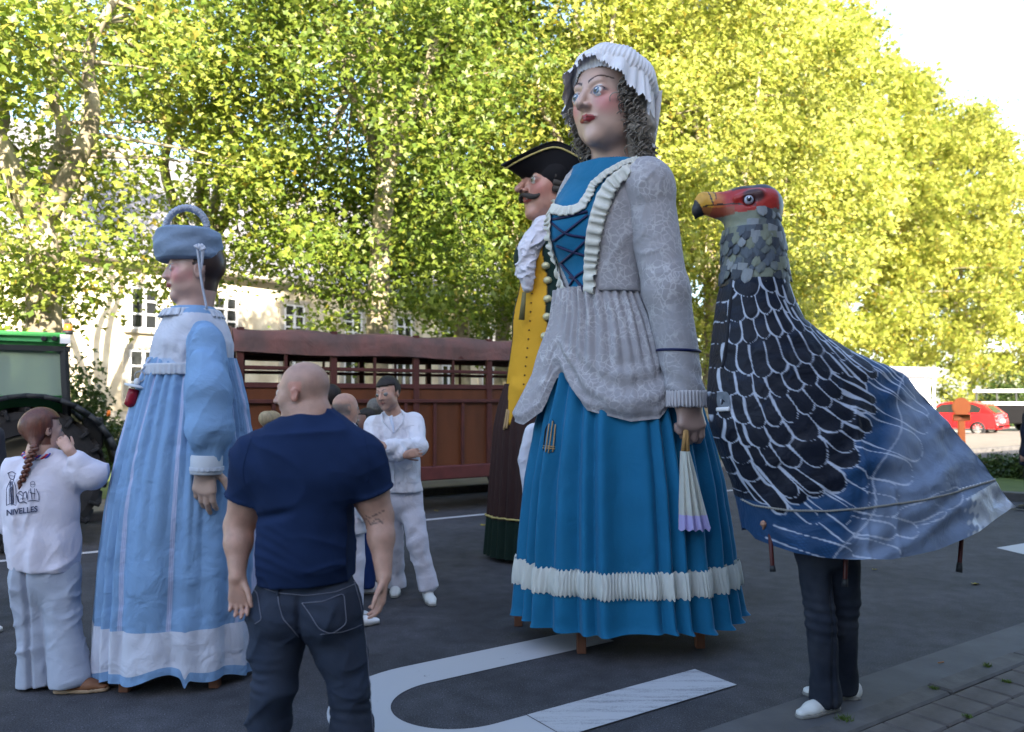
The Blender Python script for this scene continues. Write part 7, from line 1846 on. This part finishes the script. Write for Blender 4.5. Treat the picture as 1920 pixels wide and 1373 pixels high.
    dk = 1 - ss(q[:, 0] + .45 * (q[:, 1] - 650) , 1500, 1580); colr = mixc(colr, tones[0], dk * (q[:, 1] < 930))
    lw = 2.6; LINE = np.array([.42, .46, .56])
    for (tx, ty, an, ln, hw, tone) in F_:
        dx, dy_ = math.cos(R(an)), math.sin(R(an)); bb_ = np.abs(q[:, 0] - tx + dx * ln / 2) < ln / 2 + hw * 2; bb_ &= np.abs(q[:, 1] - ty + dy_ * ln / 2) < ln / 2 + hw * 2.2
        I = np.where(bb_)[0]
        if not len(I): continue
        wx = 1.5 * np.sin(q[I, 0] * .09 + ty) + 1.0 * np.sin(q[I, 1] * .11 + tx)
        rx_, ry_ = q[I, 0] - tx + wx, q[I, 1] - ty + wx * .6; s_ = -(rx_ * dx + ry_ * dy_); t_ = rx_ * -dy_ + ry_ * dx        # s_: distance back from tip
        wd = hw * np.sqrt(np.clip(1 - np.clip(1 - s_ / (hw * 1.25), 0, 1) ** 2, 0, 1)) * (1 - .12 * np.clip(s_ / ln, 0, 1) ** 2)
        sd = np.abs(t_) - wd; sd = np.where(s_ < 0, np.maximum(sd, -s_), sd)
        inside = (sd < 0) & (s_ < ln) & (s_ > 0)
        fill = tones[tone][None] * (1 + .5 * ss(np.sin(t_ * 2.1 + 1.5 * np.sin(s_ * .1)) * np.sin(s_ * .06 + tx), .3, 1))[:, None] + (np.array([.004, .012, .03])[None] * (ss(np.sin(t_ * 3.3 + tx) * .5 + .5 * np.sin(s_ * .11 + ty), .35, .9) * ss(s_ / ln, .25, .6))[:, None] if tone == 0 else 0)
        if tone == 2: fill = fill * (1 - base_t[I])[:, None] + np.array([[.15, .195, .29]]) * base_t[I][:, None]; 
        c = colr[I]; c[inside] = fill[inside]
        l_w = lw * (.75 + .35 * np.sin(s_ * .07 + tx)) * (.72 if tone == 2 else 1)
        line = (1 - ss(np.abs(sd), l_w * .55, l_w)) * (s_ < ln * .92) * (s_ > -l_w) 
        c = c * (1 - line[:, None] * .9) + LINE * line[:, None] * .9; colr[I] = c
    edge = 1 - ss(np.abs(q[:, 0] + .55 * (q[:, 1] - 750) + 14 * np.sin(q[:, 1] * .045) - 1668), 1.0, 2.2); colr = mixc(colr, LINE, edge * (q[:, 1] > 700) * .7)
    up = q[:, 1] < 1000
    rope_y = np.interp(q[:, 0], [1395, 1415, 1480, 1550, 1620, 1730, 1800, 1890], [938, 948, 957, 958, 953, 938, 920, 893])
    foil = ss(q[:, 0] + 14 * np.sin(q[:, 1] * .3) + 10 * np.sin(q[:, 0] * .4 + q[:, 1] * .17), 1780, 1800) * (q[:, 1] > rope_y + 1)
    colr = mixc(colr, (.60, .64, .74), foil); alpha = foil * .95
    colr *= (1 + .10 * wob(P3, 9, 33))[:, None]
    rgba = np.c_[colr, alpha]
    MC = mat("painted_cloak", attr=True, metal_attr=True, rough=.55, crumple=.6, cscale=7, bump=.25, bscale=45, spec=.22)
    body = mk("feather_cloak", V, grid_faces(nrow, nphi, True), MC, T, True, rgba)
    bb2 = bvh(body)
    P, N_ = cast(bb2, [(1392, 936), (1415, 948), (1480, 957), (1550, 958), (1620, 953), (1730, 938), (1800, 920), (1888, 893)], 200, .006)
    s_ = np.linspace(0, 1, len(P)); cord = MB()
    for k in (0, 1):
        a = s_ * 330 + k * math.pi; cord.tube(P + N_ * (.004 * np.cos(a))[:, None] + np.array([0, 0, 1.]) * (.004 * np.sin(a))[:, None], .0032, 5, False)
    cord.build("twisted_cord", mat("cord_beige", (.26, .25, .23), .8), body, True)
    st_ = MB()
    for k in range(14):
        P, N_ = cast(bb2, [(1797 + k * 6.5, 918 - k * 1.75), (1800 + k * 6.5, 917 - k * 1.75)], 3, .003)
        if len(P) > 1: st_.tube(P, .004, 5)
    st_.build("stitches", mat("white_thread", (.6, .6, .62), .6), body, False, kind="stuff")
    P, N_ = cast(bb2, [(1346, 736), (1366, 733), (1371, 750), (1370, 771), (1348, 770), (1344, 752), (1346, 736)], 30, .004); Vc = np.vstack([P, P.mean(0)]); n = len(P)
    mk("viewing_window", Vc, np.array([[i, (i + 1) % n, n] for i in range(n)]), mat("window_gauze", (.12, .14, .17), .3, var=.4, vscale=20), body, False)
    P, N_ = cast(bb2, [(1346, 768), (1369, 767)], 8, .007); MB().tube(P, .012, 6, flat=.5).build("window_hem", mat("white_thread"), body, True)
    P, N_ = cast(bb2, [(1374, 540), (1369, 580), (1364, 640), (1356, 690)], 26, .0); len(P) > 3 and MB().tube(P, .012, 8, flat=.5).build("front_flap", mat("black_flap", (.007, .009, .016), .6), body, True)
    P, N_ = cast(bb2, [(1430, 976), (1434, 984), (1432, 992)], 6, .004); MB().tube(P, [.008, .016, .02, .014, .008, .006][:len(P)], 6).build("repair_tape", mat("brown_tape", (.30, .17, .12), .5, var=.4, vscale=60), body, True)
    # head and neck
    S = SDF(); A = np.eye(3)
    S.cone(g(1416, 535), g(1412, 470), .178, .160, .05); S.cone(g(1412, 470), g(1408, 425), .160, .135, .05)
    S.ell(g(1408, 390), (.165, .135, .118), k=.07); S.ell(g(1430, 385), (.095, .12, .105), k=.05)
    S.cone(g(1385, 385), g(1345, 382), .085, .055, .05, flatdir=[0, 1, 0], flat=.85); S.cone(g(1345, 384), g(1324, 381), .066, .058, .03, flatdir=[0, 1, 0], flat=.7)
    S.cone(g(1322, 383), g(1309, 394), .058, .036, .02, flatdir=[0, 1, 0], flat=.7); S.cone(g(1309, 396), g(1304, 411), .030, .006, .012, flatdir=[0, 1, 0], flat=.7)
    S.cone(g(1378, 400), g(1340, 397), .05, .022, .03, flatdir=[0, 1, 0], flat=.8)
    S.cone(g(1350, 398, -.08), g(1325, 396, -.06), .006, .005, .01, op='s')
    for sy in (-1, 1):
        S.cone(g(1382, 372, sy * .10), g(1425, 362, sy * .115), .020, .026, .025); S.ell(g(1403, 377, sy * .125), (.034, .02, .026), k=.015, op='s')
    S.cone(g(1412, 540), g(1416, 520), .185, .180, .01)
    S.cut(g(0, 541), (0, 0, -1)); S.dispf = lambda P: .003 * wob(P, 30, 44)
    def ce(P):
        rel = P - [0, 0, CAMH]; px = CX + FPX * P[:, 0] / Y0; py = 745.4 - (P[:, 2] - CAMH) * FPX / Y0; nz = 3 * wob(P, 40, 7)
        c = np.tile(np.array([.13, .15, .15]), (len(P), 1)); c = mixc(c, (.20, .22, .15), ss(wob(P, 14, 9), .1, .6) * .7); c = mixc(c, (.05, .055, .07), ss(wob(P, 20, 10), .3, .8) * .7)
        red = (py < 404 + nz + (px - 1380) * -.10) & (px < 1452 + nz) & (py > 356 + .0 * px); c = mixc(c, (.33, .012, .008), red.astype(float))
        c = mixc(c, (.50, .16, .03), .8 * ss(-(px + nz), -1362, -1345) * (py < 390)); c = mixc(c, (.52, .27, .02), ((px + nz * .5 + (py - 384) * .3) < 1337).astype(float))
        c = mixc(c, (.02, .015, .02), (np.abs(px - 1333 - (py - 372) * .25) < 1.3).astype(float) * (py < 384)); c = mixc(c, (.03, .02, .02), (np.abs(px - 1342 - (py - 372) * .1) < 1.0).astype(float) * (py < 376))
        c = mixc(c, (.20, .05, .02), .8 * ((py > 390 + (px - 1340) * .04) & (px < 1372) & (py < 407))); c = mixc(c, (.01, .008, .01), (np.abs(py - (388 + 5 * np.sin((px - 1318) / 75 * 3.1) * -1 + (px - 1318) * .06)) < 1.3) * (px > 1318) * (px < 1393) * 1.0)
        c = mixc(c, (.006, .006, .009), ((px - 1313) + (py - 385) * -.55 + nz * .3 < 0).astype(float))
        c = mixc(c, (.03, .02, .025), (py < 357 + (np.abs(px - 1410) / 14) ** 1.6 * .5) * (px > 1372) * 1.0)
        e = np.sqrt(((px - 1404) / 19) ** 2 + ((py - 374) / 13) ** 2); c = mixc(c, (.03, .008, .01), (1 - ss(e, .8, 1.25)) * .95 * (np.abs(P[:, 1] - Y0) > .05))
        c = mixc(c, (.04, .01, .012), .8 * (np.abs(py - 389 - (px - 1400) * .45) < 3.5) * (px > 1385) * (px < 1408)); return c
    head = sdf_obj("head", S, .0058, mat("painted_mache", attr=True, rough=.45, bump=.6, bscale=40, fine=.3, spec=.5), T, ce)
    for sy in (-1, 1):
        c = g(1404, 375, sy * .116); mb = MB(); r = .026; mb.sphere(c, r, 18); Ve = np.concatenate(mb.v); lk = nrm([-.25, sy * .95, .05]); dd = (Ve - c) / r @ lk
        co = np.tile(np.array([.42, .45, .55]), (len(Ve), 1)); co = mixc(co, (.004, .005, .01), ss(dd, .80, .84)); hl = nrm(lk + [.05, 0, .38]); co = mixc(co, (.7, .72, .8), ss((Ve - c) / r @ hl, .975, .985))  # dark pupil, then a light dot painted on as its glint
        mk("eye", Ve, mb.q[0], M_EYE, head, True, co)
    # paper feather scales on the neck, one mesh each
    u = np.linspace(-1, 1, 7); Vs = []; 
    for zz_ in np.linspace(0, 1, 6):
        for uu in u:
            wdt = .030 * math.sqrt(max(0, 1 - max(0, (zz_ - .35) / .65) ** 2)) if zz_ > .35 else .030
            Vs.append([uu * wdt, -.004 - .010 * zz_ + .0015 * (uu * uu) * 3, -.075 * zz_])
    Vs = np.array(Vs); Vb = Vs + [0, .003, 0]; Q = grid_faces(6, 7, False)
    pal = [(.13, .15, .15), (.20, .22, .17), (.09, .11, .14), (.24, .26, .28), (.05, .06, .08)]
    sm = [mat("scale_paint_%d" % k, p, .5, var=.5, vscale=28, bump=.7, bscale=45, col2=tuple(x * .6 for x in p)) for k, p in enumerate(pal)]
    r_ = np.random.default_rng(8); protos = {}; hb_ = bvh(head); org = ORG[T.name]
    for rw in range(11):
        z = g(0, 530 - rw * 11.5)[2]; nn_ = 22
        for k in range(nn_):
            a = (k + .5 * (rw % 2) + r_.uniform(-.2, .2)) * 2 * math.pi / nn_; cx = g(1414 - rw * .8, 0)[0]
            if rw > 8 and (math.sin(a) < .0): continue
            if rw > 7 and math.sin(a) < -.45: continue
            o_ = Vector((cx + math.sin(a) * .6, Y0 - math.cos(a) * .6, z)); dr = Vector((-math.sin(a), math.cos(a), 0)); h_ = hb_.ray_cast(o_, dr)
            if h_[0] is None: continue
            mi = int(r_.integers(0, 5))
            if mi not in protos:
                o = mk("neck_scale", np.vstack([Vs, Vb]) + org, np.vstack([Q, Q[:, ::-1] + len(Vs)]), sm[mi], T); protos[mi] = o
            else: o = protos[mi].copy(); COL.objects.link(o); o.parent = T
            p = np.array(h_[0]) - org + [0, 0, .052]; o.location = tuple(p); o.rotation_euler = (r_.uniform(-.06, .10), r_.uniform(-.22, .22), a); q_ = r_.uniform(.7, 1.2); o.scale = (q_, 1, q_ * r_.uniform(.8, 1.1))
    # carrying poles
    for pts in (((1441, 960, -.2), (1449, 1072, -.25)), ((1643, 950, .3), (1641, 1047, .35)), ((1812, 900, 0), (1798, 1073, -.1)), ((1590, 960, -.25), (1584, 1100, -.28))):
        a, b = g(*pts[0]), g(*pts[1]); MB().tube([a, a * .1 + b * .9, b], [.0125, .0115, .010], 10).build("carrying_pole", mat("dark_red_pole", (.05, .008, .008), .35), T, True)
        MB().tube([b + (a - b) * .1, b], [.0145, .0165], 10).build("rubber_foot", M_BLK, T, True)
    # the walker's legs below the cloak
    base = G(1545, 1332); Yc = base[1]
    Pn = thing("person", base, "walker under the eagle costume, only dark jeans and white trainers visible", "person")
    h = lambda px, py, dy=0.0: W(px, py, Yc + dy)
    hl, hr, kl, kr, al, ar_ = h(1520, 1005, .02), h(1580, 1005, .0), h(1540, 1170, -.04), h(1580, 1175, .10), h(1548, 1300, -.02), h(1580, 1280, .17)
    S = SDF(); S.cone(h(1552, 960), h(1552, 1000), .16, .165, .03, flatdir=[0, 1, 0], flat=.75); S.ell(h(1530, 930), (.15, .12, .20), k=.05); S.cone(h(1475, 885), h(1545, 885), .07, None, .06); S.cone(h(1505, 870), h(1495, 830), .06, .05, .05); S.ell(h(1485, 795), (.08, .09, .11), k=.02)
    for a, b, c in ((hl, kl, al), (hr, kr, ar_)): S.cone(a, b, .08, .055, .04); S.cone(b, c, .055, .035, .03)
    sdf_obj("body", S, .014, M_SKIN, Pn, lambda P: np.tile(np.array(SK), (len(P), 1)))
    S = SDF(); S.ell(h(1530, 930), (.165, .135, .21), k=.05); S.cone(h(1475, 885), h(1545, 885), .085, None, .06); sdf_obj("shirt", S, .014, mat("dark_top", (.03, .03, .035), .8), Pn)
    S = SDF(); S.cone(h(1551, 975), h(1551, 1015), .170, .172, .03, flatdir=[0, 1, 0], flat=.72)
    for a, b, c in ((hl, kl, al), (hr, kr, ar_)): S.cone(a, b, .095, .078, .03); S.cone(b, c, .078, .072, .02); S.cone(b * .12 + c * .88, c - [0, 0, .02], .072, .080, .02)
    S.dispf = lambda P: .006 * wob(P, 13, 111) + .004 * np.exp(-((P[:, 2] - .50) / .10) ** 2) * np.sin(P[:, 2] * 110 + 2 * wob(P, 6, 3)) + .004 * wob(P, 28, 112) + .012 * np.exp(-((P[:, 0] - h(1530, 0)[0]) / .010) ** 2) * ss(-P[:, 2], -.75, -.6)
    S.cut([0, 0, .03], [0, 0, -1]); sdf_obj("jeans", S, .0075, mat("dark_denim", (.012, .017, .030), .85, var=.35, vscale=6, fine=.8, col2=(.02, .024, .034)), Pn)
    M = mat("white_trainer", (.55, .56, .55), .6, var=.1)
    shoe("trainer", al + [.0, 0, 0], (-.85, -.45, 0), .27, M, Pn); shoe("trainer", ar_ + [.0, .0, 0], (-.9, .2, 0), .27, M, Pn)
eagle()
